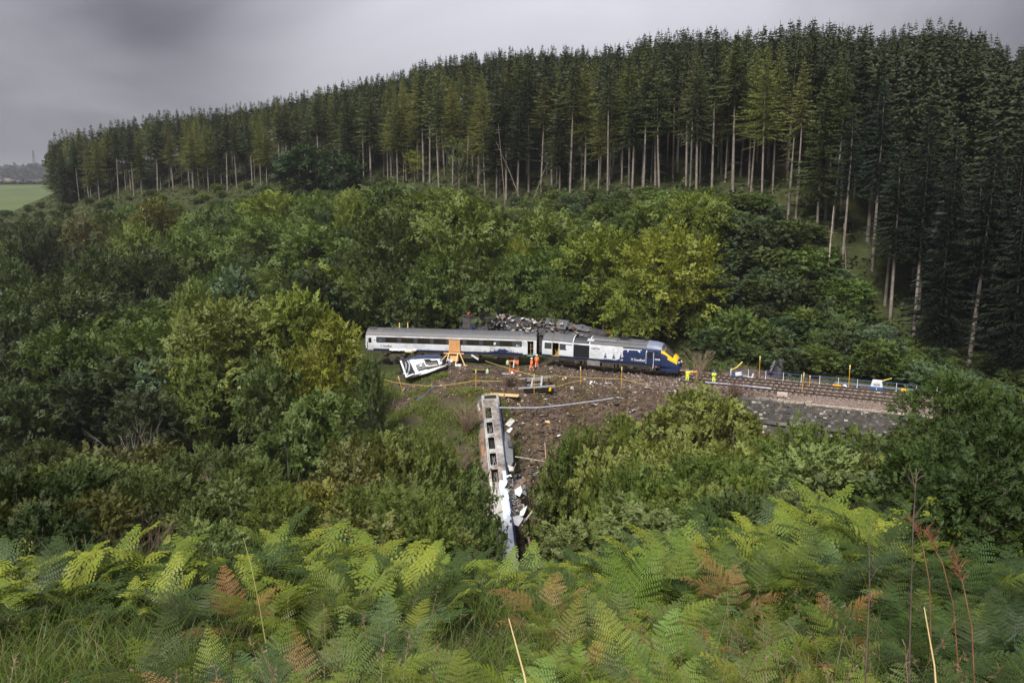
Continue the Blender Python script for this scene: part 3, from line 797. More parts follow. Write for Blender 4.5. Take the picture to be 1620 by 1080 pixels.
BL['ash2'] = broadleaf(38, 12, 8, 16, 38, 0.32, 34, 1.0, lift=0.5, width=0.55, droop=0.35, rlobe=0.19, aspect=0.55)
BL['round1'] = broadleaf(39, 9, 10, 17, 38, 0.33, 32, 1.2, base=0.05, lift=0.3, width=0.5, rlobe=0.24)
BL['round2'] = broadleaf(40, 9, 9, 15, 38, 0.33, 32, 1.2, base=0.05, lift=0.5, width=0.45, rlobe=0.25)
BL['thin1'] = broadleaf(41, 10, 6, 12, 12, 0.24, 22, 1.3, base=0.3, lift=0.9, width=0.4, rlobe=0.2, trunk_r=0.11)
BL['shrub1'] = broadleaf(42, 5, 5.5, 14, 38, 0.22, 26, .8, base=0.04, lift=0.35, width=0.3, rlobe=0.23, trunk_r=0.07)
BL['shrub2'] = broadleaf(43, 5, 5.0, 13, 40, 0.21, 26, 0.7, base=0.04, lift=0.4, width=0.36, rlobe=0.22, trunk_r=0.07)
BL['shrub3'] = broadleaf(44, 5, 6.0, 15, 32, 0.27, 22, 0.75, base=0.04, lift=0.3, width=0.5, rlobe=0.22, trunk_r=0.07)
BL['spruce_s'] = SPR['full']
h0s = {k: 14.0 for k in BL}; h0s.update({'ash1': 12.0, 'ash2': 12.0, 'round1': 9.0, 'round2': 9.0, 'thin1': 10.0, 'shrub1': 5.0, 'shrub2': 5.0, 'shrub3': 5.0, 'spruce_s': H0})
w0s = {'beech1': 12, 'beech2': 11, 'beech3': 13, 'beech4': 10, 'fine1': 13, 'fine2': 11, 'ash1': 9, 'ash2': 8, 'round1': 10, 'round2': 9, 'thin1': 6, 'shrub1': 5.5, 'shrub2': 5, 'shrub3': 6, 'spruce_s': 7.6}

G_DARK = (0.055, 0.078, 0.025, 0.04); G_DEEP = (0.089, 0.124, 0.035, 0.12); G_MID = (0.110, 0.158, 0.036, 0.12); G_OLV = (0.140, 0.180, 0.042, 0.20)
G_YEL = (0.175, 0.215, 0.038, 0.30); G_GOLD = (0.205, 0.225, 0.034, 0.42); G_ASH = (0.107, 0.179, 0.072, 0.04); G_GREY = (0.101, 0.147, 0.077, 0.04); G_BRN = (0.107, 0.100, 0.042, 0.15)
used = []
def tree(px, top, Y, wpx, kind, col, label=None, name='broadleaf_tree', cat='tree', group=None, hmin=2.0, seed=None):
    """a tree whose crown stands over pixel column px at distance Y with its top at the given height"""
    p = at(px, top, Y); zg = gz(p.x, Y)
    h = max(hmin, p.z - zg)
    if kind.startswith('gorse') and h > 3.0: kind = 'gorse_big'
    if kind in ('shrub1', 'shrub2', 'willow') and h > 6.3: kind = ['fine1', 'ash2', 'fine2'][int(px) % 3]
    if kind == 'shrub3' and h > 6.8: kind = 'round1'
    k = kind; s = h / h0s[k]
    w = wpx / (FPX / (Y * CT - zg * ST)); ws = max(0.5 if Y > 95 or Y > 45 and 560 < px < 1000 else 0.8, min(2.6, w / (w0s[k] * s)))
    r = random.Random(seed if seed is not None else int(px * 7 + top * 13 + Y))
    used.append((p.x, Y, w / 2))
    c4 = col if len(col) == 4 else col + (0,)
    return plant(name, BL[k], p.x, Y, h * 0.97, h0s[k], None if label else 'tree', cat, group, r, c4, wscale=ws, unique=label) if label else \
        (p, zg, h, ws, r, c4)
GB = 'broadleaf trees around the crash site'
named = [
 # px, top, Y, width px, kind, colour, label
 (1065, 352, 116, 185, 'beech1', G_GOLD, 'large golden-yellow beech arching over the locomotive nose'),
 (958, 352, 121, 150, 'beech2', G_YEL, 'yellow-green beech behind the locomotive engine grille'),
 (1010, 425, 113, 120, 'beech3', G_YEL, 'low spreading beech branches directly behind the navy locomotive flank'),
 (858, 322, 133, 165, 'beech1', G_OLV, 'broad olive-green beech behind the two orange-clad workers'),
 (815, 395, 124, 110, 'beech2', G_MID, 'mid-green beech rising behind the grey wreckage'),
 (730, 308, 129, 165, 'beech4', G_OLV, 'tall feathery olive beech above the timber ramp'),
 (690, 390, 123, 110, 'beech1', G_MID, 'mid-green beech just behind the middle of the grey coach'),
 (620, 330, 127, 150, 'beech2', (0.075, 0.10, 0.028, 0.22), 'feathery light green beech behind the left half of the grey coach'),
 (655, 430, 121, 100, 'round1', G_DEEP, 'dark low tree pressed against the back of the grey coach roof'),
 (760, 440, 121, 100, 'round2', G_DEEP, 'dark tree behind the raised end of the wreckage'),
 (880, 430, 120, 110, 'beech3', G_MID, 'shaded tree behind the crumpled wreck above the coach joint'),
 (497, 352, 150, 130, 'ash1', G_MID, 'rounded mid-green tree left of the feathery light green beech'),
 (555, 300, 165, 70, 'beech4', G_YEL, 'narrow yellow-topped tree with a pointed crown above the coach left end'),
 (610, 282, 172, 130, 'round1', G_DEEP, 'dark rounded tree below the plantation above the coach'),
 (700, 296, 165, 130, 'beech2', G_OLV, 'olive tree below the plantation trunks above the ramp'),
 (430, 300, 190, 110, 'beech2', G_YEL, 'yellow-topped bushy tree at the foot of the plantation, centre left'),
 (500, 305, 180, 90, 'beech1', G_MID, 'mid-green tree at the plantation foot beside the yellow-topped tree'),
 (478, 226, 226, 110, 'ash1', (0.04, 0.07, 0.025, 0), 'rounded blue-green broadleaf tree standing in front of the plantation trunks'),
 (540, 238, 219, 90, 'round1', (0.036, 0.062, 0.022, 0), 'darker broadleaf tree in front of the plantation trunks'),
 (655, 236, 212, 48, 'thin1', G_GOLD, 'small sparse yellow tree against the plantation trunks'),
 (725, 212, 196, 60, 'thin1', (0.09, 0.12, 0.03, .1), 'slim light green tree half way up the plantation trunks'),
 (820, 372, 128, 60, 'beech2', G_GOLD, 'yellow-tipped young beech between two larger beeches'),
 (245, 308, 200, 100, 'beech1', (0.095, 0.09, 0.022, 0.4), 'bronze-yellow tree in front of the plantation at left'),
 (330, 322, 185, 100, 'round1', G_DEEP, 'low deep green tree under the plantation trunks at left'),
 (215, 345, 170, 120, 'beech2', G_OLV, 'olive tree above the left valley'),
 (300, 345, 165, 120, 'beech1', G_MID, 'mid-green tree left of centre above the pale ash'),
 (130, 338, 190, 100, 'round1', G_BRN, 'brownish-green tree at the left tip of the plantation'),
 (60, 355, 165, 130, 'beech3', (0.035, 0.042, 0.016, 0.1), 'dark brownish tree at the left above the valley'),
 (400, 335, 160, 120, 'beech2', G_MID, 'mid-green tree below the yellow-topped bushy tree'),
 (235, 385, 145, 140, 'beech3', (0.05, 0.062, 0.02, 0.15), 'wide muted green tree beyond the valley meadow'),
 (150, 380, 140, 120, 'beech1', G_DARK, 'dark tree on the left slope above the feathery valley beech'),
 (85, 428, 122, 200, 'beech3', (0.052, 0.072, 0.018, 0.2), 'broad feathery beech at the left of the valley'),
 (15, 400, 135, 120, 'beech1', G_DARK, 'dark tree cut by the left edge of the photo'),
 (10, 470, 112, 130, 'round1', G_DARK, 'dark round tree low at the left edge of the photo'),
 (45, 532, 98, 150, 'round1', (0.032, 0.044, 0.014, 0.0), 'dark brownish round tree below the feathery valley beech'),
 (110, 590, 88, 150, 'round2', (0.028, 0.042, 0.014, 0.0), 'dark round bushy tree in the lower left valley'),
 (15, 600, 80, 160, 'round1', G_DARK, 'very dark tree at the lower left edge of the photo'),
 (165, 548, 104, 120, 'round2', G_GREY, 'grey-green round bush above the valley willow'),
 (245, 470, 128, 100, 'ash2', G_DEEP, 'deep green tree beside the small valley meadow'),
 (300, 442, 104, 90, 'fine2', G_OLV, 'olive tree left of the pale ash crown'),
 (372, 420, 108, 110, 'ash1', G_GREY, 'pale grey-green ash with a rounded crown left of the coach'),
 (362, 462, 93, 230, 'fine1', (0.150, 0.172, 0.040, 0.18), 'very large olive beech filling the middle of the left valley'),
 (462, 452, 94, 150, 'fine2', G_YEL, 'bright yellow-green beech just left of the grey coach'),
 (520, 492, 93, 90, 'fine2', G_GOLD, 'golden young beech touching the left end of the grey coach'),
 (478, 545, 86, 110, 'fine1', (0.15, 0.155, 0.02, 0.44), 'yellow-leaved tree hanging over the bank left of the coach'),
 (420, 560, 84, 130, 'fine1', G_DEEP, 'deep green shaded beech below the very large olive beech'),
 (320, 560, 88, 120, 'fine2', G_OLV, 'olive drooping beech at the lower left of the very large olive beech'),
 (250, 560, 92, 90, 'round2', G_GREY, 'grey-green bush between the meadow and the olive beech'),
 (505, 612, 71, 120, 'ash1', (0.125, 0.175, 0.046, 0.05), 'fresh light green ash standing alone below the coach left end'),
 (455, 660, 68, 80, 'ash2', (0.110, 0.155, 0.042, 0.05), 'smaller light green ash at the lower left of the fresh light ash'),
 (222, 612, 84, 120, 'fine2', (0.05, 0.062, 0.024, 0), 'dull green multi-stemmed willow in the left valley'),
 (585, 560, 88, 60, 'fine2', G_DEEP, 'shaded tree with dead twigs under the coach left end'),
 (1330, 487, 108, 100, 'thin1', (0.085, 0.13, 0.045, 0.05), 'pale slender birch behind the blue railing'),
 (1295, 520, 107, 60, 'thin1', G_MID, 'small slender birch left of the pale birch'),
 (1390, 535, 100, 70, 'ash2', G_MID, 'fresh green young tree behind the white generator'),
 (1092, 290, 138, 50, 'spruce_s', (0.020, 0.040, 0.022, 0), 'small dark cone-shaped spruce above the golden beech'),
 (1255, 345, 128, 90, 'round1', G_DEEP, 'dark green bush at the foot of the thick bare trunk'),
 (1150, 330, 135, 100, 'round2', G_MID, 'fresh green bush on the bank right of the small spruce'),
 (1052, 300, 148, 110, 'round1', G_MID, 'green thicket left of the small dark spruce'),
 (965, 322, 150, 100, 'round2', G_DEEP, 'green thicket at the plantation foot above the locomotive'),
 (885, 345, 142, 80, 'round1', G_GREY, 'grey-green willow between olive and yellow-green beeches'),
 (1355, 560, 101, 80, 'round1', G_DEEP, 'low dark bush behind the railing right of the pale birch'),
 (1170, 470, 117, 90, 'spruce_s', (0.028, 0.048, 0.022, 0), 'young spruce on the bank right of the golden beech'),
 (1245, 500, 113, 100, 'round1', (0.04, 0.07, 0.026, 0), 'round green bush above the grey tarpaulin heap'),
]
for t in named:
    tree(*t[:6], label=t[6], group=GB)

# fill: the bank between the railway and the plantation, and the valley at the left
LIM = np.array([(-200, 365), (0, 352), (100, 342), (200, 318), (250, 312), (330, 328), (420, 303), (560, 292), (640, 300), (700, 292), (780, 330), (860, 327), (960, 352), (1000, 325), (1060, 305), (1110, 290), (1160, 320), (1240, 352), (1300, 400), (1360, 470), (1400, 520), (1480, 585), (1700, 620)], float)
rg = random.Random(5)
def near_used(x, y, r):
    return any((x - a) ** 2 + (y - b) ** 2 < (r + 0.45 * c) ** 2 for a, b, c in used)
cnt = 0
for Yi, Xi, PS in [(a, b, 0) for a in range(62) for b in range(60)] + [(a, b, 1) for a in range(80) for b in range(90)]:
    if True:
        y = 92 + Yi * 4.6 * (1 + Yi * 0.012) + rg.uniform(-2, 2); x = -170 + Xi * 5.2 + rg.uniform(-2.4, 2.4)
        if PS: y = 96 + Yi * 2.6 + rg.uniform(-1, 1); x = -165 + Xi * 2.9 + rg.uniform(-1.2, 1.2)
        if y > edge_y(x) + 1 or abs(x) > 0.62 * y + 8: continue
        u = (x - T0.x) * TD.x + (y - T0.y) * TD.y; s = (x - T0.x) * TN.x + (y - T0.y) * TN.y
        if s < 9.5 and x > -30: continue
        if -32 < x < 20 and y < 118.5: continue
        if x > 35 and s < 10: continue
        zg = gz(x, y); px, py = pix(x, y, zg)
        if 150 < px < 270 and 520 < py < 560: continue       # the small meadow
        bank = px > 1110
        de = edge_y(x) - y
        if PS and not bank and de > 26: continue
        if bank: h = rg.uniform(3.2, 6.5) if not PS else rg.uniform(2.2, 4.5)
        elif de < 16: h = rg.uniform(2.5, 6)
        else: h = rg.uniform(8, 13.5)
        lim = float(np.interp(px, LIM[:, 0], LIM[:, 1])) + rg.uniform(0, 14)
        hmax = at(px, lim, y).z - zg
        h = min(h, hmax) if not (PS or de < 16) else max(min(h, hmax), rg.uniform(1.7, 2.8))
        if 'NB' not in globals(): NB = [0, 0]
        if NB[0 if h < 5 else 1] >= 285: continue
        if h < 1.6: continue
        if near_used(x, y, (0.9 if PS else 1.3) if bank else (1.3 if de < 26 else 2.6)): continue
        if cnt >= 520: break
        if bank:
            kind = rg.choice(['round1', 'round2', 'ash2', 'shrub1', 'shrub3', 'ash2', 'spruce_s' if rg.random() < 0.25 else 'round1'])
            cols = [('mid-green', G_MID), ('dark green', G_DEEP), ('grey-green', G_GREY), ('blue-green', (0.066, 0.092, 0.036, 0.0))]
        elif de < 16:
            kind = rg.choice(['round1', 'round2', 'ash1', 'shrub1', 'beech2'])
            cols = [('mid-green', G_MID), ('dark green', G_DEEP), ('grey-green', G_GREY), ('olive', G_OLV)]
        else:
            kind = rg.choice(['beech1', 'beech2', 'beech3', 'beech4', 'ash1', 'round1'])
            cols = [('mid-green', G_MID), ('dark green', G_DEEP), ('dark green', G_DARK), ('olive', G_OLV), ('mid-green', G_MID)]
            if px > 420: cols += [('yellow-green', G_YEL), ('olive', G_OLV)]
        word, c = rg.choice(cols)
        if px < 200: c = tuple(v * 0.62 for v in c[:3]) + (c[3],)  # darkening towards the left frame edge is painted into the leaf colour
        small = h < 5
        nm = 'young_spruce' if kind == 'spruce_s' else ('bush' if small else 'broadleaf_tree')
        w = rg.uniform(0.9, 1.35) * (1.5 if small and kind != 'spruce_s' else 1.0)
        zone_t = zone(px, ZONES_FAR)
        row = 'just below the plantation' if de < 20 else ('near the railway' if s < 24 else 'half way up the bank')
        if px < 450 and s > 24 and de >= 20: row = 'in the left valley' if py > 480 else 'on the left slope'
        lab = word + ' ' + ('young spruce' if nm == 'young_spruce' else ('bush' if small else 'tree')) + ' ' + row + ' ' + zone_t
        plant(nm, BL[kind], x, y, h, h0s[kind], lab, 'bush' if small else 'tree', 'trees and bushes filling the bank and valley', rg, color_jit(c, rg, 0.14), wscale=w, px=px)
        used.append((x, y, h * 0.35)); cnt += 1; NB[0 if h < 5 else 1] += 1
print('fill trees', cnt, NB)

# distant woods, hedge line, single tree and pylon at the far left
def blob_wood(name, pts, label, col, hs=(7, 10), seed=0, n=900, big=2.2):
    rng = np.random.RandomState(seed); T = [spray(rng, 3.2 * big / 2.2, 10, big, 1.6 * big / 2.2, 0.2, aspect=0.9) for _ in range(3)]
    P = []
    for (x, y, r) in pts:
        k = max(6, int(n * r / 100.0)); q = rng.randn(k, 2) * r * 0.5
        xx = x + q[:, 0]; yy = y + q[:, 1]; P.append(np.stack([xx, yy, ground(xx, yy) + rng.rand(k) * rng.uniform(*hs)], 1))
    P = np.concatenate(P); D = rng.randn(len(P), 3); D[:, 2] = abs(D[:, 2])
    o = bpy.data.objects.new(name, quads_mesh(name, put_sprays(rng, T, P, D), M['leaf'])); COL.objects.link(o); o.color = col
    return tag(o, label, 'wood', kind='stuff')
blob_wood('distant_wood', [(-0.60 * 620 + i * 9, 600 + (i % 5) * 8 - i * 1.2, 14) for i in range(34)], 'dark scrubby wood along the lower edge of the distant green field', (0.030, 0.040, 0.018, 0.1), (2, 7), 1, 700)
blob_wood('far_hill_wood', [(-0.66 * 2560 + i * 34, 2480 + (i % 4) * 60, 60) for i in range(30)] + [(-0.575 * 2200 + i * 24, 2060 + (i % 5) * 95, 60) for i in range(0, 12)], 'dark woodland along the skyline of the far hill', (0.022, 0.030, 0.020, 0.0), (8, 16), 2, 190, 8)
blob_wood('far_hedge', [(-0.66 * 1160 + i * 12, 1160, 7) for i in range(36)], 'thin dark hedge along the top of the distant green field', (0.022, 0.030, 0.018, 0.0), (1, 4), 3, 700)
plant('field_tree', BL['round1'], at(14, 320, 585).x, 585, 9, 9.0, None, 'tree', None, rg, (0.022, 0.03, 0.016, 0), unique='small dark round tree alone at the foot of the distant green field', wscale=0.9)
p = at(54, 258, 2500); zg = gz(p.x, 2500)
py_ = empty('lattice_pylon', (p.x, 2500, zg)); mb = MB(); hp = at(54, 238, 2500).z - zg; w = 4.5
for sx in (-1, 1):
    for sy in (-1, 1): mb.tube([(sx * w, sy * w, 0), (sx * .8, sy * .8, hp)], 0.45, 4)
mb.build('leg', M['dark'], py_)
mb = MB()
for i in range(8):
    z0 = hp * i / 8; z1 = hp * (i + 1) / 8; a = w * (1 - i / 8) + .8; b = w * (1 - (i + 1) / 8) + .8
    for sx in (-1, 1): mb.tube([(sx * a, 0, z0), (-sx * b, 0, z1)], 0.25, 3)
mb.build('lattice', M['dark'], py_)
mb = MB()
for f in (0.7, 0.82, 0.94): mb.box((0, 0, hp * f), (8, 0.7, 0.7))
mb.build('cross_arm', M['dark'], py_)
tag(py_, 'tiny lattice pylon on the skyline of the far hill', 'pylon')

# ================================================================== SHRUBS AND GORSE ON THE NEAR SLOPES
BL['gorse1'] = broadleaf(51, 2.4, 3.4, 15, 52, 0.12, 26, 0.40, base=0.06, lift=0.8, width=0.20, rlobe=0.19, trunk_r=0.05, aspect=0.36, mat=M['needle'])
BL['gorse2'] = broadleaf(52, 2.4, 3.0, 13, 56, 0.12, 26, 0.36, base=0.06, lift=1.1, width=0.20, rlobe=0.20, trunk_r=0.05, aspect=0.28, mat=M['needle'])
BL['gorse3'] = broadleaf(53, 2.4, 3.8, 17, 46, 0.14, 24, 0.46, base=0.06, lift=0.5, width=0.22, rlobe=0.17, trunk_r=0.05, aspect=0.3, mat=M['needle'])
BL['gorse_big'] = broadleaf(57, 5.0, 6.6, 30, 58, 0.12, 26, 0.46, base=0.04, lift=0.6, width=0.24, rlobe=0.13, trunk_r=0.07, aspect=0.36, mat=M['needle'])
h0s['gorse_big'] = 5.0; w0s['gorse_big'] = 6.6
for k in ('gorse1', 'gorse2', 'gorse3'): h0s[k] = 2.4
w0s.update({'gorse1': 3.4, 'gorse2': 3.0, 'gorse3': 3.8})
BL['willow'] = broadleaf(54, 5, 6, 15, 38, 0.17, 28, .75, base=0.05, lift=.5, width=0.3, rlobe=0.2, trunk_r=0.05, aspect=0.42)
h0s['willow'] = 5.0; w0s['willow'] = 6
S_GORSE = (0.050, 0.078, 0.028, 0.0); S_DKG = (0.026, 0.044, 0.016, 0.0); S_BLU = (0.060, 0.088, 0.046, 0.0); S_OCH = (0.12, 0.115, 0.035, 0.3)
GS = 'shrubs on the near slopes and below the railway'
near = [
 (1510, 588, 27, 170, 'gorse3', (0.057, 0.087, 0.022, 0.00), 'big round dark gorse bush hiding the right end of the railway'),
 (1570, 606, 28, 110, 'gorse3', (0.050, 0.075, 0.019, 0.00), 'dark gorse bush directly right of the big round gorse'),
 (1585, 655, 20, 260, 'gorse1', (0.040, 0.063, 0.017, 0.00), 'dark spiky gorse mass at the right edge of the photo'),
 (1465, 700, 24, 170, 'gorse2', (0.050, 0.078, 0.021, 0.00), 'dark gorse bush under the big round gorse'),
 (1560, 760, 14, 260, 'gorse3', (0.030, 0.048, 0.013, 0.00), 'almost black gorse bush at the lower right edge'),
 (1640, 640, 24, 150, 'gorse1', (0.034, 0.054, 0.016, 0.00), 'dark gorse cut by the right edge of the photo'),
 (1405, 745, 34, 140, 'gorse3', (0.057, 0.078, 0.022, 0.00), 'dark gorse below the right part of the stone wall'),
 (960, 700, 76, 80, 'shrub3', (0.190, 0.215, 0.051, 0.05), 'light green bush on the slope right of the narrow dark bush'),
 (1020, 686, 74, 120, 'ash1', (0.190, 0.215, 0.051, 0.05), 'bright leafy bush in the middle of the centre right thicket'),
 (968, 795, 50, 80, 'shrub3', (0.127, 0.168, 0.030, 0.05), 'leafy bush just right of the crumpled wreckage foot'),
 (1060, 745, 52, 120, 'shrub2', (0.120, 0.168, 0.033, 0.05), 'leafy bush above the blue-green gorse tuft'),
 (640, 668, 84, 80, 'shrub3', (0.150, 0.185, 0.045, 0.15), 'bright yellow-green bush on the grass right of the leaning dead branches'),
 (742, 735, 74, 42, 'shrub3', (0.110, 0.150, 0.040, 0.10), 'narrow leafy bush overlapping the middle left edge of the burnt carriage'),
 (750, 800, 60, 46, 'shrub3', (0.095, 0.135, 0.036, 0.05), 'narrow leafy bush overlapping the lower left edge of the burnt carriage'),
 (702, 690, 80, 75, 'shrub1', (0.134, 0.155, 0.030, 0.10), 'green bush between the grass slope and the burnt carriage roof'),
 (596, 682, 78, 95, 'ash2', (0.146, 0.170, 0.034, 0.10), 'light green bush just right of the fresh light ash'),
 (886, 712, 79, 60, 'shrub3', (0.112, 0.140, 0.030, 0.05), 'green bush low on the burnt earth right of the bare saplings'),
 (930, 668, 86, 75, 'shrub1', (0.134, 0.160, 0.034, 0.05), 'light green bush on the upper right of the bare earth slope'),
 (985, 652, 89, 75, 'shrub2', (0.140, 0.165, 0.038, 0.05), 'pale bush below the barrier tape right end'),
 (1400, 682, 62, 90, 'shrub3', (0.067, 0.093, 0.022, 0.00), 'dark shrub in front of the right end of the wall'),
 (1352, 674, 68, 105, 'shrub1', (0.115, 0.160, 0.027, 0.10), 'fresh green shrub covering the foot of the stone wall, right one'),
 (1278, 664, 70, 105, 'shrub2', (0.107, 0.152, 0.027, 0.10), 'fresh green shrub covering the foot of the stone wall, left one'),
 (1310, 720, 58, 120, 'shrub3', (0.091, 0.137, 0.024, 0.05), 'leafy shrub below the two fresh green wall shrubs'),
 (1230, 730, 52, 120, 'shrub1', (0.095, 0.134, 0.027, 0.05), 'mixed leafy shrub in the hollow below the wall'),
 (1212, 682, 72, 60, 'willow', (0.124, 0.152, 0.028, 0.05), 'thin shrub at the broken left end of the wall'),
 (1105, 606, 84, 140, 'fine2', (0.190, 0.215, 0.051, 0.05), 'pale green willow in front of the yellow-clad workers'),
 (1165, 628, 80, 110, 'ash2', (0.190, 0.215, 0.051, 0.05), 'pale green willow right of the yellow-clad workers'),
 (1045, 640, 84, 100, 'ash2', (0.190, 0.215, 0.051, 0.05), 'pale green bush below the locomotive nose'),
 (990, 665, 82, 70, 'willow', (0.129, 0.160, 0.028, 0.05), 'thin green bush on the bare slope below the locomotive'),
 (1080, 690, 70, 160, 'fine1', (0.190, 0.215, 0.051, 0.05), 'large leafy bush on the slope under the pale willows'),
 (1165, 696, 66, 120, 'ash1', (0.190, 0.215, 0.051, 0.05), 'leafy bush between the pale willow and the wall'),
 (905, 682, 79, 52, 'willow', (0.088, 0.122, 0.022, 0.00), 'narrow dark green bush on the bare earth slope'),
 (958, 740, 68, 80, 'ash2', (0.116, 0.145, 0.026, 0.00), 'green bush at the foot of the bare earth slope'),
 (1010, 730, 62, 90, 'shrub2', (0.111, 0.152, 0.033, 0.00), 'leafy bush above the fern crest at centre right'),
 (1130, 716, 36, 110, 'gorse1', (0.099, 0.143, 0.030, 0.00), 'rounded gorse at centre right above the large ferns'),
 (1185, 752, 33, 90, 'gorse2', (0.100, 0.134, 0.022, 0.00), 'smaller gorse right of the rounded gorse'),
 (1000, 785, 27, 110, 'gorse2', (0.102, 0.140, 0.034, 0.00), 'blue-green gorse tuft behind the centre right ferns'),
 (1080, 765, 31, 90, 'gorse3', (0.099, 0.128, 0.026, 0.00), 'gorse between the blue-green tuft and the rounded gorse'),
 (655, 776, 29, 125, 'gorse1', (0.102, 0.131, 0.031, 0.00), 'round blue-green gorse left of the burnt carriage'),
 (672, 812, 26, 80, 'gorse2', (0.106, 0.140, 0.029, 0.00), 'lower front gorse left of the burnt carriage'),
 (590, 765, 32, 80, 'gorse3', (0.093, 0.122, 0.026, 0.00), 'gorse behind the round blue-green gorse'),
 (560, 742, 40, 110, 'shrub3', S_OCH, 'ochre-green bush left of the round blue-green gorse'),
 (490, 758, 33, 110, 'shrub3', (0.167, 0.165, 0.033, 0.25), 'yellowish bush above the left ferns'),
 (620, 700, 56, 120, 'ash2', (0.115, 0.131, 0.030, 0.10), 'twiggy green bush on the slope left of the burnt carriage'),
 (686, 692, 62, 90, 'willow', (0.107, 0.134, 0.029, 0.10), 'loose green bush beside the upper burnt carriage'),
 (684, 748, 50, 70, 'shrub3', (0.091, 0.122, 0.027, 0.05), 'dark loose bush overlapping the lower burnt carriage'),
 (560, 690, 60, 110, 'willow', (0.123, 0.129, 0.037, 0.15), 'twiggy bush right of the fresh light ash'),
 (640, 745, 44, 110, 'willow', (0.099, 0.120, 0.029, 0.10), 'twiggy bush above the round blue-green gorse'),
 (395, 728, 37, 150, 'gorse1', (0.082, 0.110, 0.026, 0.00), 'blue-green gorse in the middle of the left slope'),
 (330, 700, 42, 130, 'gorse3', (0.071, 0.093, 0.029, 0.00), 'dark gorse left of the blue-green left slope gorse'),
 (235, 745, 28, 150, 'gorse3', (0.060, 0.075, 0.020, 0.05), 'gorse with brown dead stems on the left slope'),
 (120, 735, 29, 170, 'gorse1', (0.044, 0.066, 0.018, 0.00), 'dark gorse on the left slope near the photo edge'),
 (20, 745, 26, 150, 'gorse2', (0.034, 0.051, 0.014, 0.00), 'dark gorse at the left edge of the photo'),
 (60, 820, 19, 190, 'gorse3', (0.030, 0.045, 0.013, 0.00), 'almost black gorse low at the left edge'),
 (320, 790, 26, 120, 'gorse2', (0.060, 0.078, 0.022, 0.05), 'olive gorse behind the left ferns'),
 (440, 770, 29, 100, 'gorse2', (0.088, 0.110, 0.022, 0.00), 'gorse right of the olive gorse'),
 (255, 690, 50, 130, 'shrub3', (0.099, 0.101, 0.030, 0.10), 'dull olive bush above the brown-stemmed gorse'),
 (150, 700, 46, 130, 'shrub3', (0.083, 0.085, 0.027, 0.10), 'brownish bush in the lower left hollow'),
 (60, 690, 52, 130, 'shrub1', (0.057, 0.069, 0.020, 0.00), 'dark bush in the lower left hollow'),
]
nplants = len(used)
for t in near:
    tree(*t[:6], label=t[6], group=GS, name='gorse_bush' if t[4].startswith('gorse') else 'shrub', cat='bush')
# smaller unnamed shrubs between them
T2 = np.array([(-200, 715), (0, 712), (150, 705), (250, 700), (330, 690), (430, 700), (520, 700), (600, 690), (640, 665), (735, 665), (742, 880), (872, 880), (880, 740), (940, 700), (1000, 660), (1050, 640), (1090, 630), (1180, 650), (1215, 695), (1290, 690), (1400, 700), (1440, 640), (1700, 640)], float)
cnt = 0
for Yi in range(26):
    for Xi in range(44):
        y = 25 + Yi * 2.9 + rg.uniform(-1.2, 1.2); x = -66 + Xi * 3.2 + rg.uniform(-1.5, 1.5)
        if y > 95 or abs(x) > 0.63 * y + 3: continue
        if y > 74 and -3 < x < 10: continue
        if y > 86 and x > -8 and x < 12: continue
        if y > 91 and x > -8 and x < 30: continue
        s = (x - T0.x) * TN.x + (y - T0.y) * TN.y
        if s > -8 and x > 10: continue
        zg = gz(x, y); px, py = pix(x, y, zg)
        if 728 < px < 862 and 26 < y < 84: continue
        if py > 1010: continue
        if 60 < px < 175 and 680 < py < 715: continue
        lim = float(np.interp(px, T2[:, 0], T2[:, 1])) + rg.uniform(0, 30)
        h = min(rg.uniform(1.8, 4.6) if y > 45 else rg.uniform(1.3, 2.6), at(px, lim, y).z - zg)
        if h < 0.9 or near_used(x, y, 0.9): continue
        kind = rg.choice(['willow', 'shrub1', 'shrub2', 'shrub3', 'shrub1']) if y > 42 else rg.choice(['gorse1', 'gorse2', 'gorse3', 'shrub3'])
        word, c = rg.choice([('green', (0.115, 0.150, 0.036, 0.1)), ('dark green', (0.066, 0.094, 0.028, 0.05)), ('olive', (0.130, 0.138, 0.038, 0.2)), ('pale green', (0.135, 0.170, 0.055, 0.1))])
        if px < 260 or px > 1380: c = tuple(v * 0.6 for v in c[:3]) + (c[3],); word = 'dark ' + word.replace('dark ', '')  # light falloff at both frame edges put into the shrub colour
        if cnt >= 230: break
        nm = 'gorse_bush' if kind.startswith('gorse') else 'shrub'
        lab = word + ' ' + ('gorse' if nm == 'gorse_bush' else 'shrub') + ' ' + ('on the near slope' if y < 50 else 'in the hollow') + ' ' + zone(px, ZONES_NEAR)
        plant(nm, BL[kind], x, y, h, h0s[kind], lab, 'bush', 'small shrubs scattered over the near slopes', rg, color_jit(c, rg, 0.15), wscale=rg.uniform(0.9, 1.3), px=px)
        used.append((x, y, h * 0.4)); cnt += 1
print('small shrubs', cnt)

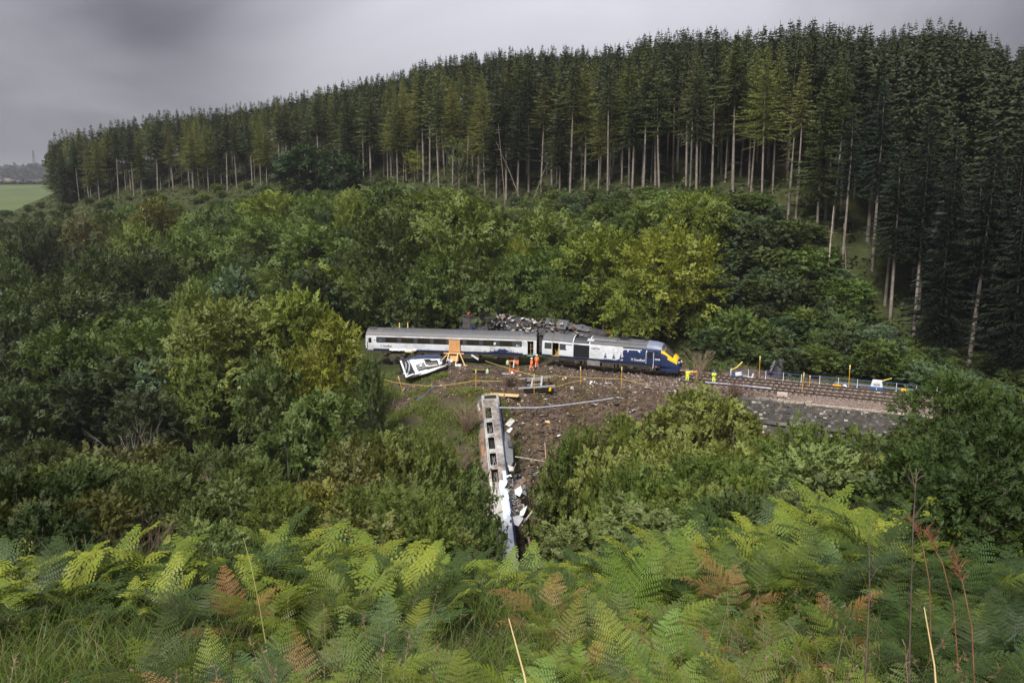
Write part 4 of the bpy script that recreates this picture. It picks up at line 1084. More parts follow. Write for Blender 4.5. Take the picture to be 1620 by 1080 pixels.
# dead and bare-stemmed bushes
def twig_bush(px, py, Y, h, n, mat, label, spread=0.6, r=0.03, name='dead_bush', lean=(0, 0), forks=3, seed=1):
    p = at(px, py, Y); z = gz(p.x, Y); rr = random.Random(seed * 31 + int(px)); o = empty(name, (p.x, Y, z))
    for k in range(1):
        mb = MB()
        for i in range(n):
            a = rr.uniform(0, 6.28); sp = rr.uniform(0.1, spread) * h; hh = h * rr.uniform(0.6, 1.0)
            p0 = Vector((rr.uniform(-.15, .15) * h * .5, rr.uniform(-.15, .15) * h * .5, -0.1)); p2 = Vector((math.cos(a) * sp + lean[0], math.sin(a) * sp + lean[1], hh))
            p1 = (p0 + p2) / 2 + Vector((rr.uniform(-.08, .08) * h, rr.uniform(-.08, .08) * h, 0.12 * h))
            mb.tube([p0, p1, p2], [r, r * .7, r * .25], 4, cap=False)
            for f in range(forks):
                t = rr.uniform(0.4, 0.95); q = p1.lerp(p2, (t - .3) / .7) if t > .3 else p0
                d = (p2 - p1).normalized() + Vector((rr.uniform(-.8, .8), rr.uniform(-.8, .8), rr.uniform(-.2, .5)))
                mb.tube([q, q + d.normalized() * h * rr.uniform(.12, .3)], [r * .45, r * .15], 3, cap=False)
        mb.build('stem', mat, o)
    tag(o, label, 'dead bush')
twig_bush(340, 660, 66, 6.0, 46, M['dead_twig'], 'straw-coloured bare shoots rising below the olive beech', 0.45, 0.035, seed=2)
twig_bush(290, 690, 60, 4.5, 36, M['dead_twig'], 'shorter pale bare shoots left of the straw-coloured ones', 0.5, 0.03, seed=3)
twig_bush(415, 700, 58, 3.6, 36, M['dead_twig'], 'pale bare shoots beside the small light ash', 0.5, 0.03, seed=4)
twig_bush(225, 650, 78, 6.5, 30, M['bark'], 'grey leaning willow stems in the left valley', 0.55, 0.06, seed=5, lean=(-1, 0))
twig_bush(738, 665, 91.5, 3.4, 110, M['dead_twig'], 'tangle of brown dead branches against the top of the burnt carriage', 0.85, 0.022, seed=6, lean=(0.6, 0))
twig_bush(729, 700, 87, 3.4, 80, M['dead_twig'], 'brown broken brush beside the burnt carriage roof', 0.7, 0.022, seed=7)
twig_bush(880, 660, 87, 4.2, 34, M['dead_twig'], 'bare brown sapling thicket on the burnt earth slope', 0.5, 0.03, seed=8, name='bare_sapling')
twig_bush(846, 700, 84, 3.2, 24, M['dead_twig'], 'small tan leafless bush right of the crumpled wreckage', 0.5, 0.025, seed=9)
twig_bush(895, 720, 80, 4.0, 24, M['dead_twig'], 'leafless saplings low on the burnt earth slope', 0.4, 0.03, seed=10)
twig_bush(590, 600, 92, 5.0, 18, M['pale_bark'], 'pale forked dead branches left of the yellow rope', 0.5, 0.05, seed=11)
twig_bush(1105, 600, 97.5, 3.8, 16, M['dead_twig'], 'bare upright saplings between the two yellow-clad workers', 0.4, 0.03, seed=12)
twig_bush(1160, 620, 92.5, 2.6, 80, M['brown'], 'dark brown burnt brush right of the standing yellow worker', 0.9, 0.03, seed=13)
twig_bush(1215, 655, 84.5, 4.0, 90, M['dead_twig'], 'brown dry brush hanging over the broken wall end', 0.8, 0.025, seed=14)
twig_bush(806, 606, 99.5, 1.5, 90, M['brown'], 'dark uprooted brush clump left of the bogie frame', 0.9, 0.025, seed=15)
twig_bush(775, 800, 66, 4, 14, M['dead_twig'], 'thin bare twigs in front of the lower burnt carriage', 0.55, 0.018, seed=16)
twig_bush(225, 790, 25, 1.7, 60, M['brown'], 'reddish brown dead gorse stems on the left slope', 0.9, 0.012, seed=17)
twig_bush(1110, 590, 104, 3.0, 40, M['dead_twig'], 'dry weeds behind the locomotive nose', 0.8, 0.02, seed=18)
def pole(p0, p1, r, mat, label, name='fallen_branch', cat='branch', mid=(0, 0, 0)):
    p0, p1 = Vector(p0), Vector(p1); mb = MB(); c = (p0 + p1) / 2 + Vector(mid)
    o = empty(name, p0); mb.tube([(0, 0, 0), c - p0, p1 - p0], [r, r * .8, r * .45], 6); mb.build('stem', mat, o); tag(o, label, cat)
pole(at(832, 822, 77), at(880, 757, 81), 0.10, M['pale_bark'], 'long pale branch leaning on the slope right of the crumpled wreckage')
pole(at(815, 722, 84), at(876, 732, 83), 0.07, M['pale_bark'], 'pale pole lying across the bare slope right of the burnt carriage')
pole(at(836, 850, 70), at(842, 882, 64), 0.10, M['brown'], 'short brown log at the foot of the burnt carriage')
pole(at(862, 700, 85), at(868, 795, 79), 0.07, M['dead_twig'], 'thin upright bare trunk on the bare slope')

# ================================================================== RAILWAY, WALL, TRAIN AND WRECKAGE
def thing(name, loc, label, cat, rot=(0, 0, 0), group=None):
    o = empty(name, loc, rot); return tag(o, label, cat, group)

def railway(s0, u0, u1, label, name='railway_track'):
    o = thing(name, track(u0, s0, RZ), label, 'railway track', (0, 0, TA))
    Ln = u1 - u0
    for sg in (-1, 1):
        mb = MB(); y = sg * 0.7525
        mb.bb(0, Ln, y - 0.035, y + 0.035, -0.045, 0); mb.bb(0, Ln, y - 0.009, y + 0.009, -0.13, -0.045); mb.bb(0, Ln, y - 0.07, y + 0.07, -0.155, -0.13)
        mb.build('rail', M['rail'], o)
    mb = MB(); rr = random.Random(int(s0 * 10)); x = 0.3
    while x < Ln - .2:
        mb.box((x, rr.uniform(-.03, .03), -0.24), (0.26, 2.55, 0.17), (0, 0, rr.uniform(-.02, .02))); x += 0.65
    sl = mb.build('sleeper_row', M['sleeper'], o); sl['kind'] = 'stuff'
    mb = MB(); x = 0.3
    while x < Ln - .2:
        for sg in (-1, 1):
            mb.box((x, sg * 0.7525, -0.14), (0.14, 0.34, 0.05))
        x += 0.65
    cl = mb.build('rail_fastenings', M['rail'], o); cl['kind'] = 'stuff'
railway(0.0, -7.5, 62, 'near railway track with rusty rails on brown ballast above the stone wall')
railway(3.4, -9.5, 62, 'far railway track beside the blue railing')
# loose ballast stones
def rubble(name, pts, r0, r1, mat, label, seed=0, cat='rubble', parent=None, flat=0.7):
    rng = np.random.RandomState(seed); n = len(pts); P = np.array(pts, float)
    base = np.array([[1, 0, 0], [-1, 0, 0], [0, 1, 0], [0, -1, 0], [0, 0, 1], [0, 0, -1]], float)
    fs = np.array([[0, 2, 4], [2, 1, 4], [1, 3, 4], [3, 0, 4], [2, 0, 5], [1, 2, 5], [3, 1, 5], [0, 3, 5]])
    s = (r0 + (r1 - r0) * rng.rand(n, 1, 1) ** 2) * (0.6 + 0.8 * rng.rand(n, 1, 3)) * np.array([1, 1, flat])
    a = rng.rand(n) * 6.28; R = np.zeros((n, 3, 3)); R[:, 0, 0] = np.cos(a); R[:, 0, 1] = np.sin(a); R[:, 1, 0] = -np.sin(a); R[:, 1, 1] = np.cos(a); R[:, 2, 2] = 1
    b = base[None] * (1 + 0.35 * rng.randn(n, 6, 1)) + rng.randn(n, 6, 3) * 0.12
    Vv = np.einsum('nvi,nij->nvj', b * s, R) + P[:, None]
    Ff = (np.arange(n) * 6)[:, None, None] + fs[None]
    o = bpy.data.objects.new(name, np_mesh(name, Vv.reshape(-1, 3), Ff.reshape(-1, 3), mat)); COL.objects.link(o)
    if parent: o.parent = parent; o['kind'] = 'stuff'
    else: tag(o, label, cat, kind='stuff')
    return o
M['stone'] = surf('ballast_stone', (0.16, 0.12, 0.10), 0.9, col2=(0.32, 0.25, 0.22), scale=4, coords='Object')
M['clod'] = surf('earth_clod', (0.035, 0.025, 0.020), 0.95, col2=(0.12, 0.085, 0.06), scale=1.0)
rng = np.random.RandomState(4); n = 14000
u = rng.rand(n) * 60 - 14; s = -3.9 + 10.8 * rng.rand(n)
bx = T0.x + TD.x * u + TN.x * s; by = T0.y + TD.y * u + TN.y * s
rubble('loose_ballast', np.stack([bx, by, ground(bx, by) + 0.03], 1), 0.05, 0.13, M['stone'], 'loose brown ballast stones on the track bed', 1, 'ballast')
n = 26000; x = rng.rand(n) * 46 - 16; y = 74 + 36 * rng.rand(n); xx, yy = x, y
def earth_at(x, y):
    def e_(cx, cy, rx, ry): return np.hypot((x - cx) / rx, (y - cy) / ry)
    return np.minimum.reduce([e_(8, 97, 22, 11), e_(8.5, 84, 8.5, 13), e_(-8, 101, 9, 8), e_(30, 86, 9, 6)]) + np.where(e_(-7, 88, 7.5, 9) < 1, 1, 0)
k = earth_at(x, y) < 1.0 + 0.1 * rng.randn(n); x, y = x[k], y[k]
rubble('earth_clods', np.stack([x, y, ground(x, y) + 0.02], 1), 0.05, 0.32, M['clod'], 'dark clods and stones strewn over the bare burnt earth', 2, 'rubble')
n = 2600; x = rng.rand(n) * 44 - 14; y = 76 + 32 * rng.rand(n); k = earth_at(x, y) < 0.95; x, y = x[k], y[k]
rubble('pale_rubble', np.stack([x, y, ground(x, y) + 0.04], 1), 0.05, 0.20, M['coping'], 'small pale stones strewn over the bare earth', 3, 'rubble')

# retaining wall below the track
wall = thing('stone_wall', track(0, -4.5, RZ - .3), 'long dark rubble stone retaining wall carrying the railway at the right', 'wall', (0, 0, TA))
W0, W1 = 0.2, 58.0
mb = MB(); mb.bb(W0, W1, -0.55, 0.55, -11, -0.06); mb.build('wall_core', surf('mortar', (0.055, 0.05, 0.045), 0.95, col2=(0.11, 0.10, 0.09), scale=2, bump=.4), wall)
rr = random.Random(8)
stone_mats = [surf('dark_stone', (0.055, 0.050, 0.045), 0.95, col2=(0.13, 0.12, 0.11), scale=2.2, bump=.5, bscale=12),
              surf('grey_stone', (0.12, 0.11, 0.10), 0.95, col2=(0.24, 0.22, 0.20), scale=2.2, bump=.5, bscale=12),
              surf('pale_stone', (0.30, 0.28, 0.26), 0.95, col2=(0.5, 0.48, 0.45), scale=2.2, bump=.5, bscale=12)]
def course_wall(z_top, z_bot, y_face, name):
    mb = MB(); z = z_top
    while z > z_bot:
        hh = rr.uniform(0.13, 0.25); x = W0 + rr.uniform(0, .3)
        while x < W1:
            w = rr.uniform(0.16, 0.48)
            m = 0 if rr.random() < 0.78 else (1 if rr.random() < 0.86 else 2)
            if rr.random() > 0.03: mb.box((x + w / 2, y_face - rr.uniform(0, 0.07), z - hh / 2), (w - 0.03, 0.16, hh - 0.03), (rr.uniform(-.04, .04), rr.uniform(-.03, .03), rr.uniform(-.05, .05)), m)
            x += w
        z -= hh
    o = mb.build(name, stone_mats, wall); o['kind'] = 'stuff'
course_wall(-0.08, -2.25, -0.55, 'upper_stone_courses')
course_wall(-2.55, -7.5, -0.50, 'lower_stone_courses')
x = W0; 
while x < W1:
    w = rr.uniform(1.1, 1.6)
    if x > 2.2 or rr.random() < .5:
        mb = MB(); mb.box((0, 0, 0), (w - 0.02, 0.28, 0.30), (rr.uniform(-.02, .02), 0, rr.uniform(-.01, .01)))
        mb.build('string_course_stone', stone_mats[0 if rr.random() < .75 else 1], wall, loc=(x + w / 2, -0.68, -2.4))
    x += w
x = 7.9
while x < W1:
    w = rr.uniform(1.2, 1.7); mb = MB(); mb.box((0, 0, 0), (w - 0.015, 0.42, 0.15), (rr.uniform(-.01, .01), rr.uniform(-.008, .008), 0))
    mb.build('coping_stone', M['coping'], wall, loc=(x + w / 2, -0.42, 0.03)); x += w
x = 2.0
while x < 7.4:
    w = rr.uniform(0.5, 1.1); mb = MB(); mb.box((0, 0, 0), (w - 0.05, rr.uniform(.35, .6), rr.uniform(.14, .26)), (rr.uniform(-.1, .1), rr.uniform(-.1, .1), rr.uniform(-.2, .2)))
    mb.build('broken_coping_stone', M['coping'] if rr.random() < .6 else stone_mats[1], wall, loc=(x + w / 2, -0.3 + rr.uniform(-.1, .1), 0.06)); x += w
mb = MB(); mb.box((0, 0, 0), (0.5, 0.55, 0.5), (0, 0, .05)); mb.build('end_block', M['coping'], wall, loc=(7.62, -0.4, 0.10))
o = thing('concrete_block', track(4.5, -2.6, RZ - 0.15), 'pinkish square block lying between the near track and the broken wall top', 'block', (0, 0, TA + .1))
mb = MB(); mb.box((0, 0, 0.1), (1.1, 0.7, 0.4)); mb.build('block', surf('pink_stone', (.45, .36, .32), .9), o)

# ------------------------------------------------------------------ rolling stock
PROF = [(1.30, 0.95), (1.36, 1.25), (1.375, 1.8), (1.36, 2.3), (1.32, 2.7), (1.27, 2.92)]
ROOFP = [(1.27, 2.92), (1.17, 3.16), (1.0, 3.38), (0.75, 3.58), (0.42, 3.73), (0.0, 3.79)]
def prof_y(z): return float(np.interp(z, [p[1] for p in PROF], [p[0] for p in PROF]))
def side_shell(mb, xs, zs, sgn, holes, matf):
    xs = sorted(set(xs)); zs = sorted(set(zs))
    for i in range(len(xs) - 1):
        for j in range(len(zs) - 1):
            xc = (xs[i] + xs[i + 1]) / 2; zc_ = (zs[j] + zs[j + 1]) / 2
            if any(h[0] < xc < h[1] and h[2] < zc_ < h[3] for h in holes): continue
            a, b = zs[j], zs[j + 1]; ya, yb = prof_y(a) * sgn, prof_y(b) * sgn
            mb.add([(xs[i], ya, a), (xs[i + 1], ya, a), (xs[i + 1], yb, b), (xs[i], yb, b)], [(0, 1, 2, 3) if sgn < 0 else (3, 2, 1, 0)], matf(xc, zc_), False)
def patch(mb, x0, x1, z0, z1, off, mat=0, n=3, sgn=-1):
    for j in range(n):
        a = z0 + (z1 - z0) * j / n; b = z0 + (z1 - z0) * (j + 1) / n
        mb.add([(x0, sgn * (prof_y(a) + off), a), (x1, sgn * (prof_y(a) + off), a), (x1, sgn * (prof_y(b) + off), b), (x0, sgn * (prof_y(b) + off), b)], [(0, 1, 2, 3)], mat)
def flat_poly(mb, pts, off=0.006, mat=0):
    mb.add([(x, -(prof_y(z) + off), z) for x, z in pts], [tuple(range(len(pts)))], mat)
def text_mesh(name, body, size, mat, parent, loc, rot=(math.pi / 2, 0, 0), extr=0.0, shear=0.0):
    cu = bpy.data.curves.new('lettering', 'FONT'); cu.body = body; cu.size = size; cu.shear = shear; cu.offset = size * 0.015
    tmp = bpy.data.objects.new('lettering', cu); COL.objects.link(tmp)
    dg = bpy.context.evaluated_depsgraph_get(); dg.update()
    m_ = bpy.data.meshes.new_from_object(tmp.evaluated_get(dg)); bpy.data.objects.remove(tmp); bpy.data.curves.remove(cu)
    m_.materials.clear(); m_.materials.append(mat)
    return place(name, m_, parent, loc, rot)
def saltire(parent, x, z, s, mat):
    mb = MB()
    flat_poly(mb, [(x, z), (x + s * .22, z), (x + s * 1.1, z + s), (x + s * .88, z + s)], .010)
    flat_poly(mb, [(x, z + s), (x + s * .18, z + s), (x + s * .5, z + s * .62), (x + s * .38, z + s * .5)], .010)
    flat_poly(mb, [(x + s * .58, z + s * .38), (x + s * .7, z + s * .5), (x + s * 1.15, z), (x + s * .92, z)], .010)
    mb.build('logo', mat, parent)
def roof_shell(mb, x0, x1, prof=ROOFP, mat=0, both=True, thick=0.0, dz=0.0):
    pts = [(-y, z + dz) for y, z in prof] + [(y, z + dz) for y, z in prof[::-1][1:]] if both else prof
    mb.add([(x0, y, z) for y, z in pts] + [(x1, y, z) for y, z in pts], [(i, i + len(pts), i + 1 + len(pts), i + 1) for i in range(len(pts) - 1)], mat, True)
def end_wall(mb, x, mat=0):
    pts = [(-y, z) for y, z in PROF] + [(-y, z) for y, z in ROOFP[1:]] + [(y, z) for y, z in ROOFP[::-1][1:]] + [(y, z) for y, z in PROF[::-1][1:]]
    mb.add([(x, y, z) for y, z in pts], [tuple(range(len(pts)))], mat)
def bogie(parent, x, z=0.0, sc=1.0, fancy=True):
    b = MB(); R = 0.46
    for sy in (-1, 1):
        b.prism([(x - 1.75, .30), (x - 1.75, .62), (x - .9, .78), (x + .9, .78), (x + 1.75, .62), (x + 1.75, .30), (x + .9, .48), (x - .9, .48)], sy * 1.02 - .08, sy * 1.02 + .08)
        for dx in (-1.3, 1.3):
            b.box((x + dx, sy * 1.12, .46), (.42, .2, .36)); b.tube([(x + dx - .3, sy * 1.05, .55), (x + dx - .3, sy * 1.05, .9)], .11, 8); b.tube([(x + dx + .3, sy * 1.05, .55), (x + dx + .3, sy * 1.05, .9)], .11, 8)
        b.box((x, sy * 1.1, .85), (.9, .22, .2))
    b.box((x, 0, .62), (.5, 2.0, .3))
    o = b.build('bogie', M['grime'], parent)
    for dx in (-1.3, 1.3):
        for sy in (-1, 1):
            w = MB(); w.tube([(x + dx, sy * .72, R), (x + dx, sy * .86, R)], R, 20, 0, True, False); w.tube([(x + dx, sy * .68, R), (x + dx, sy * .72, R)], R + .03, 20, 0, True, False)
            w.tube([(x + dx, sy * .86, R), (x + dx, sy * .89, R)], .18, 10)
            w.build('wheel', M['grime'], o)
    w = MB()
    for dx in (-1.3, 1.3): w.tube([(x + dx, -.7, R), (x + dx, .7, R)], .08, 8)
    w.build('axle', M['grime'], o)

# intact grey coach ------------------------------------------------
CA = Vector((-19.3, 113.5, -22.0)); CB = Vector((4.0, 109.6, -22.03))
ca_ang = math.atan2(CB.y - CA.y, CB.x - CA.x)
coach = thing('railway_coach', CA, 'upright silver-grey passenger coach with dark window band, coupled behind the locomotive', 'railway coach', (math.radians(0.5), math.atan2(CA.z - CB.z, 23), ca_ang))
LC = 23.0
band = (1.45, 21.1, 1.98, 2.76)
doorL = (0.18, 1.02, 1.0, 2.75); doorR = (21.75, 22.62, 1.0, 2.78)
mb = MB(); ZS = [p[1] for p in PROF] + [1.16, 1.98, 2.76, 2.75, 2.78, 1.0, 2.88]
side_shell(mb, [0, .18, 1.02, 1.45, 21.1, 21.75, 22.62, LC], ZS, -1, [band, doorL, doorR], lambda x, z: 0)
mb.build('body_side', M['silver'], coach); mb = MB(); side_shell(mb, [0, LC], ZS, 1, [], lambda x, z: 0)
mb.build('body_side', M['silver'], coach)
mb = MB(); end_wall(mb, 0.0); end_wall(mb, LC)
mb.bb(0.02, LC - .02, -1.25, 1.25, .93, .99); mb.build('end_wall', M['black'], coach)
mb = MB(); patch(mb, 1.02, 21.75, .955, 1.17, .006); patch(mb, 0, .18, .955, 1.17, .006)
mb.build('navy_skirt', M['navy'], coach)
mb = MB(); patch(mb, 0, 11, 2.885, 2.915, .006, 0, 1); patch(mb, 11, LC, 2.885, 2.915, .006, 1, 1); mb.build('cantrail_line', [M['pink'], M['cream']], coach)
# window band and panes
mb = MB()
x0, x1, z0, z1 = band
for j in range(3):
    a = z0 + (z1 - z0) * j / 3; b = z0 + (z1 - z0) * (j + 1) / 3
    mb.add([(x0, -(prof_y(a) - .02), a), (x1, -(prof_y(a) - .02), a), (x1, -(prof_y(b) - .02), b), (x0, -(prof_y(b) - .02), b)], [(0, 1, 2, 3)])
mb.build('window_band', M['band'], coach)
for (cx, cz) in ((x0, z0), (x0, z1), (x1, z0), (x1, z1)):   # rounded corners of the band
    mb = MB(); r = .16; sx = 1 if cx == x0 else -1; sz = 1 if cz == z0 else -1
    pts = [(cx - sx * .002, cz - sz * .002)] + [(cx + sx * r * (1 - math.sin(t)), cz + sz * r * (1 - math.cos(t))) for t in np.linspace(0, math.pi / 2, 6)]
    flat_poly(mb, pts, .001); mb.build('band_corner', M['silver'], coach)
M['pane'] = surf('window_pane', (0.012, 0.011, 0.009), 0.22, col2=(0.030, 0.026, 0.016), scale=0.8, spec=0.5)
for k in range(8):
    xa = 2.72 + k * 2.205; mb = MB(); patch(mb, xa, xa + 1.68, z0 + .06, z1 - .06, -.012)
    w = mb.build('window', M['pane'], coach)
    if k == 4: w.hide_render = False
mb = MB(); flat_poly(mb, [(20.35, 2.10), (20.52, 2.10), (20.52, 2.24), (20.35, 2.24)], -.010); flat_poly(mb, [(20.56, 2.15), (20.85, 2.15), (20.85, 2.19), (20.56, 2.19)], -.010); mb.build('pictogram', M['white'], coach)
mb = MB(); flat_poly(mb, [(17.35, 2.22), (17.48, 2.15), (17.65, 2.22), (17.68, 2.45), (17.55, 2.52), (17.38, 2.45)], -.004); mb.build('window_sticker', M['silver'], coach)
# doors
dl = MB(); patch(dl, .21, .99, 1.02, 2.73, -.03); dl = dl.build('door', M['silver'], coach)
w = MB(); patch(w, .36, .80, 1.95, 2.60, -.015); w.build('window', M['pane'], dl)
w = MB(); w.tube([(.24, -1.40, 1.3), (.24, -1.39, 2.1)], .02, 5); w.build('handle', M['dark'], dl)
mb = MB()                                                   # vestibule seen through the open door
mb.bb(21.7, 22.66, .35, .40, 1.0, 2.9); mb.bb(21.68, 21.72, -1.3, .4, 1.0, 2.9); mb.bb(22.65, 22.69, -1.3, .4, 1.0, 2.9); mb.build('vestibule_wall', M['dark'], coach)
mb = MB(); mb.bb(21.7, 22.66, -1.32, .35, .99, 1.03); mb.build('vestibule_floor', M['grime'], coach)
mb = MB(); mb.tube([(22.2, -1.0, 1.0), (22.2, -1.0, 2.7)], .025, 6); mb.tube([(21.95, -.8, 1.7), (22.5, -.8, 1.75)], .02, 6); mb.tube([(21.95, -.8, 2.2), (22.45, -.8, 2.15)], .02, 6); mb.build('grab_pole', M['timber'], coach)
mb = MB(); mb.box((21.55, -1.46, 1.85), (.62, .05, 1.62), (0, 0, -.03)); mb.build('open_door', M['silver'], coach)
mb = MB(); mb.bb(22.62, 22.70, -1.40, -1.33, 1.0, 2.8); mb.bb(21.70, 21.76, -1.40, -1.33, 1.0, 2.8); mb.build('door_frame', M['white'], coach)
mb = MB(); mb.bb(21.75, 22.62, -1.52, -1.3, .84, .93); mb.build('step', surf('green_edge', (.12, .30, .18), .7), coach)
# roof
mb = MB(); roof_shell(mb, 0.12, LC - .12); rf = mb.build('roof', M['roof'], coach)
mb = MB()
for sgn in (-1, 1):
    for y, z in ((1.2, 3.09), (1.09, 3.27), (.9, 3.47), (.66, 3.635), (.36, 3.75)):
        mb.tube([(2.4, sgn * y, z + .004), (20.6, sgn * y, z + .004)], .013, 4)
mb.build('roof_rib', M['roof'], rf)
mb = MB()
for x in (2.3, 20.7, 1.0, 22.0): roof_shell(mb, x - .02, x + .02, dz=.008)
mb.build('roof_joint', M['dark'], rf)
mb = MB(); mb.bb(.35, 1.3, -.62, -.05, 3.72, 3.84); mb.bb(3.3, 3.65, -.5, -.2, 3.70, 3.82); mb.bb(21.2, 21.9, -.7, -.1, 3.70, 3.82); mb.bb(22.1, 22.6, -.5, .2, 3.72, 3.84); mb.build('roof_vent', M['roof'], rf)
mb = MB()
for sx in (0.06, LC - .06): roof_shell(mb, sx - .07, sx + .07, dz=-.02)
mb.build('roof_end_band', M['dark'], rf)
# underframe
mb = MB(); mb.bb(.3, LC - .3, -1.22, -1.12, .72, .95); mb.bb(.3, LC - .3, 1.12, 1.22, .72, .95); mb.bb(8.2, 10.2, -1.18, .9, .25, .8); mb.bb(10.6, 12.6, -1.1, .9, .30, .8); mb.bb(13.2, 15.4, -1.2, .9, .22, .8); mb.bb(6.6, 7.6, -1.1, .5, .35, .8)
mb.build('underframe', M['grime'], coach)
bogie(coach, 18.9)
bogie(coach, 3.9)
mb = MB(); mb.box((11.3, -1.31, .18), (1.1, .12, .2), (0, .55, 0)); mb.build('hanging_white_pipe', M['white'], coach, loc=(3.6, -.2, .3))
# torn skirt
rr = random.Random(3); mb = MB(); x = 3.3
while x < 6.6:
    w_ = rr.uniform(.25, .55); mb.add([(x, -1.36, 1.16 + rr.uniform(-.02, .10)), (x + w_, -1.42, 1.16 + rr.uniform(-.02, .1)), (x + w_, -1.55, .98 + rr.uniform(-.05, .12)), (x, -1.5, .95 + rr.uniform(-.05, .12))], [(0, 1, 2, 3)]); x += w_ * .8
mb.build('torn_skirt_panel', M['white'], coach)
mb = MB(); mb.box((5.9, -1.4, .88), (1.0, .25, .14), (.2, .05, 0)); mb.box((6.5, -1.4, 1.0), (.3, .2, .3), (.4, .3, 0)); mb.build('torn_insulation', M['timber'], coach)
# print: castle on its rock, trees and spires
mb = MB()
flat_poly(mb, [(14.6, 1.165), (16.4, 1.17), (17.2, 1.30), (17.9, 1.42), (18.0, 1.60), (18.1, 1.60), (18.1, 1.66), (18.3, 1.66), (18.35, 1.60), (18.7, 1.62), (18.75, 1.69), (18.9, 1.69), (18.95, 1.60), (19.1, 1.55), (19.5, 1.38), (20.0, 1.25), (20.8, 1.18), (21.1, 1.165)])
mb.build('castle_print', M['navy'], coach)
mb = MB()
for x, h in ((16.2, 1.42), (16.35, 1.36), (16.9, 1.48), (17.0, 1.44), (17.5, 1.62), (17.55, 1.5), (19.7, 1.5), (20.0, 1.42), (20.5, 1.36)):
    flat_poly(mb, [(x - .05, 1.17), (x + .05, 1.17), (x + .04, h - .08), (x, h), (x - .04, h - .08)], .007)
mb.build('spire_print', M['navy'], coach)
saltire(coach, 2.0, 1.42, .26, M['dark'])
text_mesh('lettering', 'ScotRail', .36, M['dark'], coach, (2.42, -1.385, 1.43))
text_mesh('lettering', 'Standard', .10, M['silver'], coach, (1.85, -1.355, 2.28))
mb = MB(); mb.box((1.25, -1.365, 2.3), (.14, .02, .14)); mb.build('door_light', M['dark'], coach)
mb = MB(); mb.box((21.4, -1.365, 2.3), (.14, .02, .14)); mb.box((21.55, -1.39, 1.45), (.07, .03, .2)); mb.build('door_light', M['dark'], coach)

# locomotive -------------------------------------------------------
LA = Vector((4.45, 109.35, -22.03)); LB = Vector((20.75, 101.4, -22.05))
la_ang = math.atan2(LB.y - LA.y, LB.x - LA.x)
LL = 17.8
loco = thing('diesel_locomotive', LA, 'streamlined diesel locomotive in silver and navy with a yellow sloping nose', 'locomotive', (math.radians(-0.8), 0, la_ang))
ZL = [p[1] for p in PROF] + [1.16, 1.9, 2.62, 2.75, 1.05, 2.7]
win1 = (.35, 1.35, 1.9, 2.7); dO = (1.45, 2.35, 1.05, 2.75); win2 = (2.45, 3.3, 1.9, 2.7); gr = (4.35, 6.5, 1.16, 2.75); cdoor = (14.0, 14.75, 1.05, 2.75); cwin = (15.0, 15.62, 1.95, 2.62)
XC = 15.7
mb = MB(); side_shell(mb, [0, .35, 1.35, 1.45, 2.35, 2.45, 3.3, 4.35, 6.5, 10.9, 14.0, 14.75, 15.0, 15.62, XC], ZL, -1, [win1, dO, win2, gr, cdoor], lambda x, z: 1 if x > 10.9 else 0)
mb.build('body_side', [M['silver'], M['navy']], loco); mb = MB(); side_shell(mb, [0, XC], ZL, 1, [], lambda x, z: 0)
mb.build('body_side', [M['silver'], M['navy']], loco)
mb = MB(); end_wall(mb, 0.0); mb.bb(.05, XC, -1.25, 1.25, .93, .99); mb.build('end_wall', M['black'], loco)
mb = MB(); patch(mb, 0, 11, .955, 1.155, .006); mb.build('navy_skirt', M['navy'], loco)
for wv in (win1, win2):
    mb = MB(); patch(mb, wv[0], wv[1], wv[2], wv[3], -.02); mb.build('window', M['band'], loco)
mb = MB(); flat_poly(mb, [(3.30, 1.9), (3.38, 1.9), (4.15, 2.7), (3.30, 2.7)], .004); mb.build('window_corner', M['band'], loco)
mb = MB(); mb.bb(1.4, 2.4, -.25, -.2, 1.0, 2.9); mb.bb(1.38, 1.42, -1.3, -.2, 1.0, 2.9); mb.bb(2.38, 2.42, -1.3, -.2, 1.0, 2.9); mb.build('interior_wall', M['black'], loco)
mb = MB(); mb.bb(1.45, 2.35, -1.33, -.2, 1.0, 1.05); mb.build('interior_floor', M['timber'], loco)
mb = MB(); rr = random.Random(2)
for k in range(6): mb.tube([(1.6 + k * .1, -.6, 1.1), (1.65 + rr.uniform(-.1, .6), -.6, 1.9 + rr.uniform(-.2, .3))], .03, 5)
mb.build('yellow_equipment', M['rope'], loco)
mb = MB(); mb.bb(1.40, 1.46, -1.40, -1.34, 1.05, 2.78); mb.bb(2.34, 2.41, -1.40, -1.34, 1.05, 2.78); mb.build('door_frame', M['cream'], loco)
# radiator grille of slats
mb = MB(); patch(mb, gr[0], gr[1], gr[2], gr[3], -.10); gl = mb.build('radiator_grille', M['black'], loco)
mb = MB(); rr = random.Random(4)
for k in range(26):
    x = gr[0] + .04 + k * .0825; mb.box((x, -1.33, 1.95), (.045, .05, 1.56), (0, 0, .5))
mb.build('grille_slats', M['dark'], gl)
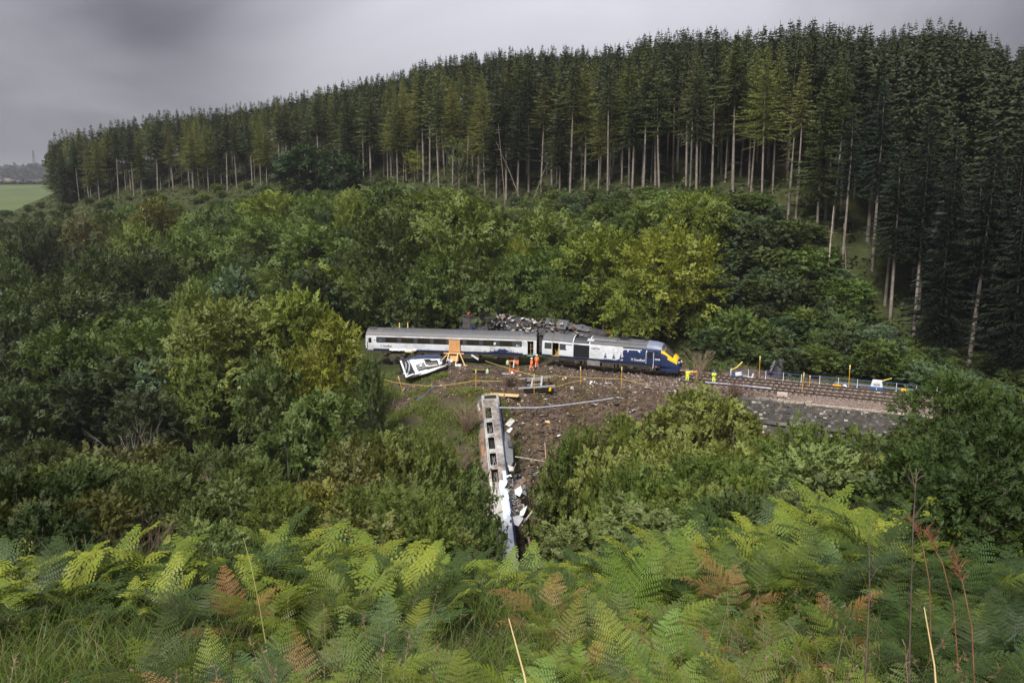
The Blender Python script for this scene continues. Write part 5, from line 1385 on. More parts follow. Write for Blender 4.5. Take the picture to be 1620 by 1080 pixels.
# navy print on the silver
mb = MB()
flat_poly(mb, [(9.9, 1.16), (10.92, 1.16), (10.92, 1.75), (10.7, 1.55), (10.5, 1.40), (10.2, 1.3)], .006)
flat_poly(mb, [(10.45, 1.2), (10.85, 1.2), (10.78, 1.8), (10.72, 1.95), (10.72, 2.15), (10.68, 2.4), (10.64, 2.15), (10.64, 1.95), (10.56, 1.8)], .007)
flat_poly(mb, [(8.3, 1.16), (10.0, 1.16), (9.8, 1.22), (9.0, 1.26), (8.5, 1.2)], .007)
mb.build('skyline_print', M['navy'], loco)
mb = MB()
flat_poly(mb, [(9.4, 1.17), (10.05, 1.17), (9.95, 1.45), (9.85, 1.75), (9.80, 1.95), (9.76, 2.3), (9.72, 1.95), (9.66, 1.75), (9.55, 1.45)], .005)
flat_poly(mb, [(8.35, 1.17), (8.9, 1.17), (8.82, 1.45), (8.78, 1.75), (8.72, 1.98), (8.66, 2.02), (8.60, 1.98), (8.55, 1.75), (8.45, 1.45)], .005)
mb.build('tower_print', M['navy_mid'], loco)
mb = MB()
flat_poly(mb, [(10.9, 2.62), (13.9, 2.60), (13.9, 2.76), (10.9, 2.76)], .007, 1)
flat_poly(mb, [(10.9, 1.7), (11.0, 1.7), (11.05, 2.64), (10.9, 2.64)], .008)
flat_poly(mb, [(11.5, 2.35), (11.55, 2.30), (11.62, 2.5), (11.75, 2.64), (11.45, 2.64)], .008)
flat_poly(mb, [(12.75, 2.64), (13.05, 2.64), (13.15, 2.40), (13.0, 2.42)], .008)
flat_poly(mb, [(10.9, 2.6), (13.3, 2.66), (13.3, 2.76), (10.9, 2.76)], .009)
mb.build('silver_drips_print', [M['silver'], M['navy']], loco)
saltire(loco, 11.95, 1.36, .30, M['white'])
text_mesh('lettering', 'ScotRail', .42, M['white'], loco, (12.38, -1.388, 1.36))
text_mesh('lettering', 'Inter7City', .28, M['roof'], loco, (6.75, -1.375, 2.38))
# cab door and rails
mb = MB(); patch(mb, cdoor[0] + .02, cdoor[1] - .02, cdoor[2], cdoor[3], -.02); cd = mb.build('cab_door', M['navy'], loco)
mb = MB(); patch(mb, cdoor[0] + .14, cdoor[1] - .14, 1.85, 2.62, -.01); mb.build('window', M['pane'], cd)
for x in (13.90, 14.84):
    mb = MB(); mb.tube([(x, -1.43, 1.15), (x, -1.43, 2.55)], .04, 6); mb.build('handrail', M['silver'], loco)
mb = MB(); mb.tube([(14.8, -1.43, .62), (14.84, -1.43, 1.15)], .05, 6); mb.build('step_rail', M['white'], loco)
mb = MB(); flat_poly(mb, [(15.0, 1.95), (15.68, 1.95), (15.30, 2.62), (15.0, 2.62)], .006); mb.build('cab_side_window', M['pane'], loco)
mb = MB(); flat_poly(mb, [(13.86, 2.5), (13.98, 2.5), (13.98, 2.76), (13.86, 2.76)], .012); mb.build('lamp_bracket', M['white'], loco)
# roof in sections
RP2 = [(1.27, 2.78), (1.22, 3.0), (1.05, 3.3), (.75, 3.58), (.42, 3.73), (0, 3.79)]
mb = MB(); roof_shell(mb, 0.05, 4.2, RP2); roof_shell(mb, 6.5, 13.9, RP2); rf = mb.build('roof', M['roof'], loco)
mb = MB()
for x in (1.4, 2.9, 4.1, 8.2, 9.9, 11.6): roof_shell(mb, x - .02, x + .02, RP2, dz=.008)
for sgn in (-1, 1):
    mb.tube([(6.6, sgn * 1.06, 3.32), (13.8, sgn * 1.06, 3.32)], .03, 4); mb.tube([(6.6, sgn * .62, 3.66), (13.8, sgn * .62, 3.66)], .02, 4)
mb.build('roof_joint', M['dark'], rf)
mb = MB(); roof_shell(mb, 4.25, 6.45, [(1.24, 2.78), (1.18, 3.0), (1.02, 3.25), (.78, 3.45), (.42, 3.5), (0, 3.52)]); mb.build('roof_fan_grille', M['dark'], rf)
mb = MB(); roof_shell(mb, 4.18, 4.30, RP2, dz=.015); roof_shell(mb, 6.42, 6.54, RP2, dz=.015); mb.build('roof_band', M['silver'], rf)
mb = MB(); mb.bb(10.2, 11.3, -.5, .5, 3.72, 3.95); mb.bb(13.2, 13.6, -.25, .25, 3.75, 3.9); mb.build('exhaust', M['black'], rf)
mb = MB(); mb.box((6.55, -.98, 3.42), (.9, .5, .03), (.62, 0, 0)); mb.bb(6.8, 9.9, -.9, -.75, 3.5, 3.62); mb.build('roof_hatch', M['galv'], rf)
# cab: lofted nose
def hw(x): return 1.27 if x < 15 else 1.27 - 0.46 * ((x - 15) / 2.8) ** 1.5
def ztop(x): return float(np.interp(x, [13.9, 14.8, 15.3, 15.75, 16.1, 17.15, 17.45, 17.68, 17.8], [3.79, 3.75, 3.66, 3.52, 3.33, 2.36, 2.08, 1.72, 1.30]))
def sect(x, k=11):
    zt = ztop(x); zb = 0.95 - max(0, (x - 15.7)) * .12; pts = []
    nz = [(1.30 / 1.27, 0), (1.36 / 1.27, .10), (1.375 / 1.27, .28), (1.36 / 1.27, .46), (1.30 / 1.27, .62), (1.20 / 1.27, .75), (1.02 / 1.27, .86), (.75 / 1.27, .935), (.42 / 1.27, .98), (0, 1.0)]
    h = hw(x); return [(-h * a, zb + (zt - zb) * b) for a, b in nz]
xs = [13.9, 14.4, 14.8, 15.3, 15.7, 16.1, 16.5, 16.9, 17.15, 17.3, 17.45, 17.6, 17.7, 17.8]
mb = MB(); S = [sect(x) for x in xs]; nk = len(S[0])
for i in range(len(xs) - 1):
    for j in range(nk - 1):
        zm = (S[i][j][1] + S[i][j + 1][1] + S[i + 1][j][1]) / 3; xm = (xs[i] + xs[i + 1]) / 2
        if xm < 15.7 and j < 4: continue
        if xm < 15.75 and j >= 4: mat = 1
        elif xm < 16.15 and j >= 5: mat = 4
        elif j >= (3 if xm > 16.4 else 4) and xm < 17.62: mat = 2
        else: mat = 0
        for sg in (1, -1):
            q = [(xs[i], S[i][j][0] * sg, S[i][j][1]), (xs[i + 1], S[i + 1][j][0] * sg, S[i + 1][j][1]), (xs[i + 1], S[i + 1][j + 1][0] * sg, S[i + 1][j + 1][1]), (xs[i], S[i][j + 1][0] * sg, S[i][j + 1][1])]
            mb.add(q, [(0, 1, 2, 3) if sg > 0 else (3, 2, 1, 0)], mat, j > 0)
pts = [(17.8, y, z) for y, z in S[-1]] + [(17.8, -y, z) for y, z in S[-1][::-1][1:]]
mb.add(pts, [tuple(range(len(pts)))], 0)
mb.build('cab_nose', [M['navy'], M['cabroof'], M['yellow'], M['navy'], M['dark']], loco)
mb = MB()                                                   # windscreen a little proud of the slope
wx = [16.1, 16.4, 16.7, 17.0, 17.1]; WS = []
for x in wx:
    q = sect(x); WS.append([(x + .03, y * .985, z + .03) for y, z in q[5:]] + [(x + .03, -y * .985, z + .03) for y, z in q[5:-1][::-1]])
kk = len(WS[0]); mb.add([p for r_ in WS for p in r_], [(a * kk + b, (a + 1) * kk + b, (a + 1) * kk + b + 1, a * kk + b + 1) for a in range(len(wx) - 1) for b in range(kk - 1)], 0, True)
ws_ = mb.build('windscreen', M['glass'], loco)
mb = MB()
for b in (0, kk - 1): mb.tube([Vector(r_[b]) for r_ in WS], .035, 5)
mb.build('windscreen_frame', M['dark'], ws_)
for y in (-.60, .60):
    mb = MB(); mb.box((17.72, y, 1.42), (.16, .36, .22), (0, .3, -.5 if y < 0 else .5)); hl = mb.build('headlight', M['white'], loco)
mb = MB(); mb.prism([(15.6, .93), (17.78, .70), (17.72, .42), (17.3, .28), (15.9, .30), (15.5, .55)], -.98, .98); mb.build('front_valance', M['navy'], loco)
mb = MB(); mb.tube([(17.7, -.3, .72), (18.0, -.3, .70)], .12, 8); mb.tube([(17.7, .3, .72), (18.0, .3, .7)], .12, 8); mb.build('buffer', M['grime'], loco)
mb = MB(); flat_poly(mb, [(14.98, 1.66), (15.62, 1.66), (15.62, 1.84), (14.98, 1.84)], .012); npl = mb.build('number_plate', M['white'], loco)
text_mesh('lettering', '43140', .19, M['navy'], npl, (15.0, -1.397, 1.68))
mb = MB(); mb.box((15.15, -1.30, .85), (.2, .06, .14)); mb.build('warning_plate', M['pink'], loco)
mb = MB(); mb.bb(.3, 15.6, -1.2, -1.1, .70, .95); mb.bb(.3, 15.6, 1.1, 1.2, .7, .95); mb.bb(8.2, 9.7, -1.2, 1.0, .2, .9); mb.build('underframe', M['grime'], loco)
mb = MB(); mb.bb(6.2, 7.9, -1.25, .9, .25, .9); mb.build('fuel_tank', surf('tank_grey', (.12, .12, .12), .7, col2=(.22, .21, .2), scale=2), loco)
mb = MB()
for x in (5.6, 10.0, 10.5): mb.tube([(x, -1.1, .3), (x, -1.1, .85)], .12, 8)
mb.bb(8.5, 9.3, -1.27, -1.2, .35, .8); mb.build('air_tank', M['grime'], loco)
bogie(loco, 3.4); bogie(loco, 13.3)

# timber platform against the coach --------------------------------
def on_coach(x, y, z): return coach_mat @ Vector((x, y, z))
coach_mat = Matrix.Translation(CA) @ Euler((math.radians(0.5), math.atan2(CA.z - CB.z, 23), ca_ang)).to_matrix().to_4x4()
rampo = on_coach(12.2, -1.6, 0)
gr_z = gz(rampo.x, rampo.y - 1.5) - rampo.z
ramp = thing('timber_platform', rampo, 'orange plywood chute on splayed timber legs leaning against the grey coach', 'platform', (0, 0, ca_ang))
mb = MB(); mb.prism([(-.72, 1.15), (.72, 1.15), (.72, 2.72), (-.72, 2.72)], -.02, .02); mb.build('upper_plywood_sheet', M['ply'], ramp, loc=(0, .05, 0), rot=(.06, 0, 0))
mb = MB(); mb.prism([(-.70, -.05), (.70, -.05), (.74, 1.05), (-.74, 1.05)], -.02, .02); mb.build('lower_plywood_sheet', M['ply'], ramp, loc=(0, -.52, 0), rot=(-.42, 0, 0), scale=(.9, 1, .75))
for x in (-.70, .70):
    mb = MB(); mb.bar((x, 0, .75), (x, -.02, 2.75), .09, .06); mb.build('upright', M['timber'], ramp)
mb = MB(); mb.box((0, -.42, .98), (2.7, .14, .12)); mb.build('cross_beam', M['timber'], ramp)
mb = MB(); mb.box((0, -.18, 1.04), (1.5, .5, .04)); mb.build('platform_deck', M['ply'], ramp)
for x, fx, fy in ((-.75, -2.0, -1.2), (-.62, -.85, -1.55), (.55, .45, -1.65), (.80, 1.6, -1.05)):
    mb = MB(); mb.bar((x, -.42, .98), (fx, fy, gr_z + .05), .12, .09); lg = mb.build('leg', M['timber'], ramp)
    mb = MB(); mb.box((fx, fy, gr_z + .04), (.62, .24, .08), (0, 0, .15)); mb.build('foot_board', M['timber'], lg)
o = thing('plastic_bag', ramp.location + Vector((.55, -1.9, gr_z + .05)), 'crumpled white plastic bag beside a leg of the timber platform', 'bag')
mb = MB(); rr = random.Random(6)
for k in range(5): mb.sphere((rr.uniform(-.35, .35), rr.uniform(-.15, .15), .12), rr.uniform(.16, .28), 7, 4, 0, (1.2, .8, .8), -.6)
mb.build('bag', M['white'], o)

# crushed lengths of metal -----------------------------------------
def crumple(mb, c, d, rr, n=(4, 3), amp=.12, rot=(0, 0, 0), mat=0, th=.04):
    """a buckled sheet with thickness"""
    R = Euler(rot).to_matrix(); c = Vector(c); P = []
    for i in range(n[0] + 1):
        for j in range(n[1] + 1):
            P.append(Vector((d[0] * (i / n[0] - .5) + rr.uniform(-amp, amp) * .4, d[1] * (j / n[1] - .5) + rr.uniform(-amp, amp) * .4, rr.uniform(-amp, amp))))
    top = [R @ p + c for p in P]; bot = [R @ (p - Vector((0, 0, th))) + c for p in P]
    k = n[1] + 1; fs = []
    N = len(P)
    for i in range(n[0]):
        for j in range(n[1]):
            a = i * k + j; fs.append((a, a + k, a + k + 1, a + 1)); fs.append((N + a, N + a + 1, N + a + k + 1, N + a + k))
    rim = [(i * k, (i + 1) * k) for i in range(n[0])] + [((i + 1) * k + n[1], i * k + n[1]) for i in range(n[0])] + [(j + 1, j) for j in range(n[1])] + [(n[0] * k + j, n[0] * k + j + 1) for j in range(n[1])]
    fs += [(b, a, N + a, N + b) for a, b in rim]
    mb.add(top + bot, fs, mat)

# overturned wreck behind the coach
wr = thing('wrecked_carriage', Vector((0, 0, 0)), 'crushed upturned carriage with torn pale panels lying behind the coach and locomotive', 'railway carriage')
p0 = at(733, 500, 121); p1 = at(960, 535, 114); wr.location = (p0.x, p0.y, -21.6)
dv = Vector((p1.x - p0.x, p1.y - p0.y, 0)); Lw = dv.length; wr.rotation_euler = (0, 0, math.atan2(dv.y, dv.x))
zt0 = at(733, 497, 120).z + 21.6; zt1 = at(935, 524, 115).z + 21.6
def wz(x): return zt0 + (zt1 - zt0) * x / Lw
rr = random.Random(14)
mb = MB(); ns_ = 12; P = []
for i in range(ns_ + 1):
    x = Lw * i / ns_; t = wz(x) + rr.uniform(-.12, .12)
    P.append([(x, -1.35 + rr.uniform(-.1, .1), -.5), (x, -1.45 + rr.uniform(-.15, .15), t * .55), (x, -1.2 + rr.uniform(-.15, .15), t - .35), (x, .1 + rr.uniform(-.2, .2), t - .15 + rr.uniform(-.15, .1)), (x, 1.3, t + rr.uniform(0, .15)), (x, 1.4, -.5)])
vs_ = [p for r_ in P for p in r_]
mb.add(vs_, [(i * 6 + j, (i + 1) * 6 + j, (i + 1) * 6 + j + 1, i * 6 + j + 1) for i in range(ns_) for j in range(5)] + [(0, 1, 2, 3, 4, 5), tuple(ns_ * 6 + k for k in (5, 4, 3, 2, 1, 0))])
mb.build('crushed_body', M['scrap'], wr)
mb = MB(); mb.bar((.3, 1.35, wz(0) + .15), (Lw * .75, 1.35, wz(Lw * .75) + .18), .16, .2); mb.bar((.3, -1.1, wz(0) - .1), (Lw * .35, -1.2, wz(Lw * .35) - .2), .14, .2); mb.build('bent_sole_bar', M['scrap'], wr)
def navy_bit(x0, x1, n):
    mb = MB(); 
    for k in range(n): crumple(mb, (x0 + (x1 - x0) * (k + .5) / n, -1.42, wz(x0) * .55), ((x1 - x0) / n, 1.2, 1), rr, (4, 3), .12, (math.pi / 2 - .15, 0.08, 0), 0)
    mb.build('torn_navy_panel', M['navy'], wr)
navy_bit(1.6, 5.2, 2)
mb = MB(); crumple(mb, (.3, -1.3, 1.3), (1.1, 2.0, 1), rr, (3, 3), .08, (math.pi / 2, 0, .2)); mb.build('torn_navy_panel', M['navy'], wr)
for k in range(130):
    f = rr.random() ** .9; x = Lw * (.22 + .62 * f); yy_ = rr.uniform(-1.35, .9); zz_ = wz(x) + .02 + (-.25 if yy_ < -.8 else 0)
    mb = MB(); crumple(mb, (0, 0, 0), (rr.uniform(.35, 1.3), rr.uniform(.25, .8), 1), rr, (3, 2), .16, (rr.uniform(-.7, .9), rr.uniform(-.6, .6), rr.uniform(0, 6.28)))
    mb.build('torn_panel', rr.choice([M['scrap_pale'], M['scrap_pale'], M['brown'], M['brown'], M['scrap'], M['scrap'], M['scrap'], M['galv'], M['white'], M['burnt_roof']]), wr, loc=(x, yy_, zz_ + rr.uniform(.05, .45)) if k % 2 else (x, rr.uniform(-1.75, -1.3), wz(x) - rr.uniform(.1, 1.3)))
for k in range(7):
    mb = MB(); crumple(mb, (0, 0, 0), (rr.uniform(.4, .8), rr.uniform(.3, .6), 1), rr, (3, 2), .18, (rr.uniform(-.7, .9), rr.uniform(-.6, .6), rr.uniform(0, 6.28)))
    mb.build('orange_rust_fitting', M['rust'], wr, loc=(rr.uniform(0, 1.6), rr.uniform(-1.2, .9), wz(0) + rr.uniform(-.5, .35)))
mb = MB(); mb.box((0, 0, 0), (3.2, 1.9, .12), (.22, .02, 0)); rp = mb.build('roof_panel', M['roof'], wr, loc=(Lw * .66, -.2, wz(Lw * .66) + .28), rot=(.35, .05, 0))
mb = MB(); mb.box((.2, 0, .08), (.7, .55, .06), (.22, 0, 0)); mb.build('roof_opening', M['brown'], rp)
mb = MB(); crumple(mb, (0, 0, 0), (2.8, 1.7, 1), rr, (6, 4), .16, (.3, .1, 0)); mb.build('crushed_roof_end', M['galv'] if False else M['roof'], wr, loc=(Lw * .82, -.1, wz(Lw * .82) + .22))
for k in range(14):
    mb = MB(); x = Lw * rr.uniform(.1, .95); a = Vector((x, rr.uniform(-1, 1.2), wz(x))); mb.tube([a, a + Vector((rr.uniform(-.9, .9), rr.uniform(-.3, .3), rr.uniform(.1, .5)))], .035, 4); mb.build('bent_pipe', rr.choice([M['scrap'], M['galv'], M['rust']]), wr)
mb = MB(); crumple(mb, (0, 0, 0), (7, 2.4, 1), rr, (8, 3), .2, (.15, .03, 0)); mb.build('flattened_end', M['scrap'], wr, loc=(Lw * 1.12, .1, wz(Lw) - .35))
mb = MB(); mb.box((0, 0, 0), (.7, .35, .25)); mb.build('yellow_case', M['yellow'], wr, loc=(Lw * 1.02, -.6, wz(Lw) + .15))

# crushed white end below the coach left half
ce = thing('crushed_carriage_end', at(655, 598, 104.5), 'crushed white carriage end lying tilted on the grass below the coach', 'railway carriage')
O = ce.location.copy()
def Q3(px, py, Y): return at(px, py, Y) - O
def slab(name, pts, mat, parent, back=Vector((0, .08, -.02)), holes=None):
    mb = MB(); n = len(pts); a = [Vector(p) for p in pts]; b = [p + back for p in a]
    mb.add(a + b, [tuple(range(n)), tuple(range(2 * n - 1, n - 1, -1))] + [(i, (i + 1) % n, n + (i + 1) % n, n + i) for i in range(n)])
    return mb.build(name, mat, parent)
slab('side_panel', [Q3(645, 569, 106.5), Q3(669, 567.5, 106.8), Q3(678, 578, 106), Q3(675.5, 580, 105.7), Q3(655, 584.5, 105.2), Q3(676, 583.5, 105.4), Q3(674, 585.5, 105.2), Q3(654.5, 591.5, 104.5)], M['white'], ce)
slab('side_panel', [Q3(645, 569, 106.45), Q3(656, 568, 106.6), Q3(659, 588, 104.9), Q3(654, 592, 104.4)], M['white'], ce)
slab('lower_side_panel', [Q3(654, 591.5, 104.4), Q3(674, 585, 105), Q3(696, 578.5, 106), Q3(705, 577.5, 106.5), Q3(704, 579.5, 106.3), Q3(675, 590, 104.6), Q3(643, 598.5, 103.7), Q3(641, 594.5, 104)], M['white'], ce)
slab('side_panel', [Q3(668, 567.5, 106.9), Q3(690, 566.5, 107.6), Q3(698, 569.5, 107.5), Q3(690, 571, 107.2), Q3(678, 569.5, 107), Q3(670, 570.5, 106.6)], M['white'], ce)
slab('side_panel', [Q3(691, 569, 107.5), Q3(697, 568, 107.7), Q3(700, 574, 107), Q3(695, 578, 106.4)], M['silver'], ce)
slab('window', [Q3(657, 577.5, 105.45), Q3(670.5, 573, 105.9), Q3(674.5, 581, 105.2), Q3(661, 585.5, 104.8)], surf('label_grey', (.13, .15, .15), .4), ce, Vector((0, .03, 0)))
slab('window_sticker', [Q3(663.5, 576.8, 105.3), Q3(667, 575.8, 105.4), Q3(668, 578.5, 105.2), Q3(664.5, 579.5, 105.1)], M['white'], ce, Vector((0, .02, 0)))
slab('torn_opening', [Q3(672, 572.5, 106.3), Q3(691, 570.5, 106.9), Q3(694, 576.5, 106.5), Q3(676, 579.5, 105.9)], M['black'], ce, Vector((0, .5, 0)))
slab('torn_opening', [Q3(668, 568.6, 106.7), Q3(679, 568.2, 107), Q3(682, 570.3, 106.8), Q3(670, 571, 106.5)], M['black'], ce, Vector((0, .2, 0)))
for k in range(7):
    mb = MB(); mb.tube([Q3(674 + k * 2.6, 572.6, 106.2), Q3(677 + k * 2.7, 578, 105.9)], .03, 4); mb.build('window_bar', M['galv'], ce)
slab('torn_lower_edge', [Q3(676, 578.6, 105.6), Q3(692, 575.8, 106.2), Q3(693, 578, 106), Q3(678, 580.5, 105.4)], M['scrap_pale'], ce, Vector((0, .1, 0)))
slab('navy_strip', [Q3(640, 568.5, 106.6), Q3(668, 562.6, 107.6), Q3(690, 562, 108), Q3(700, 566, 107.9), Q3(688, 567, 107.4), Q3(660, 568, 106.7), Q3(645, 570, 106.3)], M['navy'], ce, Vector((0, .5, 0)))
slab('end_frame', [Q3(633, 571, 105.3), Q3(645, 569, 106.3), Q3(654.5, 592, 104.2), Q3(643, 596.5, 103.4)], M['dark'], ce, Vector((.2, .4, 0)))
slab('end_frame_edge', [Q3(632.5, 570.5, 105.2), Q3(635, 570.2, 105.3), Q3(644.5, 596, 103.3), Q3(642, 597, 103.2)], M['white'], ce, Vector((0, .15, 0)))
slab('end_frame_edge', [Q3(642, 595, 103.3), Q3(654, 590.5, 104.1), Q3(654.8, 592, 104), Q3(643, 597, 103.2)], M['white'], ce, Vector((0, .15, 0)))
def ring_arc(c0, a0, a1, r, w, name):
    mb = MB(); c = Vector(c0); pts = []
    for t in np.linspace(a0, a1, 12): pts.append(c + Vector((math.cos(t) * r * .45 + .18 * math.sin(t) * r, -.12, math.sin(t) * r)))
    mb.tube(pts, w, 5); mb.build(name, M['white'], ce)
ring_arc(Q3(642, 583, 104.0), -1.3, 1.5, 1.0, .10, 'gangway_ring'); ring_arc(Q3(638, 582, 104.0), -1.2, 1.2, .8, .07, 'gangway_ring')
slab('roof_underside', [Q3(641, 596, 103.6), Q3(643, 599.5, 103.4), Q3(676, 590.5, 104.4), Q3(706, 580, 106.2), Q3(706, 577.8, 106.5), Q3(675, 588.5, 104.8)], M['grime'], ce, Vector((0, 1.8, -.1)))
slab('end_underside', [Q3(633, 572, 105.2), Q3(643, 598, 103.3), Q3(640, 596, 103.6), Q3(634, 588, 104.6), Q3(631, 578, 105.6)], M['black'], ce, Vector((.2, 1.6, 0)))
rr = random.Random(9)
for k in range(10):
    mb = MB(); crumple(mb, (0, 0, 0), (rr.uniform(.4, .9), rr.uniform(.3, .5), 1), rr, (3, 2), .14, (rr.uniform(-.9, .9), rr.uniform(-.6, .6), rr.uniform(0, 6.28)))
    mb.build('torn_panel', rr.choice([M['silver'], M['scrap'], M['navy'], M['galv']]), ce, loc=Q3(rr.uniform(692, 714), rr.uniform(566, 579), 107.5))
# detached wheelset / coupling scrap by the crushed end
ds = thing('detached_bogie', at(630, 566, 108), 'rusty detached bogie hidden in the bushes under the coach left end', 'bogie')
mb = MB()
for k in range(9): mb.bar((rr.uniform(-1, 1), rr.uniform(-.6, .6), rr.uniform(-.6, .4)), (rr.uniform(-1, 1), rr.uniform(-.6, .6), rr.uniform(-.6, .5)), .14)
mb.build('bogie_frame', M['grime'], ds)
for k, (x, z) in enumerate(((-.7, .05), (.5, -.15))):
    mb = MB(); mb.tube([(x, -.5, z), (x + .05, -.38, z)], .42, 18, 0, True, False); mb.tube([(x - .01, -.52, z), (x, -.5, z)], .2, 12); mb.build('wheel', M['grime'], ds)

# burnt carriage hanging down the slope -----------------------------
BA = at(775, 624, 95.5); BB = at(801, 866, 78.6)
ax = (BB - BA).normalized()
toc = (-(BA + BB) / 2); toc = (toc - ax * toc.dot(ax)).normalized()
side = ax.cross(toc)                      # to the left seen from the camera?
if side.x > 0: side = -side
roll = math.radians(6)
Nn = (toc * math.cos(roll) - side * math.sin(roll)).normalized()      # outward normal of the upward facing side (local -y)
Zc = (side * math.cos(roll) + toc * math.sin(roll)).normalized()      # coach up
Yc = Zc.cross(ax)
Rb = Matrix((ax, Yc, Zc)).transposed().to_4x4()
burnt = empty('burnt_carriage'); tag(burnt, 'burnt-out carriage hanging steeply down the slope with five black window openings in view', 'railway carriage')
burnt.matrix_world = Matrix.Translation(BA) @ Rb @ Matrix.Translation(Vector((0, -1.36, -1.95)))
holes = [(1.95 + k * 2.2, 1.95 + k * 2.2 + 1.62, 1.98, 2.68) for k in range(5)]
xsl = [0, 11.6, LC] + [h[0] for h in holes] + [h[1] for h in holes]
mb = MB(); side_shell(mb, xsl, [p[1] for p in PROF] + [1.98, 2.68, 1.16], -1, holes, lambda x, z: 0); mb.build('body_side', [M['burnt'], M['burnt_pale']], burnt); mb = MB(); side_shell(mb, xsl + [11.0, 12.2, 13.0], [p[1] for p in PROF] + [1.98, 2.68, 1.16, 1.5], 1, holes, lambda x, z: 1 if x > 12.2 and z < 1.98 or x > 11.0 and z < 1.5 else 0)
mb.build('body_side', [M['burnt'], M['burnt_pale']], burnt)
mb = MB(); patch(mb, 1.5, LC, .955, 1.12, .006, 0, 3, 1); mb.build('navy_skirt', M['navy'], burnt)
mb = MB(); patch(mb, 13.4, LC, 2.0, 2.6, .014, 0, 3, 1); mb.build('cream_lining_panel', surf('cream_lining', (.40, .39, .36), .8, col2=(.30, .29, .27), scale=2), burnt)
mb = MB(); mb.bb(.05, LC, -1.28, 1.28, .9, .98); mb.build('floor', M['black'], burnt)
mb = MB()
for k, h in enumerate(holes): mb.bb(h[0] - .3, h[0] - .22, -1.2, 1.2, 1.0, 2.0)
mb.bb(.1, LC - .1, .75, .80, 1.0, 2.9); mb.build('burnt_interior', M['black'], burnt)
for k, h in enumerate(holes):
    mb = MB(); zc0, zc1 = h[2], h[3]
    for (a, b, c, d) in ((h[0], h[1], zc0 - .05, zc0), (h[0], h[1], zc1, zc1 + .05), (h[0] - .05, h[0], zc0 - .05, zc1 + .05), (h[1], h[1] + .05, zc0 - .05, zc1 + .05)):
        patch(mb, a, b, c, d, .012, 0, 1, 1)
    f = mb.build('window_frame', M['scrap_pale'] if k != 4 else M['rust'], burnt)
    if k in (1, 3, 4):
        mb = MB(); rr = random.Random(k)
        for q in range(4): mb.tube([(h[0] + rr.uniform(0, .4), .9, zc0 + rr.uniform(0, .6)), (h[1] - rr.uniform(0, .5), 1.1, zc0 + rr.uniform(0, .6))], .02, 4)
        mb.build('burnt_seat_frame', M['galv'], f)
mb = MB(); roof_shell(mb, 0, LC); roofb = mb.build('roof', M['burnt_roof'], burnt)
mb = MB(); patch(mb, .1, 11.8, 2.86, 2.92, .015, 0, 1, 1); mb.build('gutter', M['galv'], burnt)
mb = MB(); patch(mb, 11.9, LC, 2.72, 2.95, .018, 0, 1, 1); mb.build('pale_gutter', M['scrap_pale'], burnt)
mb = MB(); mb.bb(-.02, .02, -1.30, 1.3, .95, 2.95); mb.box((.35, 1.15, 1.9), (.55, .32, 1.5)); mb.build('end_wall', M['black'], burnt)
mb = MB(); patch(mb, .12, .62, 1.25, 2.62, .02, 0, 3, 1); mb.build('end_recess', M['black'], burnt)
mb = MB()
for z in (1.1, 2.75): mb.tube([(.0, 1.38, z), (.9, 1.39, z)], .06, 5)
mb.build('end_post', M['galv'], burnt)
rr = random.Random(12)
for k in range(9):
    mb = MB(); x = rr.uniform(1, 14); crumple(mb, (0, 0, 0), (rr.uniform(.6, 1.6), rr.uniform(.2, .5), 1), rr, (4, 2), .06, (rr.uniform(-.2, .2), 0, 0))
    mb.build('peeled_roof_strip', rr.choice([M['burnt_roof'], M['rust'], M['scrap_pale']]), roofb, loc=(x, rr.uniform(.8, 1.15), 3.32), rot=(-.9, 0, 0))
# crumpled wreckage beside it
cw = thing('crumpled_wreckage', at(820, 770, 81.5), 'heap of crumpled grey and white metal to the right of the burnt carriage', 'wreckage')
O2 = cw.location.copy(); rr = random.Random(17)
def C3(px, py, Y): return at(px, py, Y) - O2
M['dgrey'] = surf('dark_grey_panel', (.11, .115, .125), .6)
def scrap_quad(name, pts, mat, parent, origin):
    a = [Vector(p) for p in pts]; back = Vector((.05, .12, -.1)); n = len(a); mb = MB()
    mb.add(a + [p + back for p in a], [tuple(range(n)), tuple(range(2 * n - 1, n - 1, -1))] + [(i, (i + 1) % n, n + (i + 1) % n, n + i) for i in range(n)]); return mb.build(name, mat, parent)
scrap_quad('dark_side_panel', [C3(798.5, 682, 89.2), C3(805, 688, 89), C3(810, 700, 88.2), C3(811, 712, 87.4), C3(812, 730, 86.2), C3(806, 742, 85.5), C3(801, 728, 86.4), C3(798, 700, 88.2)], M['dgrey'], cw, O2)
scrap_quad('window_frame', [C3(802, 692, 88.3), C3(807, 694, 88.1), C3(809.5, 707, 87.3), C3(803.5, 705, 87.5)], M['scrap'], cw, O2)
scrap_quad('pale_panel', [C3(803, 735, 85.4), C3(812, 738, 85.2), C3(813, 744, 84.8), C3(806, 745, 84.8)], M['scrap_pale'], cw, O2)
scrap_quad('folded_white_panel', [C3(801, 752, 84.5), C3(808, 750, 84.6), C3(811, 756, 84.2), C3(804, 758, 84.1)], M['white'], cw, O2)
scrap_quad('burnt_panel', [C3(813, 770, 83), C3(829, 753, 84), C3(832, 760, 83.6), C3(824, 768, 83), C3(815, 778, 82.4)], M['brown'], cw, O2)
scrap_quad('grey_panel', [C3(826, 766, 82.8), C3(831, 766, 82.8), C3(833, 784, 81.6), C3(826, 780, 81.8)], M['dgrey'], cw, O2)
scrap_quad('white_panel', [C3(814, 775, 82.3), C3(824, 768, 82.7), C3(826, 777, 82), C3(822, 785, 81.5), C3(815, 781, 81.8)], M['white'], cw, O2)
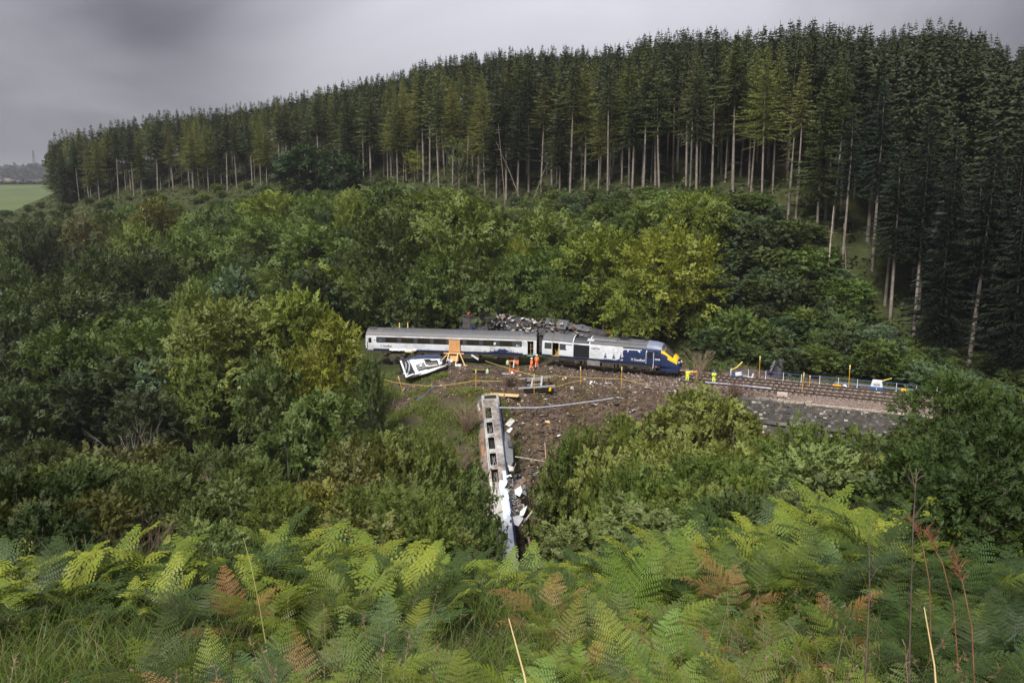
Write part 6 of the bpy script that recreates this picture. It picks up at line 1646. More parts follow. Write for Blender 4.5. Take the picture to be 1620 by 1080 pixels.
scrap_quad('white_panel', [C3(823, 808, 80), C3(834, 799, 80.6), C3(832, 806, 80.2), C3(828, 815, 79.6), C3(822, 815, 79.6)], M['white'], cw, O2)
scrap_quad('silver_panel', [C3(811, 817, 79.4), C3(824, 814, 79.6), C3(828, 820, 79.2), C3(820, 832, 78.4), C3(814, 829, 78.6)], M['galv'], cw, O2)
for k in range(60):
    f = rr.random(); px = 812 + f * 6 + rr.uniform(-7, 9); py = 752 + f * 78
    mb = MB(); crumple(mb, (0, 0, 0), (rr.uniform(.4, 1.2), rr.uniform(.3, .7), 1), rr, (3, 2), .2, (rr.uniform(0, 1.6), rr.uniform(-.8, .8), rr.uniform(0, 6.28)))
    mb.build('crumpled_sheet', rr.choice([M['scrap'], M['scrap'], M['scrap'], M['brown'], M['scrap_pale'], M['galv'], M['navy'], M['burnt'], M['dgrey']]), cw, loc=C3(px, py, 84.6 - f * 5.4))
for k in range(14):
    f = rr.random(); a = C3(806 + f * 10 + rr.uniform(-4, 10), 745 + f * 82, 84.4 - f * 5.2); mb = MB(); mb.tube([a, a + Vector((rr.uniform(-.9, .9), rr.uniform(-.5, .3), rr.uniform(-.3, .9)))], .035, 4); mb.build('bent_pipe', rr.choice([M['galv'], M['scrap'], M['scrap_pale']]), cw)
def loose(name, pts, Ys, mat, label, cat='debris'):
    c = at(sum(p[0] for p in pts) / len(pts), sum(p[1] for p in pts) / len(pts), sum(Ys) / len(Ys)); o = thing(name, c, label, cat)
    scrap_quad('panel', [at(p[0], p[1], y) - c for p, y in zip(pts, Ys)], mat, o, c)
loose('loose_panel', [(799, 671), (808, 661), (815, 665), (806, 675)], [90, 91, 90.6, 89.6], M['scrap_pale'], 'square pale panel lying on the earth beside the top of the burnt carriage')
loose('loose_panel', [(801, 682), (808, 676), (811, 677), (806, 684)], [89, 89.6, 89.5, 88.8], M['white'], 'small pointed white panel just below the square pale panel')

# bogie frame in front of the locomotive ---------------------------
bf = thing('bogie_frame', GT(846, 618) + Vector((0, 0, .3)), 'grey overturned bogie frame lying in front of the two orange workers', 'bogie', (0, 0, -.12))
OB = bf.location
def B3(px, py, Y=None): return at(px, py, (Y or OB.y)) - OB
YB = OB.y; Rinv = Euler((0, 0, .12)).to_matrix()
def Bp(px, py, dY=0): return Rinv @ (at(px, py, YB + dY) - OB)
for nm_, a, b, w_ in (('side_beam', Bp(821, 614, -.8), Bp(878, 610, -1), .17), ('side_beam', Bp(822, 599, 1.2), Bp(872, 597, 1.2), .14), ('cross_beam', Bp(840.5, 613, -.9), Bp(843, 598, 1.3), .18),
                      ('cross_beam', Bp(856, 611, -.9), Bp(857.5, 596, 1.3), .20), ('brace', Bp(833, 602, .6), Bp(856, 600, .6), .09), ('brace', Bp(834, 609, 0), Bp(857, 607, 0), .1)):
    mb = MB(); mb.bar(a, b, w_); mb.build(nm_, M['galv'], bf)
for px, py, dY in ((832, 613, -.2), (868, 611, -.4), (868, 602, .8), (832, 603, .8)):
    c = Bp(px, py, dY); mb = MB(); mb.tube([c + Vector((-.08, 0, -.05)), c + Vector((.08, 0, -.05))], .42, 18, 0, True, False); mb.build('wheel', M['black'], bf)
for a, b in (((832, 613), (832, 603)), ((868, 611), (868, 602))):
    mb = MB(); mb.tube([Bp(*a, -.2), Bp(*b, .8)], .09, 7); mb.build('axle', M['grime'], bf)
mb = MB(); mb.bar(Bp(828, 618, -.5), Bp(876, 616, -.6), .4, .3); mb.build('underframe', M['black'], bf)
mb = MB(); mb.tube([Bp(870, 618, -1), Bp(871, 613, -1)], .16, 8); mb.build('damper', M['yellow'], bf)

# timber lengths
tb = thing('timber_stack', GT(790, 626) + Vector((0, 0, .1)), 'bundle of long pale timber planks beside the top of the burnt carriage', 'timber', (0, 0, -.25))
for k in range(5):
    mb = MB(); mb.box((0, 0, 0), (4.6 - .3 * (k % 2), .2, .07), (0, .0, rr.uniform(-.04, .04))); mb.build('plank', M['timber'], tb, loc=(rr.uniform(-.4, .4), -.45 + k * .2, .05 + (k % 2) * .08))

# red-white post on orange trolley
tr = thing('orange_trolley', GT(813, 592) + Vector((0, .5, 0)), 'orange wheeled trolley frame with a red and white post standing by the coach bogie', 'trolley')
M['orange_paint'] = surf('orange_paint', (.75, .20, .05), .5)
mb = MB(); mb.bar((-.6, 0, .25), (.6, 0, .25), .1); mb.bar((-.6, .4, .25), (.6, .4, .25), .1); mb.bar((-.55, 0, .25), (-.55, 0, .65), .08); mb.bar((.55, 0, .25), (.55, 0, .65), .08); mb.build('lower_frame', M['orange_paint'], tr)
mb = MB(); mb.bar((-.7, .3, 1.55), (.6, .3, 1.55), .14); mb.box((.35, .3, 1.35), (.5, .3, .4)); mb.build('upper_frame', M['orange_paint'], tr)
for x in (-.5, .5):
    mb = MB(); mb.tube([(x, .4, .25), (x, .4, 1.55)], .04, 5); mb.build('frame_post', M['orange_paint'], tr)
mb = MB(); mb.tube([(-.12, -.25, .1), (-.05, -.25, .85)], .09, 8); mb.build('red_post_section', M['red'], tr)
mb = MB(); mb.tube([(-.05, -.25, .85), (.05, -.25, 1.75)], .09, 8); mb.build('white_post_section', M['white'], tr)
mb = MB(); mb.box((-.7, -.3, .05), (1.6, .16, .06)); mb.sphere((-.2, -.3, .12), .2, 8, 5); mb.build('white_foot', M['white'], tr)

for px, py, Y, col, lb in ((771, 590, None, 'pale', 'small pale green drum on the grass below the coach'), (803, 576, 107.6, 'pale', 'pale green box tied under the coach beside the orange trolley')):
    g = GT(px, py) if Y is None else at(px, py, Y); o = thing('plastic_drum', g, lb, 'drum'); mb = MB(); mb.tube([(0, 0, 0), (0, 0, .25), (0, 0, .42), (0, 0, .5)], [.2, .2, .17, .06], 10)
    mb.build('drum', surf('pale_green_plastic', (.42, .55, .36), .6), o); mb = MB(); mb.tube([(0, 0, .5), (0, 0, .56)], .06, 8); mb.build('cap', M['white'], o)
o = thing('generator', GT(757, 592) + Vector((0, .6, 0)), 'small black machine with yellow trim on the grass below the coach', 'machine')
mb = MB(); mb.box((0, 0, .3), (1.5, .7, .5)); mb.build('casing', M['black'], o); mb = MB(); mb.bar((-.75, -.36, .58), (.75, -.36, .55), .06); mb.build('yellow_rail', M['rope'], o)

# marker posts, ropes and tapes ------------------------------------
def marker(px, top, base, label, lean=0, hgt=None, white=False):
    g = GT(px, base); h = hgt or (at(px, top, g.y).z - g.z)
    o = thing('marker_post', g, label, 'post', (0, 0, 0), 'yellow marker posts with pale heads')
    r3 = Vector((lean, 0, 1)).normalized()
    mb = MB(); mb.tube([(0, 0, -.3), r3 * (h * .82)], .036, 6); mb.build('post', M['post'], o)
    mb = MB(); mb.tube([r3 * (h * .82), r3 * (h * .9)], .06, 6); mb.build('white_collar', M['white'], o)
    mb = MB(); mb.tube([r3 * (h * .9), r3 * h], .075, 8); mb.build('head', M['post_top'], o)
    return g + r3 * h * .62
def marker_y(px, top, base, Y, label, lean=0):
    p = at(px, base, Y); g = Vector((p.x, Y, gz(p.x, Y))); h = at(px, top, Y).z - g.z
    o = thing('marker_post', g, label, 'post', (0, 0, 0), 'yellow marker posts with pale heads'); r3 = Vector((lean, 0, 1)).normalized()
    mb = MB(); mb.tube([(0, 0, -.3), r3 * (h * .82)], .036, 6); mb.build('post', M['post'], o)
    mb = MB(); mb.tube([r3 * (h * .82), r3 * (h * .9)], .06, 6); mb.build('white_collar', M['white'], o)
    mb = MB(); mb.tube([r3 * (h * .9), r3 * h], .075, 8); mb.build('head', M['post_top'], o)
    return g + r3 * h * .55
m1 = marker(639, 594, 624, 'yellow post leaning left at the left end of the yellow rope', -.28)
m2 = marker(753, 585, 612, 'yellow post on the grass right of the timber platform')
m3 = marker(845, 592, 625, 'yellow post standing in front of the grey bogie frame', .0)
m4 = marker(919, 580, 610, 'yellow post in front of the locomotive radiator grille', -.03)
m5 = marker(983, 580, 613, 'yellow post in front of the locomotive navy print')
m6 = marker(1268, 589, 623, 'tall double yellow post between the near track and the wall', .06)
m7 = marker_y(1201, 563, 595, 101.5, 'yellow post behind the blue railing left of the tarpaulin')
m8 = marker_y(1343, 577, 605, 95.5, 'yellow post behind the blue railing at the pale birch')
m9 = marker_y(1281, 594, 604, 96.5, 'short yellow post behind the blue railing right of the double post')
def line(name, pts, r, mat, label, cat='rope', sag=.12, flat=None):
    P = [Vector(p) for p in pts]; o0 = P[0]; o = thing(name, o0, label, cat); mb = MB(); q = []
    for i in range(len(P) - 1):
        for k in range(6):
            t = k / 6; p = P[i].lerp(P[i + 1], t); p.z -= sag * 4 * t * (1 - t); q.append(p - o0)
    q.append(P[-1] - o0)
    if flat:
        b = [p + Vector((0, .01, flat)) for p in q]; n = len(q); f2 = [p + Vector((0, .02, 0)) for p in q]
        mb.add(q + b, [(i, i + 1, n + i + 1, n + i) for i in range(n - 1)])
        mb.add([p + Vector((0, .012, 0)) for p in q] + [p + Vector((0, .012, 0)) for p in b], [(i, n + i, n + i + 1, i + 1) for i in range(n - 1)])
    else: mb.tube(q, r, 5)
    mb.build('line', mat, o)
line('yellow_rope', [at(608, 600, m1.y + 1), m1, at(690, 611, m1.y + .5), m2 - Vector((0, 0, .5)), at(804, 602.5, m2.y)], .035, M['rope'], 'sagging yellow rope from the leaning post to the brush clump', sag=.05)
line('yellow_rope', [at(768, 571, 105), at(845, 594, m3.y + .3), at(880, 594, m3.y + 1), m4 - Vector((0, 0, .4)), m5 - Vector((0, 0, .5)), at(1040, 611, m5.y - 1), at(1082, 611, m5.y - 1.5)], .03, M['rope'], 'yellow rope running along the posts in front of the locomotive', sag=.04)
line('yellow_rope', [GT(846, 625) + Vector((0, 0, .1)), GT(862, 624) + Vector((0, 0, .12)), GT(874, 617) + Vector((0, 0, .3)), GT(910, 608) + Vector((0, 0, .4)), at(919, 602, m4.y)], .03, M['rope'], 'loose yellow rope on the ground right of the bogie frame', sag=.02)
line('barrier_tape', [at(790, 645, 93), at(850, 645, 93.5), at(900, 640, 94.5), at(977, 629, 96.5), at(1000, 633, 96), at(1055, 625.5, 97.5), at(1078, 620, 98)], .03, M['tape'], 'white and blue barrier tape stretched across the earth below the locomotive', 'tape', .02, .11)
line('barrier_tape', [at(659, 634.5, 97), at(672, 626, 98.5), at(680, 618, 100), at(688, 611.5, 101)], .03, M['tape'], 'slack white barrier tape on the grass slope below the crushed carriage end', 'tape', .0, .24)
line('barrier_tape', [at(621, 640, 98), at(624, 632, 98.6), at(625, 624, 99)], .03, M['white'], 'short hanging end of white tape at the left', 'tape', 0, .2)
line('barrier_tape', [at(634, 625, 99), at(637, 619, 99.4), at(640, 615, 99.6)], .03, M['white'], 'short strip of white tape at the foot of the leaning post', 'tape', 0, .2)

# blue and white railing beside the far track ----------------------
SF = 5.15
f0 = track(-3.2, SF, 0); fu1 = 23.5
fz = FZ + .03
rl = thing('trackside_railing', (f0.x, f0.y, fz), 'long blue two-bar railing on white posts beside the far track', 'railing', (0, 0, TA))
Lf = fu1 + 3.2
for z in (1.05, .55):
    mb = MB(); mb.tube([(0, 0, z), (Lf, 0, z)], .035, 6); mb.build('blue_bar', M['blue'], rl)
x = .4
while x < Lf:
    mb = MB(); mb.tube([(0, 0, 0), (0, -.02, 1.12)], .04, 6); mb.tube([(0, -.42, -.02), (0, 0, .45)], .035, 5); mb.box((0, -.25, .0), (.12, .6, .05)); mb.build('white_post', M['white'], rl, loc=(x, 0, 0)); x += 2.05
cab = thing('cable_troughing', (track(9, 6.0, 0).x, track(9, 6.0, 0).y, FZ + .1), 'row of grey pipes lying behind the right part of the railing', 'pipes', (0, 0, TA))
for k in range(3):
    mb = MB(); mb.tube([(0, k * .3, .12 + .02 * k), (22, k * .3, .12)], .11, 7); mb.build('pipe', M['dgrey'], cab)
M['gen_blue'] = surf('generator_blue', (.03, .09, .25), .5)
g = track(13.6, 5.5); gn = thing('lighting_generator', (g.x, g.y, FZ + .05), 'white and blue generator standing behind the railing', 'generator', (0, 0, TA))
mb = MB(); mb.prism([(-.65, .45), (.65, .45), (.5, 1.1), (-.5, 1.1)], -.45, .45); mb.build('hood', M['white'], gn)
mb = MB(); mb.box((0, 0, .28), (1.4, .95, .34)); mb.build('base', M['gen_blue'], gn)
mb = MB(); mb.box((0, -.46, .72), (.7, .03, .28)); mb.build('vent', M['galv'], gn)
mb = MB(); mb.tube([(.5, 0, 1.1), (1.5, .1, 1.5)], .05, 6); mb.build('light_arm', M['post_top'], gn)
for u_, lb in ((9.4, 'yellow case on the ground left of the generator'), (16.6, 'bright yellow case hung on the railing right of the generator')):
    g = track(u_, 5.0); o = thing('yellow_case', (g.x, g.y, FZ + (.1 if u_ < 10 else .35)), lb, 'case', (0, 0, TA)); mb = MB(); mb.box((0, 0, .12), (.9, .3, .22)); mb.box((0, 0, .25), (.4, .1, .05)); mb.build('case', M['yellow'] if u_ > 10 else M['post'], o)
g = at(1172, 590, 101.2); mc = thing('lighting_rig', (g.x, g.y, gz(g.x, g.y) + .05), 'white and blue rig with a raised yellow arm at the left end of the railing', 'machine', (0, 0, TA))
for k, (a, b, w_, m_) in enumerate((((-1.1, 0, .2), (.3, 0, .25), .35, M['gen_blue']), ((-.6, 0, .45), (.1, 0, .6), .4, M['white']), ((.1, 0, .35), (1.6, .1, .2), .18, M['galv']), ((1.3, 0, .1), (1.5, 0, .7), .16, M['white']), ((.9, -.1, -.1), (1.0, 0, .35), .1, M['white']))):
    mb = MB(); mb.bar(a, b, w_); mb.build('rig_body', m_, mc)
mb = MB(); mb.tube([(-1.15, 0, .9), (-.5, .05, 1.3), (.1, .1, 2.0)], [.06, .06, .09], 6); mb.build('yellow_arm', M['post_top'], mc)
mb = MB(); mb.tube([(-1.2, 0, .3), (-1.25, 0, 1.0)], .05, 6); mb.build('mast', M['white'], mc)
# tarpaulin-covered heap
g = at(1229, 600, 101.8); tp = thing('tarpaulin_heap', (g.x, g.y, gz(g.x, g.y)), 'tall heap under a dark grey tarpaulin behind the railing', 'tarpaulin heap')
mb = MB(); rr = random.Random(5); ring = []
shape = [(0, 1.0), (.5, .95), (1.2, .85), (1.9, .65), (2.3, .35)]
for z, r in shape:
    for k in range(14):
        a = k * 2 * math.pi / 14; ring.append(((math.cos(a) * r * .82 + .16 * z) * (1 + .07 * math.sin(a * 5)), math.sin(a) * r * (1 + .08 * math.cos(a * 4)), z + .08 * math.sin(a * 3 + z)))
mb.add(ring, [(i * 14 + j, i * 14 + (j + 1) % 14, (i + 1) * 14 + (j + 1) % 14, (i + 1) * 14 + j) for i in range(4) for j in range(14)] + [tuple(range(56, 70))], 0, True)
mb.build('tarpaulin', M['tarp'], tp)
mb = MB(); crumple(mb, (-.75, -.5, 1.5), (.35, 1.5, 1), rr, (2, 6), .08, (math.pi / 2 - .2, .5, 0)); mb.build('pale_fold', M['dgrey'], tp)
pole(at(1175, 633, 95), at(1190, 624, 93.5), .07, M['white'], 'white pole lying on the broken left end of the wall', name='white_pole', cat='pole')
line('barrier_tape', [track(-4.5, -.9, RZ + .02), track(-2, -.75, RZ + .05), track(3, -.75, RZ + .03)], .03, M['tape'], 'strip of white and blue sheeting lying along the near rail', 'tape', 0, .13)

# small debris, each piece its own object
rr = random.Random(23)
mats = [(M['white'], 'white'), (M['scrap_pale'], 'pale grey'), (M['galv'], 'silver'), (M['scrap'], 'dark grey'), (M['timber'], 'tan')]
dm = []
for k in range(6):
    mb = MB(); crumple(mb, (0, 0, .05), (rr.uniform(.3, .6), rr.uniform(.2, .4), 1), rr, (2, 2), .08, (rr.uniform(-.3, .3), rr.uniform(-.3, .3), 0)); dm.append(mb)
spots_d = [(937, 606), (944, 607), (952, 608), (958, 607), (921, 618), (930, 618), (1026, 614), (902, 629), (966, 607), (828, 670), (856, 658), (844, 752), (850, 748), (838, 748), (1000, 650), (1090, 618), (870, 640),
           (700, 618), (668, 617), (760, 594), (808, 598), (812, 606), (893, 600), (1035, 600), (1062, 620), (1100, 628), (880, 618), (863, 632), (905, 615), (940, 640), (975, 640), (820, 640), (808, 632), (866, 668), (884, 690), (838, 690),
           (1222, 640), (1300, 615), (1340, 612), (1390, 622), (1150, 612), (1210, 632), (1240, 626), (580, 545), (570, 541), (561, 540)]
for i, (px, py) in enumerate(spots_d):
    mt, wd = mats[rr.choice([0, 0, 1, 1, 2, 3, 4])]
    if i < 9: mt, wd = mats[rr.choice([0, 1])]
    key = (i % 6, wd)
    if key not in globals().setdefault('dcache', {}): dcache[key] = dm[i % 6].mesh('debris_piece', mt)
    g = GT(px, py) if px > 600 else at(px, py, 114)
    o = place('debris_piece', dcache[key], None, g + Vector((0, 0, .04)), (0, 0, rr.uniform(0, 6.28)), (rr.uniform(.8, 1.6),) * 3)
    tag(o, None, 'debris', 'small scraps of wreckage scattered on the ground'); later(o, wd + ' scrap on the ground ' + ('below the locomotive' if px > 890 and px < 1100 else 'by the track at the right' if px >= 1100 else 'around the carriages'), px)

# site vegetation on the earth: tufts
def ell_sampler(items):
    def f(rng, n):
        X, Yy = [], []
        for cx, cy, rx, ry, w_ in items:
            k = int(n * w_); a = rng.rand(k) * 6.283; r = np.sqrt(rng.rand(k)); X.append(cx + np.cos(a) * r * rx); Yy.append(cy + np.sin(a) * r * ry)
        return np.concatenate(X), np.concatenate(Yy)
    return f
def no_earth(s):
    def f(rng, n):
        x, y = s(rng, n); k = (0.5 + .5 * wob(x, y, 1.3)) > .35 + .5 * rng.rand(len(x)); return x[k], y[k]
    return f

# ------------------------------------------------------------------ people
def person(px, py, Y, face, pose, cloth, helmet, label, extra=None):
    g0 = at(px, py, Y); z = gz(g0.x, Y); root = thing('person', (g0.x, Y, z), label, 'person', (0, 0, face), 'workers in high-visibility clothing')
    J = {'pelvis': (0, 0, .95), 'waist': (0, 0, 1.1), 'chest': (0, .0, 1.34), 'neck': (0, 0, 1.50), 'head': (0, 0, 1.60), 'crown': (0, 0, 1.76),
         'lsh': (-.19, 0, 1.42), 'rsh': (.19, 0, 1.42), 'lel': (-.27, .02, 1.15), 'rel': (.27, .02, 1.15), 'lha': (-.26, -.12, .92), 'rha': (.26, -.12, .92),
         'lhip': (-.10, 0, .90), 'rhip': (.10, 0, .90), 'lkn': (-.12, -.02, .50), 'rkn': (.12, -.02, .5), 'lan': (-.13, .03, .09), 'ran': (.13, .03, .09), 'lto': (-.15, -.16, .04), 'rto': (.15, -.16, .04)}
    J.update(pose)
    R_ = {'pelvis': .165, 'waist': .155, 'chest': .185, 'neck': .065, 'head': .095, 'crown': .07, 'lsh': .085, 'rsh': .085, 'lel': .06, 'rel': .06, 'lha': .045, 'rha': .045,
          'lhip': .115, 'rhip': .115, 'lkn': .085, 'rkn': .085, 'lan': .065, 'ran': .065, 'lto': .05, 'rto': .05}
    names = list(J); E = [('pelvis', 'waist'), ('waist', 'chest'), ('chest', 'neck'), ('neck', 'head'), ('head', 'crown'), ('chest', 'lsh'), ('chest', 'rsh'), ('lsh', 'lel'), ('rsh', 'rel'), ('lel', 'lha'), ('rel', 'rha'),
         ('pelvis', 'lhip'), ('pelvis', 'rhip'), ('lhip', 'lkn'), ('rhip', 'rkn'), ('lkn', 'lan'), ('rkn', 'ran'), ('lan', 'lto'), ('ran', 'rto')]
    me_ = bpy.data.meshes.new('tmp'); me_.from_pydata([J[n] for n in names], [(names.index(a), names.index(b)) for a, b in E], [])
    tmp = bpy.data.objects.new('tmp', me_); COL.objects.link(tmp); md = tmp.modifiers.new('skin', 'SKIN')
    for i, n in enumerate(names):
        sv = me_.skin_vertices[0].data[i]; sv.radius = (R_[n], R_[n] * (.72 if n in ('chest', 'waist', 'pelvis') else 1)); sv.use_root = (n == 'pelvis')
    sb = tmp.modifiers.new('sub', 'SUBSURF'); sb.levels = 1; sb.render_levels = 1
    dg = bpy.context.evaluated_depsgraph_get(); dg.update(); bm_ = bpy.data.meshes.new_from_object(tmp.evaluated_get(dg)); bpy.data.objects.remove(tmp)
    bm_.materials.clear()
    for m_ in (cloth, M['skin'], M['boot']): bm_.materials.append(m_)
    neck = Vector(J['neck']); hands = [Vector(J['lha']), Vector(J['rha'])]; feet = [Vector(J[k]) for k in ('lto', 'rto', 'lan', 'ran')]; hd = Vector(J['head'])
    for p in bm_.polygons:
        c = p.center; p.use_smooth = True
        if (c - hd).length < .17 or (c - Vector(J['crown'])).length < .14: p.material_index = 1
        elif min((c - h).length for h in hands) < .075: p.material_index = 1
        elif min((c - f).length for f in feet) < .11: p.material_index = 2
    body = place('body', bm_, root)
    cr = Vector(J['crown']); up = (cr - hd).normalized(); mb = MB(); mb.sphere((0, 0, 0), .135, 12, 6, 0, (1, 1.12, .9), 0.0); mb.tube([(0, 0, -.012), (0, 0, .012)], [.155, .145], 14)
    h_ = mb.build('helmet', helmet, root, loc=cr - up * .05); h_.rotation_euler = up.to_track_quat('Z', 'Y').to_euler()
    # face: nose, eyes and mouth
    mb = MB(); fw = Vector((0, -1, 0)); mb.sphere(hd + fw * .10 + Vector((0, 0, -.01)), .02, 6, 4); mb.build('nose', M['skin'], root)
    mb = MB()
    for sx in (-.033, .033): mb.sphere(hd + fw * .088 + Vector((sx, 0, .02)), .012, 6, 4)
    mb.box(hd + fw * .09 + Vector((0, 0, -.055)), (.05, .01, .01)); mb.build('face_features', M['boot'], root)
    for a, b, rr_ in (('lhip', 'lkn', .115), ('rhip', 'rkn', .115), ('lkn', 'lan', .09), ('rkn', 'ran', .09)):
        A, B_ = Vector(J[a]), Vector(J[b]); m_ = A.lerp(B_, .72 if 'hip' in a else .6); d = (B_ - A).normalized() * .03; mb = MB(); mb.tube([m_ - d, m_ + d], rr_, 10); mb.build('reflective_band', M['reflect'], root)
    A, B_ = Vector(J['waist']), Vector(J['chest']); d = (B_ - A).normalized() * .03; m_ = A.lerp(B_, .35)
    mb = MB(); mb.tube([m_ - d, m_ + d], .172, 12); mb.build('reflective_band', extra or M['reflect'], root)
    for h in hands:                                        # five fingers each
        mb = MB()
        for k in range(4): mb.tube([h + Vector((-.025 + k * .016, 0, -.02)), h + Vector((-.027 + k * .017, -.012, -.065)), h + Vector((-.024 + k * .015, -.03, -.09 + abs(k - 1.5) * .008))], [.010, .009, .006], 5)
        mb.tube([h + Vector((.03, -.01, 0)), h + Vector((.045, -.03, -.04))], [.011, .007], 5); mb.build('fingers', M['skin'], root)
    return root
WALK = {'lkn': (-.10, -.20, .52), 'lan': (-.11, -.16, .10), 'lto': (-.12, -.35, .07), 'rkn': (.10, .05, .50), 'ran': (.11, .32, .14), 'rto': (.12, .18, .04), 'lha': (-.27, .18, .95), 'rha': (.25, -.22, .98), 'lel': (-.27, .12, 1.15), 'rel': (.27, -.04, 1.15)}
BEND = {'waist': (0, -.03, 1.08), 'chest': (0, -.14, 1.28), 'neck': (0, -.24, 1.40), 'head': (0, -.30, 1.47), 'crown': (0, -.37, 1.61), 'lsh': (-.19, -.16, 1.34), 'rsh': (.19, -.16, 1.34), 'lel': (-.26, -.20, 1.08), 'rel': (.26, -.2, 1.08), 'lha': (-.22, -.34, .90), 'rha': (.22, -.34, .90)}
ARMS = {'lel': (-.27, -.08, 1.2), 'rel': (.27, -.08, 1.2), 'lha': (-.10, -.28, 1.36), 'rha': (.12, -.28, 1.34)}
wy = Gz(841, 592, -22.9).y
person(841, 592, wy, math.radians(-60), dict(WALK), M['orange'], M['helmet_w'], 'worker in orange overalls and white helmet walking left, nearer the bogie frame')
person(849, 588, wy + 1.6, math.radians(170), {k: v for k, v in WALK.items() if k[1:] in ('kn', 'an', 'to')}, M['orange'], M['helmet_w'], 'worker in orange overalls and white helmet farther back, by the open coach door')
person(1087, 605, 98.6, math.radians(150), BEND, M['hivis'], M['helmet_b'], 'worker in yellow overalls with an orange belt and blue helmet under the locomotive nose', M['orange'])
person(1129, 606, 97.4, math.radians(10), ARMS, M['hivis'], M['helmet_b'], 'worker all in bright yellow with a blue helmet standing alone on the track')
bg = at(1094, 590, 99.4)
bs = thing('orange_barrier', (bg.x, bg.y, gz(bg.x, bg.y)), 'orange sheeted trestle beside the worker under the locomotive nose', 'trestle')
hb = at(1094, 586, 99.4).z - gz(bg.x, bg.y)
mb = MB(); crumple(mb, (0, 0, hb - .1), (1.35, .5, 1), random.Random(2), (4, 2), .05); mb.build('sheet', surf('orange_sheet', (.80, .38, .12), .7), bs)
for x in (-.6, .6):
    for y in (-.2, .2):
        mb = MB(); mb.bar((x, y, -.1), (x, y * .5, hb - .12), .07); mb.build('leg', M['post'], bs)
# two small posts of timber on the coach roof edge, leaning behind it
for px in (632, 645):
    q = at(px, 513, 113.6); o = thing('timber_prop', (q.x, q.y, q.z - 1.5), 'tan timber prop end showing above the coach roof, %s one' % ('left' if px == 632 else 'right'), 'prop'); mb = MB(); mb.box((0, 0, .85), (.13, .13, 1.7)); mb.build('prop', M['timber'], o)

# ================================================================== BRACKEN AND GRASS IN FRONT
def frond(seed, pairs=13, L=1.0, stalk=0.45, pinL=0.36, pn=0.030, coarse=False, stiff=0.0):
    """a frond standing on its stalk: stalk goes up, blade arches outward along +x; the leaflets are real"""
    rng = np.random.RandomState(seed); Q = []
    t = np.linspace(0, 1, 40)
    ang = math.radians(74) - (math.radians(88) - stiff) * np.clip((t - 0.12) / 0.88, 0, 1) ** 0.9 * 1.05
    ds = (L + stalk) / 39.0
    xs = np.concatenate([[0], np.cumsum(np.cos(ang[:-1]) * ds)]); zs = np.concatenate([[0], np.cumsum(np.sin(ang[:-1]) * ds)])
    ys = 0.06 * np.sin(t * 3 + rng.rand() * 6) * L
    C = np.stack([xs, ys - ys[0], zs], 1)
    def pos(s): return np.array([np.interp(s, t, C[:, k]) for k in range(3)])
    t0 = stalk / (L + stalk)
    for i in range(pairs):
        f = (i + 0.3) / pairs; s = t0 + (1 - t0) * f ** 0.92
        p = pos(s); T = pos(min(1, s + 0.03)) - pos(max(0, s - 0.03)); T = T / (np.linalg.norm(T) + 1e-9)
        ln = pinL * ((1 - f) ** 0.85) * (0.9 + 0.2 * rng.rand()) + 0.02
        nrm = np.cross(np.cross(T, [0, 0, 1.0]), T); nrm = nrm / (np.linalg.norm(nrm) + 1e-9)
        side0 = np.cross(nrm, T)
        for sg in (-1, 1):
            d = side0 * sg * 0.92 + T * (0.38 + 0.18 * rng.rand()) + nrm * rng.randn() * 0.10; d = d / np.linalg.norm(d)
            n = max(3, int(ln / pn)) if not coarse else max(3, int(ln / 0.065))
            u = (np.arange(n) + 0.4) / n
            curve = -0.20 * ln * u * u
            B = p + d * (u * ln)[:, None] + nrm * (curve + rng.randn() * 0.01)[:, None] + T * (0.10 * ln * u * u)[:, None]
            pl = ((0.031 if not coarse else 0.050) * (1 - u) ** 0.6 + 0.008) * (0.4 + 0.6 * min(1, ln / 0.2)) * 1.15
            wd = (pn * 0.78 if not coarse else 0.052)
            e_ = np.cross(nrm, d)
            for s2 in (-1, 1):
                dd = e_ * s2 * 0.95 + d * 0.35 - nrm * 0.15; dd = dd / np.linalg.norm(dd)
                a = B - d * wd * 0.5; b = B + d * wd * 0.5; tip = B + dd * pl[:, None]
                Q.append(np.stack([a, b, tip + d * wd * 0.22, tip - d * wd * 0.2], 1))
    # rachis and stalk
    for i in range(0, 39, 1 if not coarse else 3):
        j = min(39, i + (1 if not coarse else 3)); r = 0.008 * (1 - i / 44)
        for ax in ((0, 1, 0), (0.7, 0, 0.7)):
            v = np.array(ax) * r
            Q.append(np.array([[C[i] - v, C[i] + v, C[j] + v, C[j] - v]]))
    return np.concatenate(Q)
FR = [quads_mesh('frond', frond(60 + i, 12 + i % 3, 0.85 + 0.1 * (i % 3), 0.35 + 0.12 * (i % 4), 0.30 + 0.04 * (i % 3), stiff=0.25 * (i % 3)), M['fern']) for i in range(7)]
FRC = [frond(80 + i, 11, 0.95, 0.40 + 0.1 * (i % 3), 0.34, coarse=True, stiff=0.25 * (i % 3)) for i in range(4)]
rg = random.Random(21)
F_MID = (0.122, 0.165, 0.022, 0.08); F_PALE = (0.150, 0.200, 0.046, 0.05); F_YEL = (0.180, 0.205, 0.026, 0.2); F_DRK = (0.045, 0.072, 0.018, 0.05); F_BLU = (0.095, 0.140, 0.044, 0.0); F_BRN = (0.20, 0.105, 0.040, 0.5)
FZN = [(-9e3, 250, 'at the lower left'), (250, 480, 'left of centre'), (480, 680, 'just left of centre'), (680, 860, 'in front of the burnt carriage'), (860, 1050, 'just right of centre'), (1050, 1280, 'right of centre'), (1280, 9e3, 'at the lower right')]
cand = []
